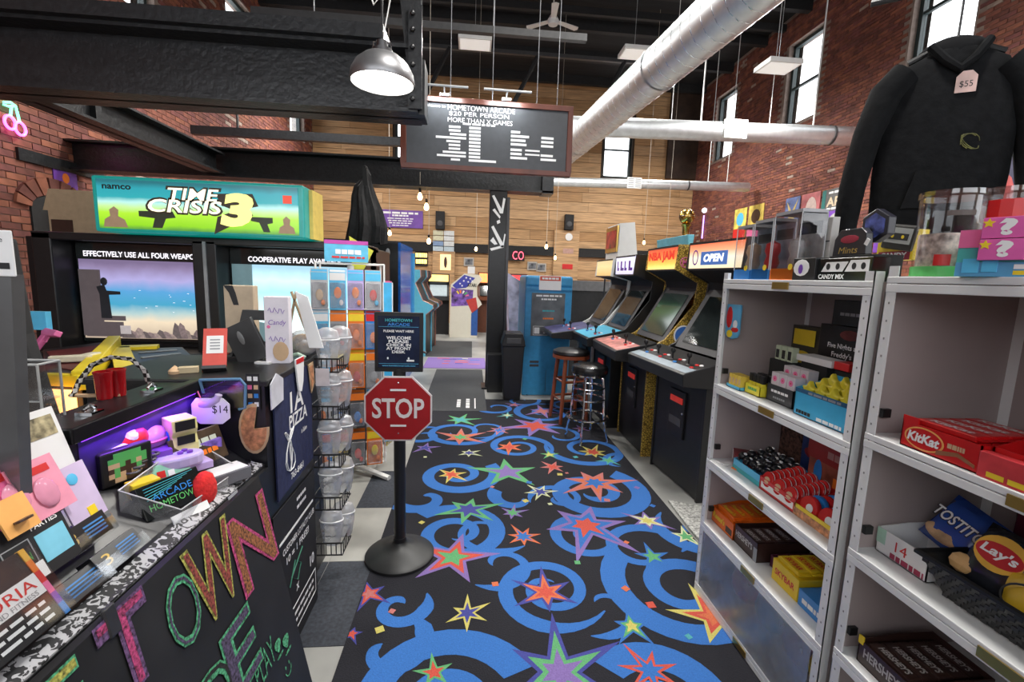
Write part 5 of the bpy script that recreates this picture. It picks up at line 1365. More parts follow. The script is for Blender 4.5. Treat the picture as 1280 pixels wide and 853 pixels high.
# ================================================================== games along the right of the walkway
def arcade(lab, loc, rz, w, side, art, cp, marq_txt=None, marq_tc=None, depth=.85, top=1.87, cpw=None, cpover=.28, screen=None, cpz=.98, group='arcade cabinets along the right', extra=None, body=None):
    """upright cabinet; local front -y, y = 0 at the lower front panel"""
    r = thing('arcade_cabinet', lab, 'arcade cabinet', loc, rz, group)
    body = body or black
    k = top / 1.87
    prof = [(0, 0), (0, .86), (-.03, .90), (-.02, .97), (.14, 1.06), (.37, 1.36), (.39, 1.55), (.18, 1.66 * k), (.20, top), (depth, top), (depth, 0)]
    for s_ in (-1, 1):
        MB().prism(prof, 'x', s_ * w / 2 - (.02 if s_ > 0 else 0), s_ * w / 2 + (.02 if s_ < 0 else 0)).build('side_panel', side, r, bevel=.003)
    i = w / 2 - .021
    f = MB().box(-i, i, .01, .04, .02, .86).build('front_panel', body, r)
    MB().box(-i, i, .04, depth - .02, 0, .06).build('plinth', blackm, r); MB().box(-i, i, depth - .05, depth - .02, .05, top - .01).build('back_panel', blackm, r)
    d = MB().box(-.11, .11, -.008, .012, .38, .74).build('coin_door', body, f, bevel=.004)
    MB().box(-.085, .085, -.013, -.006, .645, .69).build('coin_slot', mat('coin_red', (.45, .02, .02), .3, emit=.25, ecol=(.8, .05, .03)), f)
    MB().box(-.085, .085, -.012, -.006, .47, .53).build('coin_return', dgrey, f)
    MB().lathe([(.010, 0), (.010, .008), (0, .009)], 10).build('lock', chrome, f, loc=(.10, -.008, .58), rot=(PI / 2, 0, 0))
    # control panel
    c = cpw or w
    pr = [(-cpover, .87), (-cpover - .005, cpz - .03), (-cpover + .01, cpz - .02), (.14, cpz + .07), (.14, .87)]
    if cpw: pr[-1] = (.06, .84); pr[-2] = (.06, cpz + .055)
    P_ = MB().prism(pr, 'x', -c / 2, c / 2).build('control_panel', body, r, bevel=.006)
    sl = (.09) / (.14 + cpover)
    ang = math.atan(sl)
    def top_at(x, y): return Vector((x, y, cpz - .02 + (y + cpover - .01) * sl + .002))
    q = MB(); y1 = .13 if not cpw else .05
    q.poly([top_at(-c / 2 + .01, -cpover + .015), top_at(c / 2 - .01, -cpover + .015), top_at(c / 2 - .01, y1), top_at(-c / 2 + .01, y1)])
    q.build('panel_overlay', cp, P_)
    npl = 4 if cpw and cpw > .8 else 2
    for j in range(npl):
        x = -c / 2 + c * (j + .5) / npl
        b = top_at(x - .05, -cpover * .45)
        jk = MB(); jk.lathe([(.024, 0), (.02, .004), (.007, .006), (.006, .045), (.014, .052), (.019, .066), (.014, .082), (0, .086)], 12); jk.build('joystick', black, P_, smooth=True, loc=b)
        for dx, dy, m_ in ((.02, .02, red), (.055, .03, paper), (.035, -.03, (blue, red)[j % 2])):
            MB().lathe([(.014, 0), (.014, .006), (.010, .010), (0, .010)], 12).build('button', m_, P_, smooth=True, loc=top_at(x + dx, -cpover * .45 + dy))
    # screen, bezel, hood and marquee
    bz = MB(); bz.poly([(-i, .13, 1.03), (i, .13, 1.03), (i, .40, 1.50), (-i, .40, 1.50)]); bz.build('bezel', dgrey, r)
    sc = MB(); n_ = Vector((0, -.47, .27)).normalized() * .006
    def on(x, t): return Vector((x, .13 + .27 * t, 1.03 + .47 * t)) + n_
    sc.poly([on(-i * .78, .10), on(i * .78, .10), on(i * .78, .88), on(-i * .78, .88)]); sc.build('screen', screen or screenoff, r)
    MB().prism([(.40, 1.50), (.39, 1.56), (.20, 1.655 * k), (.23, 1.66 * k), (.42, 1.60)], 'x', -i, i).build('hood', blackm, r)
    h = MB().box(-i, i, .195, .235, 1.655 * k, top - .01).build('marquee', art, r)
    MB().box(-i, i, .2, depth - .02, top - .02, top - .003).build('top_panel', blackm, r)
    m = MB(); m.box(-i, i, .188, .2, 1.65 * k, 1.665 * k); m.box(-i, i, .188, .2, top - .02, top - .004); m.build('marquee_retainer', black, h)
    if marq_txt:
        ftext(h, marq_txt, marq_tc or inkw, 0, .192, (1.66 * k + top) / 2 + .01, w * .75, (top - 1.66 * k) * .42, bold=.04)
    return r
goldm = bpy.data.materials.new('gold_honeycomb_side'); goldm.use_nodes = True
nt = goldm.node_tree; bs = nt.nodes['Principled BSDF']; bs.inputs['Roughness'].default_value = .45
vo = nt.nodes.new('ShaderNodeTexVoronoi'); vo.inputs['Scale'].default_value = 52; vo.feature = 'DISTANCE_TO_EDGE'
tc = nt.nodes.new('ShaderNodeTexCoord'); rp = nt.nodes.new('ShaderNodeValToRGB'); rp.color_ramp.elements[0].position = .06; rp.color_ramp.elements[1].position = .16; rp.color_ramp.elements[0].color = (.12, .07, .012, 1); rp.color_ramp.elements[1].color = (.60, .40, .07, 1)
nt.links.new(tc.outputs['Object'], vo.inputs['Vector']); nt.links.new(vo.outputs['Distance'], rp.inputs['Fac']); nt.links.new(rp.outputs['Color'], bs.inputs['Base Color'])
jamart = ramp_screen('fiery_marquee', ((0, (.95, .75, .25)), (.3, (.9, .45, .08)), (.6, (.75, .16, .04)), (1., (.45, .05, .03))), lo=1.66, hi=1.87, emit=1.5)
openart = ramp_screen('cream_red_marquee', ((0, (.85, .68, .40)), (.45, (.85, .72, .55)), (.7, (.8, .35, .18)), (1., (.75, .12, .05))), lo=1.66, hi=1.87, emit=1.35)
whiteart = ramp_screen('white_violet_marquee', ((0, (.55, .50, .75)), (.5, (.80, .80, .95)), (1., (.70, .68, .90))), lo=1.6, hi=1.85, emit=1.2)
court = ramp_screen('green_court_screen', ((0, (.02, .03, .02)), (.35, (.03, .06, .03)), (.6, (.05, .16, .05)), (.8, (.02, .04, .03)), (1., (.015, .02, .02))), lo=1.0, hi=1.5, emit=.5, rough=.08)
greycp = mat('grey_blue_panel', (.27, .33, .38), .4, var=.15, scale=12); redcp = mat('red_pale_panel', (.55, .22, .20), .4, var=.7, scale=9)
bluecp = mat('light_blue_panel', (.08, .42, .62), .4, var=.1); darkart = mat('dark_purple_panel', (.05, .05, .14), .4, var=.5, scale=12)
R90 = -PI / 2
c1 = arcade('nearest black arcade cabinet beside the shelf, marquee reading OPEN', (1.585, 3.26, 0), R90 + .09, .70, black, openart, greycp, None, cpw=.86, cpover=.23)
hm = [c for c in c1.children if c.name.startswith('marquee')][0]
m = MB(); m.box(-.16, .16, .190, .1945, 1.69, 1.79); m.build('marquee_plate', mat('marquee_blue', (.05, .12, .35), .4, emit=.4, ecol=(.1, .25, .7)), hm)
ftext(hm, 'OPEN', mat('marquee_white', (.9, .9, .9), .4, var=0, emit=1.0), .0, .188, 1.742, .24, .06, bold=.05, slant=.2)
m = MB(); ring(m, (-.24, .193, 1.75), (1, 0, 0), (0, 0, 1), .04, .06, .012); m.build('marquee_swirl', purple, hm)
c2 = arcade('gold-sided basketball arcade cabinet with a fiery marquee', (1.53, 4.10, 0), R90 + .0, .68, goldm, jamart, redcp, None, cpw=.74, cpover=.30, screen=court)
hm = [c for c in c2.children if c.name.startswith('marquee')][0]
ftext(hm, 'NBA JAM', mat('marquee_redtxt', (.5, .03, .02), .4, var=0, emit=.6, ecol=(.8, .05, .02)), 0, .190, 1.775, .56, .10, bold=.05)
sp_ = [c for c in c2.children if c.name.startswith('side_panel')]
sd = max(sp_, key=lambda o: sum(v.co.x for v in o.data.vertices))
m = MB(); m.tube([(.3405, .26 + .04 * math.cos(2 * PI * k / 20), 1.72 + .04 * math.sin(2 * PI * k / 20)) for k in range(20)], .004, 4, closed=True); m.build('pink_emblem', pink, sd)
text(sd, 'M', pink, (.3412, .26, 1.72), (0, 1, 0), (0, 0, 1), .045, .05, bold=.04)
m = MB(); m.prism([(.30 + .075 * math.cos(a), 1.10 + .075 * math.sin(a)) for a in [2 * PI * k / 20 for k in range(20)]], 'x', .340, .3415); m.build('blue_emblem', mat('emblem_blue', (.05, .16, .5), .4), sd)
m = MB(); m.prism([(.30 + .088 * math.cos(a), 1.10 + .088 * math.sin(a)) for a in [2 * PI * k / 20 for k in range(20)]], 'x', .340, .3408); m.build('emblem_rim', paper, sd)
r = thing('topper_board', 'light blue topper board on the gold-sided basketball game', 'topper', (1.84, 4.15, 1.872))
MB().prism([(-.02, 0), (.02, 0), (.03, .085), (-.03, .085)], 'y', -.36, .30).build('board', mat('topper_blue', (.15, .50, .62), .4), r, bevel=.004)
r = thing('gold_trophy', 'gold basketball trophy standing on top of the gold-sided game', 'trophy', (1.98, 4.20, 1.872))
MB().lathe([(.06, 0), (.06, .01), (.035, .03), (.028, .10), (.035, .19), (.05, .215), (.03, .225)], 18).build('stem', gold, r, smooth=True)
bl_ = MB().ball((0, 0, .29), .072, 20).build('ball', gold, r, smooth=True)
for ax in range(3):
    q = []
    for k in range(24):
        a = 2 * PI * k / 24; v = [.0725 * math.cos(a), .0725 * math.sin(a)]
        q.append({0: (v[0], v[1], .29), 1: (0, v[0], .29 + v[1]), 2: (v[0], 0, .29 + v[1])}[ax])
    MB().tube(q, .0022, 4, closed=True).build('ball_seam', brown, bl_)
c3 = arcade('black arcade cabinet with a light blue control panel and white lit marquee', (1.44, 4.83, 0), R90 + .03, .60, black, whiteart, bluecp, None, cpover=.26, top=1.82)
hm = [c for c in c3.children if c.name.startswith('marquee')][0]
for x, w_ in ((-.22, .05), (-.12, .09), (.0, .06), (.12, .10)):
    m = MB(); m.prism([(x, 1.66), (x + w_, 1.66), (x + w_, 1.69), (x + w_ * .4, 1.69), (x + w_ * .4, 1.76), (x, 1.76)], 'y', .190, .1945); m.build('marquee_print', purple, hm)
lowart = ramp_screen('amber_marquee', ((0, (.75, .45, .15)), (.5, (.85, .7, .35)), (1., (.7, .5, .3))), lo=1.6, hi=1.85, emit=1.0)
c4_ = arcade('white-sided arcade cabinet with a dark purple control panel and tall topper', (1.40, 5.47, 0), R90 + .02, .64, white, lowart, darkart, None, cpw=.68, cpover=.48, top=1.80, cpz=.95)
r = thing('marquee_topper', 'white backed topper with a red picture on the white-sided game', 'topper', (1.69, 5.46, 1.802), R90)
MB().prism([(-.02, 0), (.22, 0), (.16, .42), (-.01, .40)], 'x', -.24, .24).build('housing', white, r)
MB().box(-.22, .22, -.034, -.016, .08, .38).build('frame', brass, r); MB().box(-.18, .18, -.040, -.034, .13, .33).build('picture', mat('red_photo', (.35, .03, .02), .3, var=.8, scale=9), r)
for y, lab in ((5.3, 'round glowing globe lamp left of the white-sided game'),):
    gp = at(757, 336, y=6.35); r = thing('globe_lamp', lab, 'lamp', (gp.x, gp.y, 0)); MB().ball((0, 0, gp.z), .055, 14).build('globe', mat('globe_glow', (.95, .85, .65), .4, var=0, emit=1.8, ecol=(1, .8, .5)), r, smooth=True); MB().tube([(0, 0, 0), (0, 0, gp.z - .05)], .012, 6).build('pole', black, r)

# ---------------------------------------------------------------- stools
def stool(name, lab, loc, wood):
    r = thing(name, lab, 'stool', loc)
    if wood:
        lw = mat('cherry_wood', (.22, .055, .022), .35, var=.3, scale=9, stretch=(1, 1, .15))
        MB().lathe([(.20, .70), (.20, .735), (0, .735)], 28).build('seat_ring', lw, r, smooth=True)
        MB().lathe([(.19, .735), (.20, .75), (.195, .775), (.16, .79), (0, .793)], 28).build('cushion', black, r, smooth=True)
        for k in range(4):
            a = PI / 4 + k * PI / 2 + .2
            MB().tube([(.15 * math.cos(a), .15 * math.sin(a), .71), (.215 * math.cos(a), .215 * math.sin(a), 0)], [.024, .019], 8).build('leg', lw, r)
        for z, q in ((.25, .195), (.45, .178)):
            m = MB(); m.tube([(q * math.cos(PI / 4 + k * PI / 2 + .2), q * math.sin(PI / 4 + k * PI / 2 + .2), z) for k in range(4)], .014, 6, closed=True); m.build('stretcher', lw, r)
    else:
        MB().lathe([(.15, .655), (.172, .67), (.176, .71), (.165, .735), (.12, .75), (0, .753)], 28).build('cushion', mat('black_vinyl', (.012, .012, .013), .25, var=.1), r, smooth=True)
        MB().lathe([(.15, .64), (.16, .645), (.16, .66), (.14, .66)], 28).build('seat_band', chrome, r, smooth=True)
        for k in range(4):
            a = PI / 4 + k * PI / 2 + .3
            c_, s_ = math.cos(a), math.sin(a)
            MB().tube([(.08 * c_, .08 * s_, .655), (.135 * c_, .135 * s_, .62), (.15 * c_, .15 * s_, .5), (.16 * c_, .16 * s_, .24), (.205 * c_, .205 * s_, 0.012), (.205 * c_, .205 * s_, 0)], .0125, 8).build('leg', chrome, r, smooth=True)
        for z, q in ((.24, .195), (.42, .155), (.53, .15)):
            MB().tube([(q * math.cos(2 * PI * k / 28), q * math.sin(2 * PI * k / 28), z) for k in range(28)], .0125 if z < .3 else .009, 7, closed=True).build('foot_ring', chrome, r, smooth=True)
    return r
stool('bar_stool', 'reddish wooden bar stool with a black cushion in front of the games', (1.09, 4.80, .009), True)
stool('bar_stool', 'chrome bar stool with a round black vinyl seat in front of the games', (1.13, 4.16, .009), False)

# ---------------------------------------------------------------- blue redemption machine, bin, dark cabinet
r = thing('ticket_machine', 'tall light blue coin machine with a dark printed panel and paper sign', 'machine', (1.0, 5.87, 0), .05)
bm = mat('machine_blue', (.05, .30, .58), .35, var=.08)
MB().box(-.31, .31, 0, .55, 0, 1.50).build('body', bm, r, bevel=.012); MB().box(-.31, .31, -.02, .55, 1.44, 1.58).build('head', bm, r, bevel=.03)
pn = MB().box(-.225, .215, -.012, .005, .80, 1.36).build('front_panel', mat('grey_print_panel', (.13, .14, .15), .3, var=.3, scale=8), r)
for k, (z, w_, h) in enumerate(((1.325, .34, .022), (1.28, .2, .02), (1.13, .16, .02), (1.03, .14, .02))): marks(pn, (inkw, inkw, teal, orange)[k], (-.0, -.0128, z), (1, 0, 0), (0, 0, 1), w_, h, k)
m = MB(); m.box(-.19, .19, -.0135, -.012, .81, .815); m.box(-.19, .19, -.0135, -.012, .925, .93); m.box(-.195, -.19, -.0135, -.012, .81, .93); m.box(.19, .195, -.0135, -.012, .81, .93); m.box(-.18, -.11, -.0135, -.012, .83, .91); m.build('panel_print', inkw, pn)
for k in range(3): marks(pn, inkw, (.05, -.0135, .84 + .03 * k), (1, 0, 0), (0, 0, 1), .22, .014, k + 8)
MB().box(-.30, .30, -.026, -.0, 1.40, 1.43).build('trim_rail', bm, r)
s1 = MB().box(-.14, .15, -.028, -.022, 1.40, 1.585).build('paper_sign', paper, r); MB().box(-.13, .14, -.030, -.028, 1.52, 1.575).build('red_band', mat('signal_red', (.60, .08, .04), .5), s1); marks(s1, inkw, (.005, -.0305, 1.548), (1, 0, 0), (0, 0, 1), .22, .025, 3)
m = MB(); m.box(-.22, -.10, -.006, .002, .44, .47); m.box(-.22, -.10, -.006, .002, .39, .42); m.build('coin_slot', dgrey, r)
m = MB(); m.box(.0, .24, -.004, .002, .03, .36); m.build('service_door', bm, r, bevel=.003); MB().box(.0, .004, -.006, .002, .05, .34).build('hinge', dgrey, r)
MB().lathe([(.02, 0), (.02, .03)], 10, (-.24, .02, -.0)).build('caster', black, r)
r = thing('trash_can', 'tall black swing-lid trash can beside the blue machine', 'trash can', (.535, 5.72, 0))
MB().prism([(-.105, 0), (.105, 0), (.14, .70), (-.14, .70)], 'y', -.12, .14).build('bin', mat('black_plastic_bin', (.014, .014, .015), .4, var=.1), r, bevel=.012)
MB().prism([(-.15, .69), (.15, .69), (.14, .76), (.11, .86), (-.11, .86), (-.14, .76)], 'y', -.14, .16).build('lid', mat('black_plastic_bin', (0, 0, 0)), r, bevel=.012); MB().box(-.09, .09, -.146, -.138, .73, .80).build('swing_flap', dgrey, r, bevel=.004)
r = thing('dark_side_cabinet', 'dark grey cabinet side standing behind the blue machine', 'cabinet', (1.80, 6.85, 0))
MB().box(-.36, .42, 0, .6, 0, 1.38).build('body', blackm, r); MB().box(-.36, .42, -.01, .6, 1.38, 1.53).build('head', mat('mid_grey_panel', (.12, .12, .125), .5), r)
# ================================================================== far end of the hall
r = thing('photo_machine', 'tall black game cabinet with a shiny blue side, left of the walkway', 'arcade cabinet', (-1.35, 6.05, 0))
MB().box(-.42, .40, 0, 1.15, 0, 1.935).build('body', black, r); MB().box(.40, .43, -.0, 1.2, 0.0, 1.94).build('blue_side', mat('gloss_blue_side', (.02, .12, .45), .12, var=.2), r)
MB().box(.405, .46, 1.2, 1.24, 0, 1.86).build('edge_frame', skyb, r); MB().ball((.27, -.004, 1.81), (.028, .004, .055), 14).build('oval_badge', grey, r)
def side_cab(lab, loc, rz, prof, m_, stripe=None, w=.62, group='far arcade cabinets'):
    r = thing('arcade_cabinet', lab, 'arcade cabinet', loc, rz, group)
    for s_ in (-1, 1):
        MB().prism(prof, 'x', s_ * w / 2 - .012, s_ * w / 2 + .012).build('side_panel', m_, r)
        if stripe: MB().tube([(s_ * w / 2, y, z) for y, z in prof[1:-2]], .013, 5).build('edge_moulding', stripe, r)
    p2 = [(y + (.02 if y < .3 else -.02), z) for y, z in prof]
    MB().prism(p2, 'x', -w / 2 + .014, w / 2 - .014).build('body', black, r)
    return r
PF = [(.0, 0), (.0, .80), (-.14, .92), (-.13, .98), (.06, 1.06), (.20, 1.38), (.10, 1.50), (.11, 1.63), (.62, 1.63), (.62, 0)]
lbm = mat('pale_blue_side', (.12, .48, .65), .4, var=.06)
side_cab('pale blue sided cabinet in profile at the far end of the walkway', (-.82, 8.95, 0), PI / 2 - .1, PF, lbm, mat('pinkish_moulding', (.45, .25, .22), .4))
side_cab('second dark cabinet in profile right behind the pale blue one', (-.80, 9.75, 0), PI / 2 - .1, PF, mat('rust_side', (.30, .13, .10), .5), None)
r = side_cab('white cabinet side printed with stars, stripes and rainbow art', (.16, 11.75, 0), PI / 2, [(.0, 0), (.0, .75), (-.10, .85), (.02, 1.05), (.03, 1.30), (-.10, 1.47), (-.02, 1.58), (.35, 1.60), (.68, 1.32), (.70, 0)], mat('cream_white_side', (.70, .68, .58), .4, var=.02), None, w=.6)
# side art: sheet over the camera-facing side
def art(pts, m_, lift, nm='side_art'):
    q = MB(); q.poly([(-.3125 - lift * .001, y, z) for y, z in pts]); q.build(nm, m_, r)
_prof_x = -.3125
# local +x of this cabinet points to world +y, so the camera sees local -x
art([(.08, 1.50), (.35, 1.57), (.64, 1.30), (.55, 1.22), (.30, 1.25)], mat('flag_blue', (.05, .06, .38), .45), 1)
art([(.66, 1.26), (.55, 1.22), (.12, 1.20), (.14, .82), (.66, .78)], mat('flag_violet', (.16, .08, .34), .45, var=.9, scale=9), 1)
art([(.05, 1.02), (.30, .95), (.14, .62), (-.0, .74)], mat('flag_red', (.5, .05, .04), .45), 2)
art([(.0, .74), (.16, .62), (.16, .06), (.0, .06)], mat('flag_navy', (.03, .10, .35), .45), 2)
for k, (y, z) in enumerate(((.2, 1.48), (.3, 1.50), (.25, 1.40), (.36, 1.42), (.45, 1.35), (.15, 1.42), (.4, 1.30))):
    q = MB(); q.poly([(-.316, y + (.03 if j % 2 == 0 else .013) * math.cos(j * PI / 5), z + (.03 if j % 2 == 0 else .013) * math.sin(j * PI / 5)) for j in range(10)]); q.build('star_print', inkw, r)
for k in range(5):
    q = MB(); a0 = .9 + k * .45
    q.poly([(-.317, .42 + .2 * math.cos(a), 1.02 + .17 * math.sin(a)) for a in (a0, a0 + .25)] + [(-.317, .42 + .11 * math.cos(a), 1.02 + .09 * math.sin(a)) for a in (a0 + .25, a0)]); q.build('ray_print', (yellow, orange, inkw, green, pink)[k], r)
text(r, 'ATARI', ink, (-.318, .16, 1.32), (0, -1, 0), (0, 0, 1), .22, .09, bold=.03)
tag(MB().box(-.09, .09, -.06, .06, 0, .18).build('white_box', paper, loc=(-.02, 11.75, 1.602)), 'small white box on top of the stars and stripes cabinet', 'box')
def front_cab(lab, loc, rz, m_, glow, scr, w=.6, top=1.6):
    r = thing('arcade_cabinet', lab, 'arcade cabinet', loc, rz, 'far arcade cabinets')
    MB().prism([(0, 0), (0, .8), (-.12, .9), (.05, 1.0), (.14, 1.3), (.02, 1.36), (.03, top), (.6, top), (.6, 0)], 'x', -w / 2, w / 2).build('body', m_, r)
    MB().box(-w / 2 + .03, w / 2 - .03, .005, .03, 1.38, top - .03).build('marquee', glow, r)
    MB().prism([(.04, 1.02), (.13, 1.29), (.14, 1.28), (.05, 1.0)], 'x', -w / 2 + .06, w / 2 - .06).build('screen', scr, r)
    return r
scrw = mat('pale_lit_screen', (.3, .35, .36), .2, emit=.5, ecol=(.6, .72, .75))
front_cab('black arcade cabinet with an amber lit marquee far back', (-.86, 12.0, 0), .05, black, mat('amber_glow', (.9, .6, .2), .4, var=.5, scale=6, emit=1.6, ecol=(1, .62, .18)), scrw, .56, 1.58)
front_cab('dark red lit cabinet far back just right of the black post', (.92, 9.6, 0), .1, mat('dark_red_cab', (.06, .012, .012), .4), mat('red_glow', (.8, .05, .05), .4, emit=1.2, ecol=(1, .05, .05)), screenoff, .5, 1.62)
front_cab('cabinet with an orange glow far back left of the black post', (.42, 12.6, 0), .0, mat('brown_cab', (.12, .04, .02), .4), mat('orange_glow', (.9, .3, .1), .4, emit=1.4, ecol=(1, .3, .08)), screenoff, .5, 1.66)
r = thing('pinball_backbox', 'slanted white and violet cabinet just left of the blue machine', 'cabinet', (.70, 7.3, 0))
MB().prism([(-.04, 0), (.20, 0), (.20, 1.42), (-.14, 1.62)], 'y', 0, .5).build('body', mat('silver_violet', (.40, .38, .48), .3, var=.6, scale=5), r)

# ---------------------------------------------------------------- things fixed to the back wall
YW = YB - .03
r = thing('wall_banner', 'purple banner with a green round logo and white lettering on the back wall', 'banner', (-2.5, YW, 0))
MB().box(-.93, .92, -.02, 0, 2.98, 3.52).build('cloth', mat('purple_banner', (.17, .07, .36), .6, var=.3, scale=2), r)
m = MB(); disc(m, (-.62, -.021, 3.27), (1, 0, 0), (0, 0, 1), .22, .22, 24, 0); disc(m, (-.62, -.022, 3.27), (1, 0, 0), (0, 0, 1), .17, .17, 24, 1); m.build('round_logo', [mat('logo_grey', (.3, .32, .3), .5), mat('logo_green', (.35, .48, .10), .5)], r)
for k, (z, w_, h) in enumerate(((3.43, 1.1, .06), (3.35, .5, .05), (3.26, .8, .03), (3.19, .75, .03), (3.12, .7, .03), (3.05, .5, .025))): marks(r, inkw, (.22, -.022, z), (1, 0, 0), (0, 0, 1), w_, h, k)
for x, y, lab in ((-1.03, YW, 'black loudspeaker on the back wall above the poster grid'), (3.08, YW, 'black loudspeaker on the back wall above the wooden pillar')):
    r = thing('wall_speaker', lab, 'speaker', (x, y, 2.97 if x < 0 else 3.12), group='wall speakers')
    MB().box(-.14, .14, -.2, 0, 0, .55 if x < 0 else .48).build('cabinet', blackm, r, bevel=.01); MB().lathe([(.09, 0), (.07, .01), (0, .012)], 18).build('cone', dgrey, r, loc=(0, -.2, .18), rot=(PI / 2, 0, 0))
r = thing('wood_pillar', 'flat wooden pillar board behind the poster grid', 'pillar', (-.92, YW, 0))
MB().box(-.34, .36, -.1, 0, 0, 2.3).build('board', WOOD[2], r)
r = thing('poster_grid', 'grid of eight pale blue and yellow notices on the wooden pillar', 'posters', (-.92, YW - .105, 2.28))
for i in range(4):
    for j in range(2):
        MB().box(-.33 + .34 * j, -.01 + .34 * j, -.008, 0, .015 + .165 * i, .16 + .165 * i).build('notice', (mat('pale_blue_notice', (.5, .6, .66), .6), mat('mid_blue_notice', (.22, .32, .5), .6), mat('cream_notice', (.62, .60, .42), .6), mat('white_notice', (.66, .68, .68), .6))[(0, 0, 1, 3, 2, 3, 2, 3)[i * 2 + j]], r)
r = thing('wood_pillar', 'wooden pillar board right of centre under the black loudspeaker', 'pillar', (3.05, YW, 0))
MB().box(-.42, .40, -.1, 0, 0, 3.1).build('board', WOOD[2], r)
for k, (z, lab, m_) in enumerate(((2.9, 'round white sign on the right wooden pillar', paper), (1.95, 'red rectangular sign low on the right wooden pillar', red), (2.45, 'small pinkish sign in the middle of the right wooden pillar', mat('dusty_pink', (.5, .3, .25), .5)))):
    tag((MB().lathe([(.12, 0), (.12, .02)], 18).build('wall_sign', m_, loc=(3.1, YW - .105, z), rot=(PI / 2, 0, 0)) if k == 0 else MB().box(-.17, .17, -.012, 0, -.08, .08).build('wall_sign', m_, loc=(3.1, YW - .105, z))), lab, 'sign')
r = thing('neon_word_sign', 'yellow glowing neon word sign on the back wall', 'neon sign', (-1.62, YW, 1.85))
MB().box(-.2, .2, -.03, 0, -.04, .42).build('backing', blackm, r)
yn = mat('yellow_neon', (1, .7, .2), .4, var=0, emit=3, ecol=(1, .6, .12))
marks(r, yn, (0, -.032, .30), (1, 0, 0), (0, 0, 1), .36, .13, 2, 'neon_tube'); marks(r, yn, (0, -.032, .10), (1, 0, 0), (0, 0, 1), .34, .13, 5, 'neon_tube')
r = thing('lit_poster', 'warm lit poster with a dark figure on the wooden pillar', 'poster', (-.85, YW - .105, 1.70))
MB().box(-.17, .17, -.02, 0, 0, .50).build('panel', mat('warm_lit_panel', (.8, .6, .3), .5, emit=.9, ecol=(1, .7, .35)), r); MB().ball((0, -.021, .25), (.05, .003, .18), 12).build('print', brown, r)
for x, z, lab in ((-.11, 1.86, 'small framed grey picture left of the black post'), (1.95, 1.80, 'small framed picture behind the blue machine, left one'), (2.25, 1.76, 'small framed picture behind the blue machine, right one')):
    r = thing('framed_picture', lab, 'picture', (x, YW, z), group='framed pictures on the back wall')
    m = MB(); m.box(-.16, .16, -.03, 0, 0, .27); m.build('frame', mat('pale_frame', (.45, .42, .38), .5), r); MB().box(-.12, .12, -.034, -.03, .04, .23).build('picture', mat('grey_photo', (.15, .16, .18), .5, var=.8, scale=8), r)
r = thing('neon_word_sign', 'red neon letters on the back wall right of the black post', 'neon sign', (1.35, YW - .1, 2.2))
text(r, 'CO', mat('red_neon', (1, .2, .2), .4, var=0, emit=3.5, ecol=(1, .06, .12)), (.12, -.03, .05), (1, 0, 0), (0, 0, 1), .36, .26, bold=-.01, name='neon_tube'); MB().box(-.33, .33, -.01, 0, -.12, .22).build('backing', blackm, r)
# ================================================================== white steel shelving on the right
wpaint = mat('white_shelf_paint', (.80, .81, .81), .4, var=.05, scale=6)
rosy = mat('bounce_tinted_panel', (.40, .335, .325), .5, var=.06, scale=4)  # pale panels; reddish bounce light is put into this colour
FX, BX = 1.162, 1.585
def shelf_unit(lab, y0, y1, zs, top, rails=True):
    r = thing('steel_shelf_unit', lab, 'shelf', ((FX + BX) / 2, (y0 + y1) / 2, 0), -PI / 2, 'white shelf units')
    W = (y1 - y0) / 2; D = (BX - FX) / 2
    for sx in (-1, 1):
        for sy in (-1, 1):
            x = sx * W; y = sy * D
            m = MB(); m.box(min(x, x - sx * .032), max(x, x - sx * .032), min(y, y - sy * .003), max(y, y - sy * .003), 0.02, top + .03); m.box(min(x, x - sx * .003), max(x, x - sx * .003), min(y, y - sy * .032), max(y, y - sy * .032), 0.02, top + .03)
            p = m.build('upright', wpaint, r)
            if sy < 0:
                h = MB()
                for k in range(int(top / .05)):
                    h.box(x - sx * .019, x - sx * .015, y - .0010, y - .0002, .06 + .05 * k, .066 + .05 * k)
                hh = h.build('slot_holes', mat('slot_grey', (.25, .25, .25), .6), p); hh['kind'] = 'stuff'
            MB().box(min(x, x - sx * .04), max(x, x - sx * .04), min(y, y - sy * .04), max(y, y - sy * .04), .009, .022).build('foot', dgrey, r)
    for z in list(zs) + [top]:
        m = MB(); m.box(-W + .004, W - .004, -D + .003, D - .003, z - .004, z); m.box(-W + .001, W - .001, -D - .0015, -D + .006, z - .017, z + .001); m.box(-W + .001, W - .001, -D - .0015, -D + .004, z - .042, z - .019); m.box(-W + .004, W - .004, D - .006, D, z - .03, z)
        m.build('shelf', wpaint, r, bevel=.002)
    MB().box(-W + .003, W - .003, D - .002, D + .003, .03, top).build('back_panel', rosy, r)
    for sx in (-1, 1):
        MB().box(min(sx * W, sx * (W - .004)), max(sx * W, sx * (W - .004)), -D + .03, D - .002, .03, top).build('side_panel', rosy, r)
    for z in list(zs):
        for sx in (-1, 1): MB().box(sx * (W - .014) - .006, sx * (W - .014) + .006, -D + .03, -D + .055, z + .05, z + .075).build('shelf_bolt', black, r)
    for z in list(zs)[(0 if len(zs) < 4 else 0):] + [top]:
        MB().box(-.045, .045, -D - .006, -D - .0015, z - .034, z - .008).build('label_clip', brass, r)
    return r
Z1 = (1.08, .705, .385, .05); T1 = 1.572
Z2 = (1.132, .768, .43, .05); T2 = 1.585
shelf_unit('white steel shelf unit full of candy and toys, the farther of the two', 1.236, 2.035, Z1, T1)
shelf_unit('white steel shelf unit with snack bags and candy boxes, nearest the camera', .37, 1.195, Z2, T2)
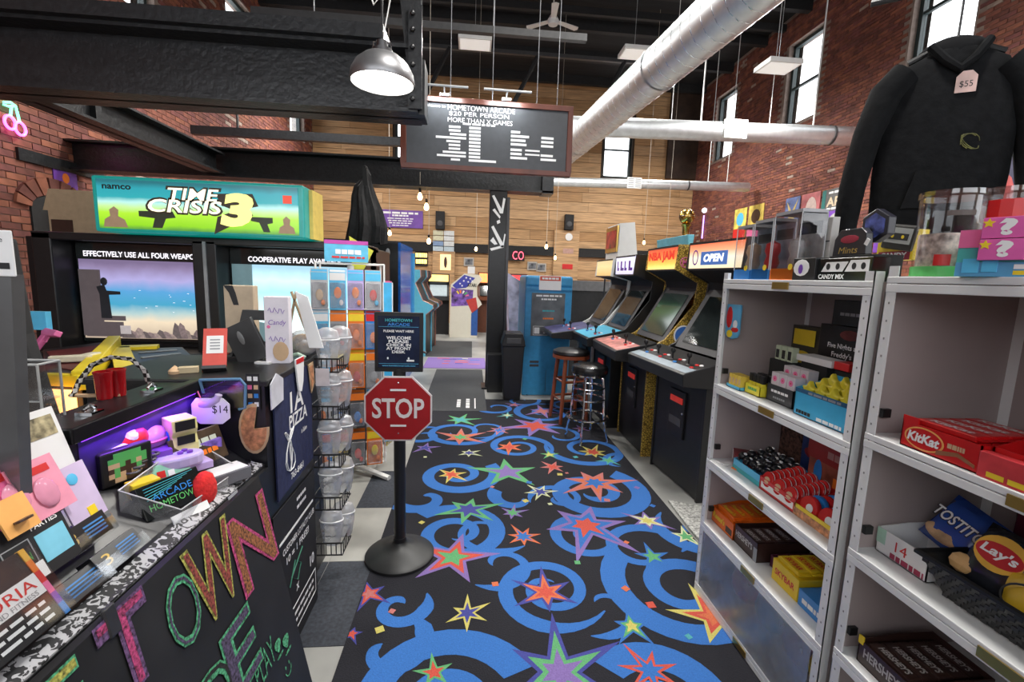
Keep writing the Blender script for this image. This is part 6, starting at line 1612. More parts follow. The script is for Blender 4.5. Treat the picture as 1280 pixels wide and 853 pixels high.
r = tag(MB().prism([(1.275, .06), (1.99, .06), (1.99, .345), (1.275, .345)], 'x', FX - .004, FX - .002).build('plastic_sheet', glass_mat('frosted_sheet', (.85, .86, .88), .2, .25, milk=.30, milkcol=(.42, .43, .44))), 'milky plastic sheet hung across the lowest bay of the farther shelf', 'sheet')
for k, (y, m_, lab) in enumerate(((1.86, red, 'red bag blurred behind the milky plastic sheet'), (1.68, teal, 'teal bag blurred behind the milky plastic sheet'), (1.50, lilac, 'lilac bag blurred behind the milky plastic sheet'), (1.36, yellow, 'yellow bag blurred behind the milky plastic sheet'))):
    tag(MB().ball((0, 0, 0), (.11, .075, .11), 12).build('stored_bag', m_, smooth=True, loc=(1.36, y, .165)), lab, 'bag')

R9 = -PI / 2
def carton(name, lab, cat, y, z, w, h, d, m_, x=1.24, rz=R9, group=None):
    """closed printed box on a shelf, front edge at x"""
    r = thing(name, lab, cat, (x + d / 2, y, z), rz, group)
    MB().box(-w / 2, w / 2, -d / 2, d / 2, 0, h).build('carton', m_, r, bevel=.002)
    r['d'] = d
    return r
def tray(name, lab, y, z, w, d, hf, hb, m_, x=1.22, cat='display box', rz=R9, inner=None):
    """open-topped counter display box with a low front and taller back"""
    r = thing(name, lab, cat, (x, y, z), rz)
    t = .003
    m = MB(); m.box(-w / 2, w / 2, 0, t, 0, hf); m.box(-w / 2, w / 2, d - t, d, 0, hb); m.box(-w / 2, w / 2, 0, d, 0, t)
    for s_ in (-1, 1):
        a = s_ * w / 2; m.prism([(0, 0), (d, 0), (d, hb), (d * .55, (hf + hb) / 2 if hb > hf * 1.4 else hb), (0, hf)], 'x', min(a, a - s_ * t), max(a, a - s_ * t))
    m.build('carton', m_, r)
    return r
def place(o, p, rz=0):
    o.location = p; return o
def loc_in(root, x, y, z):
    a = root.rotation_euler[2]; c, s_ = math.cos(a), math.sin(a)
    return (root.location.x + x * c - y * s_, root.location.y + x * s_ + y * c, root.location.z + z)
ORD = ('first', 'second', 'third', 'fourth', 'fifth', 'sixth', 'seventh')
def bars(root, n, w, d, th, y0, z0, m_, name, lab, group, dy=None, txt=None, tcol=None, rows=1):
    """individually wrapped bars lying in a display box, stacked front to back"""
    proto = None
    for j in range(rows):
        for i in range(n):
            p = loc_in(root, 0, y0 + i * (dy or th), z0 + j * (th + .0015))
            lb = lab + (('', ', upper layer', ', lower layer')[0 if rows == 1 else 2 - j]) + ', ' + ORD[i] + ' from the front'
            if proto is None:
                proto = thing(name, lb, 'candy bar', p, root.rotation_euler[2], group)
                MB().box(-w / 2 + .012, w / 2 - .012, 0, d, 0, th).build('wrapper', m_, proto, bevel=.003)
                for s_ in (-1, 1):
                    MB().prism([(s_ * (w / 2 - .012), .0), (s_ * w / 2, .002), (s_ * w / 2, d - .002), (s_ * (w / 2 - .012), d)], 'z', th * .45, th * .55).build('crimp', m_, proto)
                if txt:
                    text(proto, txt, tcol, (0, d / 2, th + .0006), (1, 0, 0), (0, 1, 0), w * .6, d * .5, bold=.03, name='print')
            else:
                dup(proto, p, label=lb)
    return proto

# ---------------------------------------------------------------- farther unit, upper shelf (z 1.08)
z = Z1[0] + .001
r = thing('sweet_pouch', 'red and blue lollipop pouch hanging inside the upper left of the shelf', 'pouch', (1.20, 1.985, 1.30), R9 + .35)
MB().prism([(-.038, .03), (-.03, .01), (0, 0), (.03, .01), (.038, .03), (.036, .16), (-.038, .16)], 'y', -.006, .006).build('pouch', mat('pouch_blue', (.12, .42, .66), .3), r, bevel=.004)
m = MB(); m.ball((-.018, -.007, .10), (.016, .002, .05), 12); m.ball((.015, -.007, .045), (.02, .002, .012), 10); m.build('red_print', red, r); MB().ball((-.01, -.008, .025), (.016, .002, .018), 10).build('yellow_print', yellow, r); MB().ball((.015, -.007, .07), (.012, .002, .02), 10).build('white_print', paper, r)
for k in range(4):
    y = 1.965 - k * .024
    r = carton('mini_candy_box', 'small yellow candy box in the blue-edged row, %s from the left' % ('first', 'second', 'third', 'fourth')[k], 'candy box', y, z + .006, .022, .058, .05, mat('candy_yellow', (.80, .58, .08), .4), 1.20, group='small yellow candy boxes')
    MB().box(-.007, .007, -.0256, -.025, .018, .042).build('print', tan, r)
r = tray('display_tray', 'thin blue cardboard tray under the small yellow candy boxes', 1.93, z, .106, .06, .014, .02, skyb, 1.194)
r = tray('display_tray', 'bright yellow tray of little black-capped bottles', 1.82, z, .105, .09, .042, .05, mat('lemon_yellow', (.85, .75, .05), .35), 1.215)
marks(r, green, (0, -.0006, .025), (1, 0, 0), (0, 0, 1), .06, .012, 1)
for i in range(4):
    for j in range(2):
        q = thing('toy_bottle', 'black-capped candy bottle in the yellow tray, %s row, %s from left' % (('front', 'back')[j], ORD[i]), 'bottle', loc_in(r, -.038 + .025 * i, .022 + .036 * j, .004), R9, 'candy bottles in the yellow tray')
        MB().box(-.009, .009, -.008, .008, 0, .05).build('bottle', mat('lemon_yellow', (0, 0, 0)), q, bevel=.002); MB().box(-.010, .010, -.009, .009, .05, .085).build('cap', black, q, bevel=.002); MB().box(-.007, .007, -.0088, -.008, .015, .035).build('label', paper, q)
r = tray('display_tray', 'dark grey two-tier display box of white cube boxes', 1.675, z, .155, .15, .07, .10, mat('smoke_carton', (.04, .04, .045), .3, var=.2), 1.235)
marks(r, inkw, (0, -.0006, .045), (1, 0, 0), (0, 0, 1), .10, .01, 3); marks(r, grey, (0, -.0006, .02), (1, 0, 0), (0, 0, 1), .07, .008, 4)
for i in range(3):
    for j in range(2):
        q = carton('cube_box', 'white cube candy box in the grey display, %s row, %s one' % (('front', 'back')[j], ('left', 'middle', 'right')[i]), 'candy box', 0, 0, .044, .062, .044, mat('pale_cube', (.66, .60, .62), .5), group='white cube boxes')
        q.location = loc_in(r, -.047 + .047 * i, .03 + .05 * j, .058 if j == 0 else .085)
        MB().lathe([(.012, 0), (.012, .0005)], 14).build('print', pink, q, loc=(0, -.0222, .036), rot=(PI / 2, 0, 0)); MB().ball((0, -.0225, .036), (.004, .0008, .004), 8).build('dot', red, q)
for i in range(3):
    q = carton('toy_bottle', 'black and white mini machine toy behind the white cubes, %s one' % ('left', 'middle', 'right')[i], 'toy', 1.865 - .038 * i, z + .150, .03, .062, .03, mat('pale_mint', (.55, .62, .45), .4), 1.345, group='mini machine toys'); MB().box(-.010, .010, -.0156, -.015, .008, .045).build('screen', black, q)
carton('riser_box', 'dark box lifting the mini machine toys behind the cubes', 'box', 1.83, z, .15, .149, .06, blackm, 1.34)
r = carton('display_header', 'yellow and black candy display header at the back of the upper shelf', 'display', 1.895, z, .17, .295, .05, mat('dark_band_card', (.05, .045, .03), .5), 1.49)
m = MB(); m.box(-.065, .065, -.0315, -.03, .21, .28, 0); m.prism([(-.065, .07)] + [(-.065 + .013 * k, .165 + .02 * math.sin(PI * k / 10)) for k in range(11)] + [(.065, .07)], 'y', -.0315, -.03, 0); m.build('yellow_band', yellow, r); marks(r, brown, (0, -.0322, .15), (1, 0, 0), (0, 0, 1), .09, .02, 4)
r = carton('flat_white_box', 'flat white box lying behind the white cubes', 'box', 1.68, z + .165, .19, .026, .08, paper, 1.365)
carton('riser_box', 'dark box under the flat white box on the upper shelf', 'box', 1.68, z, .14, .164, .07, blackm, 1.37)
carton('riser_box', 'dark box carrying the small red box on the upper shelf', 'box', 1.545, z, .08, .164, .06, blackm, 1.38)
carton('small_red_box', 'small red box beside the flat white box', 'box', 1.545, z + .165, .07, .03, .06, red, 1.37)
r = carton('horror_game_box', 'tall black display box with white lettering at the back of the shelf', 'display', 1.665, z, .25, .32, .06, mat('gloss_black_box', (.014, .012, .012), .3, var=.6, scale=12), 1.47)
ftext(r, 'Five Nights at', inkw, .0, -.0306, .235, .15, .026, bold=.02); ftext(r, "Freddy's", inkw, .0, -.0306, .20, .10, .028, bold=.02); m = MB(); m.ball((.03, -.031, .285), (.05, .002, .02), 12); m.build('dim_red_print', mat('dim_red', (.12, .02, .02), .4, var=.6), r)
r = carton('horror_game_box', 'plain black top box stacked on the tall black display box', 'display', 1.64, z + .322, .19, .10, .05, mat('gloss_black_box', (0, 0, 0)), 1.47); marks(r, grey, (0, -.031, .045), (1, 0, 0), (0, 0, 1), .1, .012, 5)
sb_ = mat('star_box_blue', (.05, .42, .72), .35, var=.05); db = mat('star_box_edge', (.02, .10, .22), .4)
r = tray('display_tray', 'sky blue display box full of yellow star candies', 1.435, z, .24, .16, .10, .145, sb_, 1.21)
MB().box(-.12, .12, -.001, 0, .085, .10).build('dark_band', db, r); marks(r, ink, (-.07, -.0014, .015), (1, 0, 0), (0, 0, 1), .07, .012, 3); marks(r, inkw, (.05, -.0014, .012), (1, 0, 0), (0, 0, 1), .11, .012, 6); marks(r, grey, (.02, -.0016, .092), (1, 0, 0), (0, 0, 1), .15, .008, 8)
st_m = mat('star_yellow', (.82, .70, .05), .35)
pts5 = [((.038 if k % 2 == 0 else .020) * math.cos(PI / 2 + k * PI / 5), (.038 if k % 2 == 0 else .020) * math.sin(PI / 2 + k * PI / 5)) for k in range(10)]
for j in range(3):
    for i in range(4):
        q = thing('star_candy', 'yellow star candy in the blue display, %s row, %s from left' % (('front', 'middle', 'back')[j], ORD[i]), 'candy', loc_in(r, -.085 + .056 * i + .01 * (j % 2), .018 + .042 * j, .095 + .014 * j), R9 + random.uniform(-.15, .15), 'star candies in the blue display')
        mm = MB(); mm.prism(pts5, 'y', 0, .022); mm.build('star', st_m, q, bevel=.006); MB().box(-.012, .012, .004, .018, -.09, -.02).build('handle', st_m, q)

# ---------------------------------------------------------------- farther unit, second shelf (z .705)
z = Z1[1] + .001
r = carton('book_box', 'dark red and white boxed set at the left of the second shelf', 'box', 1.93, z, .11, .055, .20, mat('wine_print', (.22, .02, .025), .4, var=.4, scale=12), 1.25, rz=R9 - .5); MB().box(-.055, -.02, -.102, -.1, 0, .055).build('white_label', paper, r)
tag(MB().box(-.04, .04, -.03, .03, 0, .004).build('paper_note', paper, loc=(1.23, 1.975, z), rot=(0, 0, .4)), 'loose white paper note at the left of the second shelf', 'paper'); tag(MB().box(-.03, .03, -.02, .02, 0, .006).build('orange_packet', orange, loc=(1.25, 1.90, z), rot=(0, 0, .3)), 'flat orange packet in front of the dark red box', 'packet')
r = tray('display_tray', 'light blue display tray heaped with black and white candies', 1.81, z, .21, .20, .05, .075, skyb, 1.225); MB().box(-.105, .105, -.001, 0, .0, .02).build('mint_band', teal, r)
cm_ = mat('black_candy', (.012, .012, .014), .3)
for i in range(5):
    for j in range(4):
        q = thing('ball_candy', 'black and white candy in the blue tray, %s row, %s from left' % (ORD[j], ORD[i]), 'candy', loc_in(r, -.082 + .041 * i + random.uniform(-.006, .006), .03 + .044 * j, .058 + .008 * j + random.uniform(0, .012)), random.uniform(0, 3), 'black candies in the blue tray')
        MB().ball((0, 0, 0), (.022, .02, .017), 10).build('candy', cm_, q, smooth=True); MB().ball((0, -.010, .010), (.010, .009, .007), 8).build('white_mark', paper, q); MB().tube([(-.02, 0, -.005), (-.03, 0, -.012)], .006, 6).build('tail', cm_, q)
carton('pattern_box', 'brown box with a small dotted pattern at the back of the second shelf', 'box', 1.925, z, .14, .225, .05, mat('brown_dots', (.10, .05, .035), .5, var=1.2, scale=70), 1.50)
r = carton('display_header', 'dark blue and red display header at the back of the second shelf', 'display', 1.78, z, .135, .23, .04, mat('navy_header', (.03, .06, .20), .4, var=.5, scale=9), 1.50); MB().ball((.0, -.0205, .12), (.05, .002, .025), 12).build('red_print', mat('dim_crimson', (.3, .02, .03), .4), r)
r = carton('display_header', 'brick red game display backboard with orange blocks', 'display', 1.58, z, .23, .26, .03, mat('brick_header', (.34, .09, .055), .45, var=.5, scale=14), 1.415); MB().box(-.125, .125, -.0165, -.015, .15, .235).build('red_band', mat('deep_red_band', (.36, .02, .02), .4), r); marks(r, mat('faded_pink_ink', (.5, .25, .22), .5), (.04, -.0172, .19), (1, 0, 0), (0, 0, 1), .12, .028, 2)
m = MB(); m.ball((-.06, -.017, .10), (.022, .002, .055), 12); m.build('blue_print', blue, r); MB().box(.02, .12, -.017, -.015, .02, .11).build('orange_block', orange, r)
r = tray('display_tray', 'red display box packed with rows of round red tins', 1.605, z, .215, .17, .055, .085, red, 1.22); MB().box(-.095, .095, -.001, 0, .012, .038).build('white_band', paper, r)
redt = mat('red_tin', (.58, .02, .02), .25)
for j in range(7):
    for i in range(3):
        q = thing('round_tin', 'round red tin in the red box, %s row, %s from left' % (ORD[j], ORD[i]), 'tin', loc_in(r, -.066 + .066 * i + .004 * (j % 2), .012 + .021 * j, .055 + .004 * j), R9, 'round red tins')
        q.rotation_euler = (-.25, 0, R9)
        MB(Matrix.Rotation(PI / 2, 4, 'X')).lathe([(.030, -.008), (.032, -.006), (.032, .006), (.030, .008)], 18).build('tin', redt, q, smooth=True); MB(Matrix.Rotation(PI / 2, 4, 'X')).lathe([(.0325, -.001), (.0325, .002)], 18).build('rim', paper, q)
        if j == 0: MB().ball((.0, -.009, -.004), (.018, .002, .014), 12).build('label', tan, q)
r = tray('display_tray', 'yellow-edged display box of red and blue disc toys', 1.405, z, .20, .15, .045, .07, yellow, 1.22); MB().box(-.1, .1, -.001, 0, .0, .03).build('print_band', mat('mixed_print', (.55, .25, .12), .4, var=.6, scale=50), r)
for j in range(4):
    for i in range(2):
        q = thing('disc_toy', '%s disc toy in the yellow-edged box, %s row, %s one' % (('red', 'blue')[(j) % 2], ORD[j], ('left', 'right')[i]), 'toy', loc_in(r, -.045 + .09 * i, .02 + .03 * j, .05), R9, 'disc toys')
        q.rotation_euler = (-.2, 0, R9)
        MB(Matrix.Rotation(PI / 2, 4, 'X')).lathe([(.040, -.010), (.043, -.006), (.043, .006), (.040, .010)], 20).build('disc', (redt, blue)[j % 2], q, smooth=True); MB(Matrix.Rotation(PI / 2, 4, 'X') @ Matrix.Translation((.008, 0, .0105))).lathe([(.016, 0), (.016, .001), (0, .001)], 14).build('white_spot', paper, q)

# ---------------------------------------------------------------- farther unit, third shelf (z .385)
z = Z1[2] + .001
og = mat('peanut_orange', (.82, .15, .01), .3, var=.05)
r = tray('candy_carton', 'orange open carton of orange candy bars', 1.935, z, .185, .24, .075, .10, og, 1.215, 'candy carton')
ftext(r, "Reese's", yellow, -.03, -.0012, .042, .10, .032, bold=.04, slant=.15); MB().box(.03, .08, -.001, 0, .012, .04).build('print', brown, r)
bars(r, 5, .16, .042, .02, .01, .055, og, 'candy_bar', 'orange candy bar in the orange carton', 'orange candy bars', dy=.044, rows=2, txt="Reese's", tcol=yellow)
dkb = mat('cocoa_brown', (.045, .022, .018), .3, var=.1)
r = tray('candy_carton', 'dark brown open carton of chocolate bars on the farther shelf', 1.76, z, .165, .24, .085, .085, dkb, 1.22, 'candy carton')
ftext(r, "HERSHEY'S", mat('silver_ink', (.5, .48, .46), .4), -.01, -.0012, .05, .12, .028, bold=.03); MB().box(.06, .083, -.001, 0, .0, .06).build('grey_corner', grey, r)
bars(r, 5, .14, .044, .018, .01, .058, dkb, 'candy_bar', 'dark chocolate bar on the farther shelf', 'chocolate bars on the farther shelf', dy=.046, txt="HERSHEY'S", tcol=mat('silver_ink', (0, 0, 0)))
r = tray('candy_carton', 'low purple-brown carton behind the yellow candy box', 1.60, z, .12, .2, .05, .05, mat('plum_carton', (.11, .02, .05), .4), 1.27, 'candy carton'); bars(r, 4, .10, .042, .016, .01, .035, mat('plum_wrap', (.15, .03, .07), .3), 'candy_bar', 'purple-brown bar behind the yellow candy box', 'purple bars', dy=.044)
ym = mat('bar_yellow', (.80, .55, .02), .35, var=.04)
r = carton('candy_carton', 'yellow candy bar box with red lettering', 'candy carton', 1.512, z, .145, .088, .16, ym, 1.225)
ftext(r, 'SKYBAR', red, -.0, -.0806, .045, .11, .026, bold=.03)
bars(r, 3, .13, .045, .018, -.07, .089, ym, 'candy_bar', 'yellow candy bar on the yellow box', 'yellow candy bars', dy=.05, txt='SKYBAR', tcol=red)
r = carton('candy_carton', 'blue candy box at the right end of the third shelf', 'candy carton', 1.365, z, .14, .065, .16, mat('bright_blue_box', (.05, .25, .62), .35, var=.06), 1.225); m = MB(); m.ball((.02, -.0, .0655), (.035, .05, .002), 14); m.build('oval_print', skyb, r); marks(r, inkw, (0, -.0806, .03), (1, 0, 0), (0, 0, 1), .10, .018, 2)
carton('candy_carton', 'orange-red box behind the blue candy box', 'candy carton', 1.33, z, .16, .11, .1, orange, 1.44)

# ---------------------------------------------------------------- nearer unit
z = Z2[0] + .001
kr = mat('candy_red', (.58, .01, .012), .3, var=.05)
r = tray('candy_carton', 'red open candy carton with a white and orange oval logo', 1.0, z, .195, .20, .068, .068, kr, 1.175, 'candy carton')
m = MB(); disc(m, (-.035, -.0012, .035), (1, 0, 0), (0, 0, 1), .052, .030, 28, 0); disc(m, (-.035, -.0016, .035), (1, 0, 0), (0, 0, 1), .047, .026, 28, 1); m.build('oval_logo', [mat('logo_orange', (.85, .42, .12), .4), kr], r)
ftext(r, 'KitKat', inkw, -.035, -.0021, .036, .082, .026, bold=.04, slant=.15); m = MB(); m.prism([(.0, .008), (.05, .022), (.09, .010), (.09, .018), (.05, .032), (.0, .02)], 'y', -.002, -.001); m.build('wafer_print', mat('wafer_brown', (.28, .11, .05), .5), r); marks(r, tan, (.045, -.0022, .042), (1, 0, 0), (0, 0, 1), .04, .012, 2)
MB().box(-.098, -.055, .0, .003, .068, .084).build('raised_tab', kr, r)
bars(r, 4, .17, .044, .016, .012, .048, kr, 'candy_bar', 'red candy bar in the oval-logo carton', 'red candy bars', dy=.046, rows=2, txt='KitKat', tcol=inkw)
r = tray('candy_carton', 'second red candy carton at the right edge, taller at the back', .79, z, .21, .22, .07, .13, kr, 1.195, 'candy carton'); marks(r, yellow, (0, -.0012, .012), (1, 0, 0), (0, 0, 1), .17, .012, 3); bars(r, 3, .18, .05, .02, .02, .03, kr, 'candy_bar', 'red bar in the right edge carton', 'red bars at the right edge', dy=.052)
r = carton('flat_clear_box', 'long red translucent box lying in front of the right edge carton', 'candy carton', .75, z, .30, .06, .025, mat('red_film', (.60, .05, .06), .2, var=.2), 1.167, rz=R9); marks(r, yellow, (-.03, -.0132, .012), (1, 0, 0), (0, 0, 1), .20, .012, 9)
z = Z2[1] + .001
r = tray('price_tray', 'white cardboard tray with a handwritten red 14 price', 1.10, z, .155, .17, .075, .085, paper, 1.235, 'tray'); ftext(r, '14', red, -.0, -.0008, .045, .035, .03); MB().box(-.078, -.05, -.001, 0, .03, .075).build('mint_label', mat('mint_label', (.45, .68, .55), .5), r); marks(r, mat('maroon_ink', (.35, .03, .08), .5), (.02, -.0008, .012), (1, 0, 0), (0, 0, 1), .10, .016, 7)
def chip_bag(lab, loc, rot, w, h, m_, th0=.055):
    r = thing('chip_bag', lab, 'chip bag', loc, rot=rot)
    m = MB(); nx, nz = 9, 9
    def P(i, j, s_):
        u = -1 + 2 * i / (nx - 1); v = -1 + 2 * j / (nz - 1)
        th = th0 * max(0, (1 - u ** 4)) ** .6 * max(0, 1 - v ** 4) ** .6 + .003 * math.sin(7 * u + 3 * v)
        return (u * w / 2 * (1 - .04 * (1 - abs(v))), s_ * th, h / 2 + v * h / 2)
    vs = [P(i, j, -1) for j in range(nz) for i in range(nx)] + [P(i, j, 1) for j in range(nz) for i in range(nx)]
    fs = []
    for k in (0, nx * nz):
        for j in range(nz - 1):
            for i in range(nx - 1):
                a = k + j * nx + i; fs.append((a, a + 1, a + nx + 1, a + nx))
    m._add(vs, fs, 0); m.build('bag', m_, r, smooth=True)
    return r
tb_ = mat('chip_blue_foil', (.03, .09, .40), .22, var=.25, scale=9)
r = chip_bag('blue and tan tortilla chip bag leaning in the white tray', (1.36, 1.085, z + .045), (-.5, .3, R9 + .1), .165, .15, tb_)
ftext(r, 'TOSTITOS', ink, 0, -.058, .085, .148, .034, bold=.06, slant=.1); ftext(r, 'TOSTITOS', inkw, 0, -.0588, .086, .143, .030, bold=.02, slant=.1); MB().ball((-.02, -.046, .035), (.045, .008, .022), 14).build('tan_print', mat('chip_tan', (.55, .36, .20), .35, var=.4, scale=30), r, smooth=True)
r = thing('woven_basket', 'black woven plastic basket of chip bags on the near shelf', 'basket', (1.20, .72, z), R9)
bkm = bpy.data.materials.new('black_woven_plastic'); bkm.use_nodes = True
nt = bkm.node_tree; bs = nt.nodes['Principled BSDF']; bs.inputs['Base Color'].default_value = (.02, .02, .02, 1); bs.inputs['Roughness'].default_value = .35
wv = nt.nodes.new('ShaderNodeTexChecker'); wv.inputs['Scale'].default_value = 90; tc = nt.nodes.new('ShaderNodeTexCoord'); bp = nt.nodes.new('ShaderNodeBump'); bp.inputs['Distance'].default_value = .012; nt.links.new(tc.outputs['Object'], wv.inputs['Vector']); nt.links.new(wv.outputs['Fac'], bp.inputs['Height']); nt.links.new(bp.outputs['Normal'], bs.inputs['Normal'])
m = MB(); a, b = .25, .30
def rg(w, d0, d1, z_): return [(-w, d0, z_), (w, d0, z_), (w, d1, z_), (-w, d1, z_)]
lo = rg(a, .035, .27, 0); hi = rg(b, 0, .30, .092); li = rg(a - .004, .04, .265, .004); hi2 = rg(b - .005, .005, .295, .092)
m._add(lo + hi, [(0, 1, 2, 3), (0, 1, 5, 4), (1, 2, 6, 5), (2, 3, 7, 6), (3, 0, 4, 7)], 0); m._add(li + hi2, [(0, 1, 2, 3), (0, 1, 5, 4), (1, 2, 6, 5), (2, 3, 7, 6), (3, 0, 4, 7)], 0); m.build('weave', bkm, r)
m = MB(); m.tube(rg(b + .004, -.004, .304, .094), .008, 6, closed=True); m.build('rim', black, r)
m = MB()
for i in range(7):
    t = .08 + .13 * i; y_ = .035 * (1 - t) - .002; zq = .092 * t; hw = .25 + .05 * t
    n_ = 34
    for k in range(n_):
        if (k + i) % 2: continue
        x_ = -hw + 2 * hw * k / n_
        m.box(x_ + .001, x_ + 2 * hw / n_ - .001, y_ - .002, y_, zq - .005, zq + .005)
m.build('weave_strips', mat('black_weave_strip', (.03, .03, .031), .35, var=.1), r)['kind'] = 'stuff'
r = chip_bag('black chip bag with a red and yellow oval logo in the basket', (1.285, .925, z + .035), (-.5, .12, R9 + .1), .15, .17, mat('black_foil', (.02, .022, .03), .2, var=.3, scale=14))
m = MB(); disc(m, (.0, -.058, .105), (1, 0, 0), (0, 0, 1), .050, .045, 24, 0); disc(m, (.0, -.0586, .102), (1, 0, 0), (0, 0, 1), .047, .027, 24, 1); m.build('oval_logo', [mat('logo_amber', (.75, .42, .05), .4), mat('logo_red', (.5, .01, .02), .4)], r); ftext(r, "Lay's", inkw, 0, -.0595, .103, .072, .030, bold=.03, slant=.1); MB().ball((-.05, -.045, .04), (.03, .012, .025), 10).build('chip_print', mat('chip_gold', (.6, .36, .15), .5), r)
r = chip_bag('yellow chip bag at the right end of the basket', (1.265, .80, z + .02), (-.4, -.2, R9), .14, .14, mat('yellow_foil', (.72, .46, .03), .25, var=.2, scale=12)); m = MB(); ring(m, (0, -.058, .07), (1, 0, 0), (0, 0, 1), .05, .035, .005); m.build('ring_print', ink, r)
for k, (y, c) in enumerate(((.62, (.30, .02, .03)), (.52, (.02, .05, .12)))):
    chip_bag(('dark red chip bag deep in the basket', 'dark chip bag deepest in the basket')[k], (1.36, y, z + .02), (-.4, .1, R9), .17, .19, mat('deep_foil_%d' % k, c, .25, var=.3, scale=12))
for k, y in enumerate((.99, .80)):
    chip_bag(('dark wine snack bag at the back of the near shelf, left', 'dark wine snack bag at the back of the near shelf, right')[k], (1.543, y, z + .0), (0, 0, R9), .17, .24, mat('wine_foil_%d' % k, ((.10, .01, .03), (.05, .015, .06))[k], .25, var=.3, scale=12), .032)
z = Z2[2] + .001
r = tray('candy_carton', 'dark carton of chocolate bars on the lowest visible near shelf', 1.055, z, .17, .24, .07, .085, dkb, 1.19, 'candy carton'); ftext(r, "HERSHEY'S", mat('silver_ink', (0, 0, 0)), 0, -.0012, .042, .13, .03, bold=.03); MB().box(-.086, -.07, -.002, .003, .06, .085).build('yellow_tab', yellow, r)
bars(r, 5, .15, .044, .018, .01, .055, dkb, 'candy_bar', 'dark chocolate bar on the lowest near shelf', 'chocolate bars on the near shelf', dy=.046, txt="HERSHEY'S", tcol=mat('silver_ink', (0, 0, 0)))
carton('candy_carton', 'dark carton with a red corner right of the low chocolate bars', 'candy carton', .87, z, .18, .075, .2, mat('dark_red_carton', (.06, .012, .012), .4), 1.19)

# ---------------------------------------------------------------- on top of the shelves
z = T1 + .001
for k, (y, w, h, lab, m_, cap) in enumerate(((1.965, .115, .225, 'clear boxed figure with blue and green base on top of the shelf, leftmost', blue, teal), (1.835, .12, .235, 'clear boxed figure with a blue base, second from the left', blue, grey), (1.69, .15, .25, 'larger clear boxed figure with an orange base on top of the shelf', orange, dgrey))):
    r = thing('figure_box', lab, 'figure box', (1.20 + .05, y, z), R9, 'boxed figures on top of the shelf')
    MB().box(-w / 2, w / 2, -.05, .05, 0, .045).build('base_card', m_, r); bc = MB().box(-w / 2, w / 2, .046, .05, .045, h).build('back_card', mat('pale_back_%d' % k, ((.30, .36, .42), (.34, .36, .44), (.36, .36, .36))[k], .5, var=.5, scale=14), r); MB().box(-w * .4, w * .4, .044, .046, h * .72, h * .9).build('title_print', ink, bc)
    MB().box(-w / 2, w / 2, -.05, .05, .0, h).build('window_shell', clear, r, bevel=.004)
    q = MB()
    for sx_ in (-1, 1):
        for sy_ in (-1, 1):
            q = MB(); q.tube([(sx_ * w / 2, .05 * sy_, .04), (sx_ * w / 2, .05 * sy_, h)], .0022, 5); q.build('shell_edge', mat('clear_edge_grey', (.45, .46, .48), .2), r)
    MB().box(-w / 2, w / 2, -.05, .05, h, h + .012).build('lid', mat('grey_lid', (.38, .38, .40), .3), r)
    MB().lathe([(.02, .045), (.03, .07), (.022, .10), (.03, .12), (.026, .15), (0, .165)], 12).build('figure', (tan, red, mat('ash_figure', (.3, .3, .3), .5, var=.4))[k], r, smooth=True)
    MB().lathe([(.012, 0), (.012, .001)], 12).build('badge', yellow, r, loc=(w * .28, -.051, .05), rot=(PI / 2, 0, 0))
r = carton('photo_box', 'black and white picture box with two round portraits on the shelf top', 'box', 1.655, z, .105, .235, .03, mat('pale_grey_card', (.48, .47, .45), .5), 1.31)
m = MB(); disc(m, (.0, -.0156, .18), (1, 0, 0), (0, 0, 1), .024, .028, 16); disc(m, (.0, -.0156, .11), (1, 0, 0), (0, 0, 1), .028, .03, 16); m.box(-.05, .05, -.0158, -.015, .145, .15); m.build('portrait_print', dgrey, r); MB().box(-.05, .05, -.0158, -.015, .04, .075).build('tan_band', tan, r)
r = carton('toy_carton', 'low black box with a white and violet figure print on the shelf top', 'box', 1.565, z, .11, .08, .05, black, 1.19); m = MB(); m.ball((-.01, -.026, .045), (.04, .002, .03), 12); m.build('print', paper, r); MB().ball((-.01, -.0285, .04), (.012, .001, .018), 8).build('print_mark', purple, r)
r = carton('candy_mix_box', 'long black candy mix box with tape-reel print on the shelf top', 'box', 1.40, z, .22, .075, .06, mat('gloss_black_card', (0, 0, 0)), 1.20)
m = MB(); m.prism([(-.09, .03), (-.07, .062), (.02, .062), (.0, .03)], 'y', -.0312, -.03); m.prism([(.01, .03), (.03, .066), (.10, .066), (.10, .03)], 'y', -.0312, -.03); m.build('cassette_print', paper, r); m = MB()
for x in (-.06, -.02, .045, .08): disc(m, (x, -.0316, .047), (1, 0, 0), (0, 0, 1), .009, .011, 12)
m.build('reel_print', ink, r); ftext(r, 'CANDY MIX', inkw, -.045, -.0312, .014, .11, .016, bold=.03)
r = thing('mint_tin', 'dark mint tin standing open on the black candy mix box', 'tin', (1.31, 1.50, z + .090), R9 - .1); MB().prism([(-.08, 0), (.08, 0), (.075, .07), (.05, .09), (-.05, .09), (-.075, .06)], 'y', -.012, .012).build('tin', mat('dark_tin', (.03, .03, .035), .3), r, bevel=.003)
ftext(r, 'Mints', mat('gold_ink', (0, 0, 0)), .0, -.0128, .018, .09, .022, slant=.2); MB().ball((.0, -.0125, .055), (.045, .001, .014), 10).build('print', mat('crimson_print', (.4, .03, .06), .4), r)
r = thing('hex_tin', 'hexagonal dark blue game tin tilted on the shelf top', 'tin', (1.345, 1.475, z + .135), rot=(0, .55, R9))
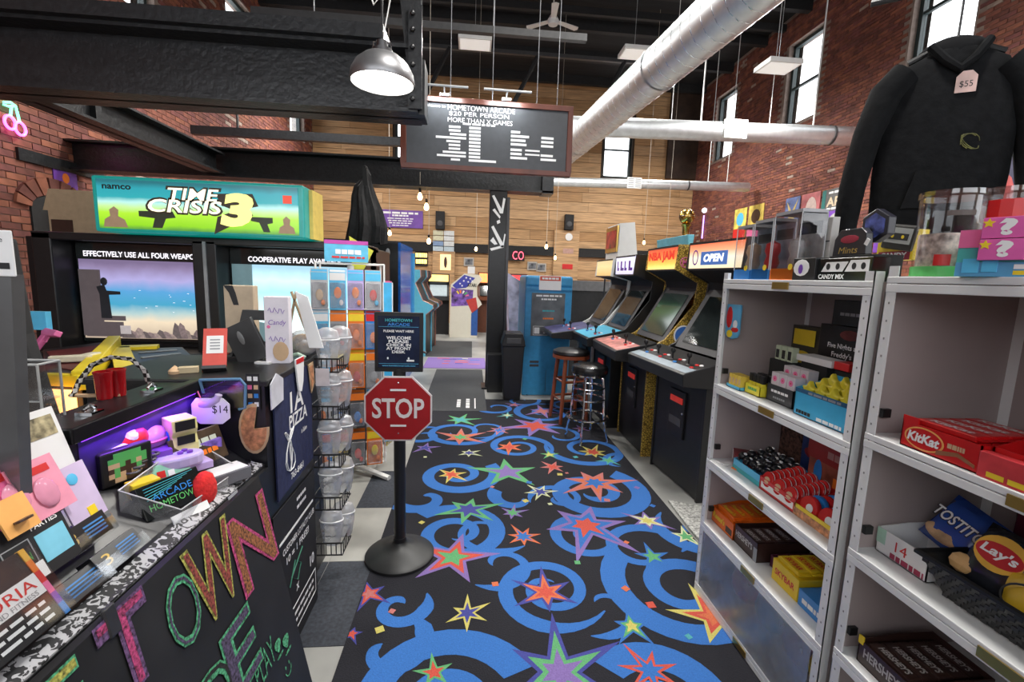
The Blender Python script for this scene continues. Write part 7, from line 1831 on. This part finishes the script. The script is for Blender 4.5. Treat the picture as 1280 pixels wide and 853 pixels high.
MB().prism([(.06 * math.cos(k * PI / 3), .06 + .055 * math.sin(k * PI / 3)) for k in range(6)], 'y', -.014, .014).build('tin', mat('hex_navy', (.02, .02, .03), .3), r, bevel=.003); MB().prism([(.045 * math.cos(k * PI / 3), .06 + .04 * math.sin(k * PI / 3)) for k in range(6)], 'y', -.0148, -.014).build('print', mat('hex_print', (.06, .08, .28), .35, var=1., scale=30), r)
tag(MB().prism([(-.007, 0), (.007, 0), (.007, .022), (-.007, .022)], 'x', 0, .002).build('hang_tag', paper, loc=(1.285, 1.42, z + .12), rot=(.5, 0, 0)), 'tiny white hang tag below the hexagonal tin', 'tag')
r = carton('colour_strip_box', 'flat pink, yellow and blue striped box on the shelf top', 'box', 1.685, z + .09, .13, .035, .03, paper, 1.36)
m = MB(); m.box(-.065, -.02, -.0158, -.015, 0, .022, 0); m.box(-.02, .065, -.0158, -.015, 0, .022, 1); m.box(-.065, .065, -.0158, -.015, .022, .035, 2); m.build('stripes', [pink, skyb, yellow], r)
carton('riser_box', 'plain dark box under the striped box on the shelf top', 'box', 1.685, z, .12, .089, .03, blackm, 1.36)
carton('riser_box', 'plain dark box carrying the mint tin and the hexagonal tin', 'box', 1.47, z, .19, .089, .10, blackm, 1.285)
# posters hung in a row on the right brick wall
def wposter(name, lab, y0, y1, z0, z1, m_):
    r = thing(name, lab, 'poster', (XR - .02, (y0 + y1) / 2, z0), R9)
    MB().box(-(y0 - y1) / 2, (y0 - y1) / 2, 0, .012, 0, z1 - z0).build('sheet', m_, r)
    return r, y0 - y1, z1 - z0
r, w, h = wposter('arcade_poster', 'tall grey and purple poster with big ARC lettering and a green emblem', 9.14, 8.20, 2.30, 3.52, mat('slate_poster', (.10, .10, .10), .5, var=.2))
ftext(r, 'ARC', mat('cream_ink', (.62, .50, .34), .5), -.06, -.002, h * .79, .56, .19, bold=.03)
ftext(r, 'ADE', mat('cream_ink', (.62, .50, .34), .5), .34, -.002, h * .79, .22, .19, bold=.03)
MB().box(-w / 2, -w * .40, -.004, 0, h * .45, h).build('teal_strip', mat('deep_teal', (.02, .16, .15), .5), r); MB().box(-w * .36, w * .36, -.004, 0, h * .12, h * .64).build('purple_panel', purple, r); MB().box(-w / 2, w / 2, -.002, 0, .0, h * .10).build('brick_print', mat('brick_print', (.32, .14, .09), .6), r)
m = MB(); disc(m, (.0, -.006, h * .38), (1, 0, 0), (0, 0, 1), .28, .28, 28, 0); disc(m, (.0, -.008, h * .38), (1, 0, 0), (0, 0, 1), .2, .2, 28, 1); m.build('round_logo', [mat('logo_pale', (.45, .46, .42), .5), mat('logo_lime', (.40, .50, .06), .5, var=.4, scale=6)], r); marks(r, inkw, (.03, -.003, h * .68), (1, 0, 0), (0, 0, 1), .7, .04, 3); marks(r, inkw, (.0, -.003, h * .94), (1, 0, 0), (0, 0, 1), .6, .04, 5)
r, w, h = wposter('wall_poster', 'rose coloured portrait poster with a pale face on the right wall', 9.74, 9.20, 2.45, 3.54, mat('rose_poster', (.45, .13, .14), .5, var=.5, scale=3)); MB().ball((.03, -.004, h * .68), (w * .3, .006, h * .24), 14).build('pale_print', mat('pale_face', (.62, .48, .44), .5), r); MB().box(-w / 2, w / 2, -.003, 0, 0, h * .3).build('amber_band', mat('amber_card', (.6, .38, .1), .5, var=.4), r)
r, w, h = wposter('wall_poster', 'blue and gold action poster on the right wall', 10.26, 9.80, 2.72, 3.54, mat('steel_blue_poster', (.10, .14, .30), .5, var=.7, scale=4)); m = MB(); m.prism([(x * w, z_ * h) for x, z_ in ((-.4, .9), (.0, .62), (.4, .95), (.15, .55), (.4, .08), (.0, .38), (-.4, .08), (-.15, .55))], 'y', -.004, -.001); m.build('print', mat('gold_print', (.55, .42, .18), .5), r)
for k, (ya, yb, c, lab) in enumerate(((12.33, 11.78, (.75, .60, .12), 'yellow and red comic poster on the right wall, farthest of the row'), (11.68, 11.06, (.60, .45, .10), 'yellow, pink and brown comic poster on the right wall'))):
    r, w, h = wposter('wall_poster', lab, ya, yb, 2.70, 3.58, mat('comic_%d' % k, c, .5, var=.4, scale=5)); MB().box(-w / 2, w / 2, -.003, 0, .05, h * .4).build('red_band', (red, pink)[k], r); m = MB(); m.ball((0, -.004, h * .68), (w * .3, .005, h * .2), 12); m.build('print', (skyb, brown)[k], r)
r, w, h = wposter('wall_poster', 'white and violet poster seen between sleeve and body of the sweatshirt', 7.75, 7.1, 2.2, 3.3, mat('white_violet_poster', (.6, .55, .5), .5, var=.4, scale=3)); MB().box(-w / 2, w / 2, -.004, 0, 0, h * .35).build('violet_band', purple, r)
r, w, h = wposter('dark_poster', 'dark blue poster with a red face graphic between the two sweatshirts', 6.35, 5.55, 2.35, 3.62, mat('midnight_poster', (.03, .03, .08), .45)); MB().ball((.0, -.004, h * .42), (.26, .006, .34), 14).build('red_print', mat('hot_red_print', (.40, .05, .05), .5, var=.6, scale=6), r); m = MB(); ring(m, (-.12, -.003, h * .85), (1, 0, 0), (0, 0, 1), .12, .12, .03); m.build('round_print', pink, r); marks(r, inkw, (.2, -.003, h * .85), (1, 0, 0), (0, 0, 1), .3, .05, 2)
# nearer unit top
z = T2 + .001
def clear_tub(lab, x, y, rad, h, inner):
    r = thing('candy_tub', lab, 'tub', (x, y, z))
    MB().lathe([(rad * .92, 0), (rad * .95, .008), (rad, h * .95), (rad, h)], 28).build('tub', clear, r, smooth=True); MB().lathe([(rad * 1.05, h), (rad * 1.06, h + .004), (rad * 1.05, h + .016), (0, h + .016)], 28).build('lid', glass_mat('clear_lid', (.8, .82, .85), .3), r, smooth=True)
    MB().lathe([(rad * .86, .012), (rad * .88, h * .55), (0, h * .58)], 20).build('filling', inner, r, smooth=True); MB().lathe([(rad * .99, .002), (rad * .995, .028)], 28).build('green_band', green, r, smooth=True)
    return r
r = clear_tub('clear round candy tub with a green base band and white wrapped sweets', 1.255, 1.13, .068, .205, mat('mixed_sweets', (.66, .46, .40), .4, var=.7, scale=45))
def wrap(par, a0, a1, z0, z1, rad, m_, nm):
    q = MB(); n_ = 6
    for k in range(n_):
        t0 = a0 + (a1 - a0) * k / n_; t1 = a0 + (a1 - a0) * (k + 1) / n_
        q.poly([(rad * math.cos(t0), rad * math.sin(t0), z0), (rad * math.cos(t1), rad * math.sin(t1), z0), (rad * math.cos(t1), rad * math.sin(t1), z1), (rad * math.cos(t0), rad * math.sin(t0), z1)])
    q.build(nm, m_, par)
wrap(r, math.radians(205), math.radians(232), .03, .058, .0705, red, 'red_logo'); wrap(r, math.radians(250), math.radians(285), .035, .07, .0705, yellow, 'yellow_burst'); wrap(r, math.radians(215), math.radians(262), .155, .168, .0702, brown, 'dark_print')
r = clear_tub('clear round candy tub with red wrap right behind the first tub', 1.365, 1.085, .066, .21, kr)
wrap(r, math.radians(185), math.radians(300), .03, .195, .0700, kr, 'red_wrap'); wrap(r, math.radians(215), math.radians(285), .12, .14, .0708, yellow, 'yellow_band'); wrap(r, math.radians(235), math.radians(262), .085, .115, .0708, skyb, 'blue_oval')
r = thing('mystery_box_display', 'pink and teal display box of question mark mystery boxes', 'display box', (1.185, .87, z), R9 + .45)
MB().box(-.13, .13, .0, .10, 0, .10).build('carton', mat('display_teal', (.08, .45, .42), .4), r); MB().box(-.13, .13, -.002, 0, .0, .032).build('blue_base', mat('display_blue', (.10, .35, .6), .4), r); MB().box(-.13, -.095, -.003, 0, .065, .105).build('pink_corner', pink, r)
marks(r, inkw, (.03, -.0026, .022), (1, 0, 0), (0, 0, 1), .13, .010, 2); marks(r, yellow, (.03, -.0026, .009), (1, 0, 0), (0, 0, 1), .13, .009, 3)
pk = mat('mystery_pink', (.72, .12, .40), .4, var=.08)
for j in range(2):
    for i in range(3):
        q = thing('mystery_box', 'pink question mark mystery box, %s row, %s one' % (('lower', 'upper')[j], ('left', 'middle', 'right')[i]), 'toy box', loc_in(r, -.055 + .075 * i, -.016 + .002 * j, .036 + .047 * j), r.rotation_euler[2], 'question mark boxes')
        MB().box(-.036, .036, -.004, .012, 0, .045).build('carton', pk, q, bevel=.001); ftext(q, '?', inkw, .004, -.0052, .024, .028, .036, bold=.06); MB().prism([(-.026 + (.011 if k % 2 == 0 else .005) * math.cos(k * PI / 5 + .3), .033 + (.011 if k % 2 == 0 else .005) * math.sin(k * PI / 5 + .3)) for k in range(10)], 'y', -.0054, -.0042).build('star_print', yellow, q)
m = MB(); m.box(-.118, -.09, -.004, -.002, .008, .04); m.box(-.085, -.06, -.0045, -.002, .01, .045); m.build('cube_print', skyb, r)
r = carton('cassette_tin', 'yellow candy box with a cassette-shaped tin leaning on it', 'candy box', 1.49, T1 + .08, .14, .10, .05, mat('cassette_yellow', (.82, .60, .04), .4), 1.46); MB().box(-.06, .06, -.0258, -.025, .0, .03).build('maroon_band', mat('maroon_band', (.30, .03, .06), .4), r); ftext(r, 'CANDY', inkw, .0, -.0264, .016, .10, .02, bold=.04)
T = Matrix.Translation((.01, -.028, .035)) @ Matrix.Rotation(.18, 4, 'Y')
cs = MB(T).box(-.06, .06, -.008, .004, 0, .085).build('cassette', mat('cassette_dark', (.04, .038, .035), .35), r, bevel=.006); MB(T).box(-.05, .05, -.0092, -.008, .022, .074).build('cassette_label', mat('cassette_label', (.40, .41, .40), .4), cs); MB(T).box(-.04, .04, -.0100, -.009, .034, .056).build('cassette_window', ink, cs)
m = MB(T)
for x in (-.02, .02): disc(m, (x, -.0104, .045), (1, 0, 0), (0, 0, 1), .006, .006, 10)
m.build('reel', yellow, cs)

# ---------------------------------------------------------------- hoodies hanging over the shelves
hood_m = mat('black_fleece', (.0075, .008, .009), .95, spec=.15, var=.25, scale=30, bump=.25)
def hoodie(lab, loc, rz, tag_=True):
    r = thing('hooded_sweatshirt', lab, 'hoodie', loc, rz)
    def loft(rings, nm, n=18):
        q = MB(); P = []
        for (cx, cy, cz, rx, ry) in rings:
            P += [(cx + rx * math.copysign(abs(math.cos(2 * PI * k / n)) ** .8, math.cos(2 * PI * k / n)), cy + ry * math.sin(2 * PI * k / n) * (1 + .10 * math.sin(5 * 2 * PI * k / n + cz * 9)), cz) for k in range(n)]
        F = [list(range(n))[::-1], [(len(rings) - 1) * n + k for k in range(n)]]
        for i in range(len(rings) - 1):
            for k in range(n): F.append((i * n + k, i * n + (k + 1) % n, (i + 1) * n + (k + 1) % n, (i + 1) * n + k))
        q._add(P, F, 0)
        return q.build(nm, hood_m, r, smooth=True)
    loft([(0, 0, -.02, .225, .07), (0, 0, .03, .24, .085), (0, 0, .2, .25, .09), (0, 0, .4, .25, .085), (0, 0, .55, .235, .075), (0, 0, .635, .19, .06), (0, 0, .67, .12, .05), (0, 0, .685, .08, .045)], 'body')
    loft([(0, 0, -.06, .205, .06), (0, 0, -.02, .222, .068)], 'waistband')
    for s_ in (-1, 1):
        q = MB(); q.tube([(s_ * .17, 0, .61), (s_ * .235, 0, .54), (s_ * .29, -.01, .38), (s_ * .325, -.02, .16), (s_ * .335, -.02, -.01), (s_ * .335, -.02, -.05)], [(.07, .085), (.072, .09), (.06, .078), (.055, .07), (.05, .062), (.036, .045)], 14); q.build('sleeve', hood_m, r, smooth=True)
    q = MB(); q.ball((0, .03, .675), (.135, .075, .075), 16); q.build('hood', hood_m, r, smooth=True)
    q = MB(); q.tube([(-.10, -.04, .70), (-.05, -.075, .63), (0, -.085, .59), (.05, -.075, .63), (.10, -.04, .70)], .018, 8); q.build('neckline', hood_m, r, smooth=True)
    MB().prism([(-.14, .06), (.14, .06), (.10, .21), (-.10, .21)], 'y', -.098, -.088).build('pouch_pocket', hood_m, r)
    h = MB(); h.tube([(-.17, 0, .66), (0, 0, .735), (.17, 0, .66)], .012, 8); h.tube([(0, 0, .735), (0, 0, .93), (.02, 0, .955), (.045, 0, .94), (.045, 0, .91)], .005, 6); h.build('hanger', black, r)
    if tag_:
        t = MB().prism([(-.036, 0), (.036, 0), (.036, .06), (.016, .08), (-.016, .08), (-.036, .06)], 'y', -.103, -.101).build('price_tag', mat('pinkish_tag', (.66, .46, .42), .7), r, loc=(.03, .022, .50)); ftext(t, '$55', ink, 0, -.1036, .03, .045, .026)
        m = MB()
        for k in range(4): m.tube([(.07 + .032 * math.cos(a + k), -.094, .31 + .03 * math.sin(a * 1.0 + k * .7)) for a in [j * .5 for j in range(8)]], .0016, 4)
        m.build('chest_print', mat('neon_thread', (.16, .16, .05), .6, var=.8, scale=40), r)
    return r
h_ = hoodie('black hooded sweatshirt with a pink price tag hanging above the shelves', (1.735, 1.64, 1.80), -.55); h_.scale = (.80, .80, .90)
h_ = hoodie('second black sweatshirt cut off by the right edge of the picture', (2.20, 1.32, 1.80), -.5, False); h_.scale = (.84, .84, .86)
r = thing('garment_rail', 'black garment rail above the frame that carries the sweatshirts', 'rail', (1.88, 1.50, 2.66)); MB().tube([(-.34, .33, 0), (.50, -.30, 0)], .012, 8).build('rail', black, r)
for x, y in ((-.32, .315), (.47, -.278)): MB().tube([(x, y, 0), (x, y, ZC - 2.66)], .006, 6).build('hanger_rod', black, r)
r = thing('uv_tube_light', 'small violet tube light on the right brick wall', 'light', (XR - .05, 14.0, 2.95)); MB().tube([(0, 0, 0), (0, 0, .7)], .02, 8).build('tube', mat('uv_tube', (.6, .4, 1), .4, var=0, emit=2.5, ecol=(.45, .22, 1)), r); MB().ball((0, 0, .85), .08, 12).build('lamp_head', mat('uv_head', (.9, .85, 1), .4, var=0, emit=1.5), r)
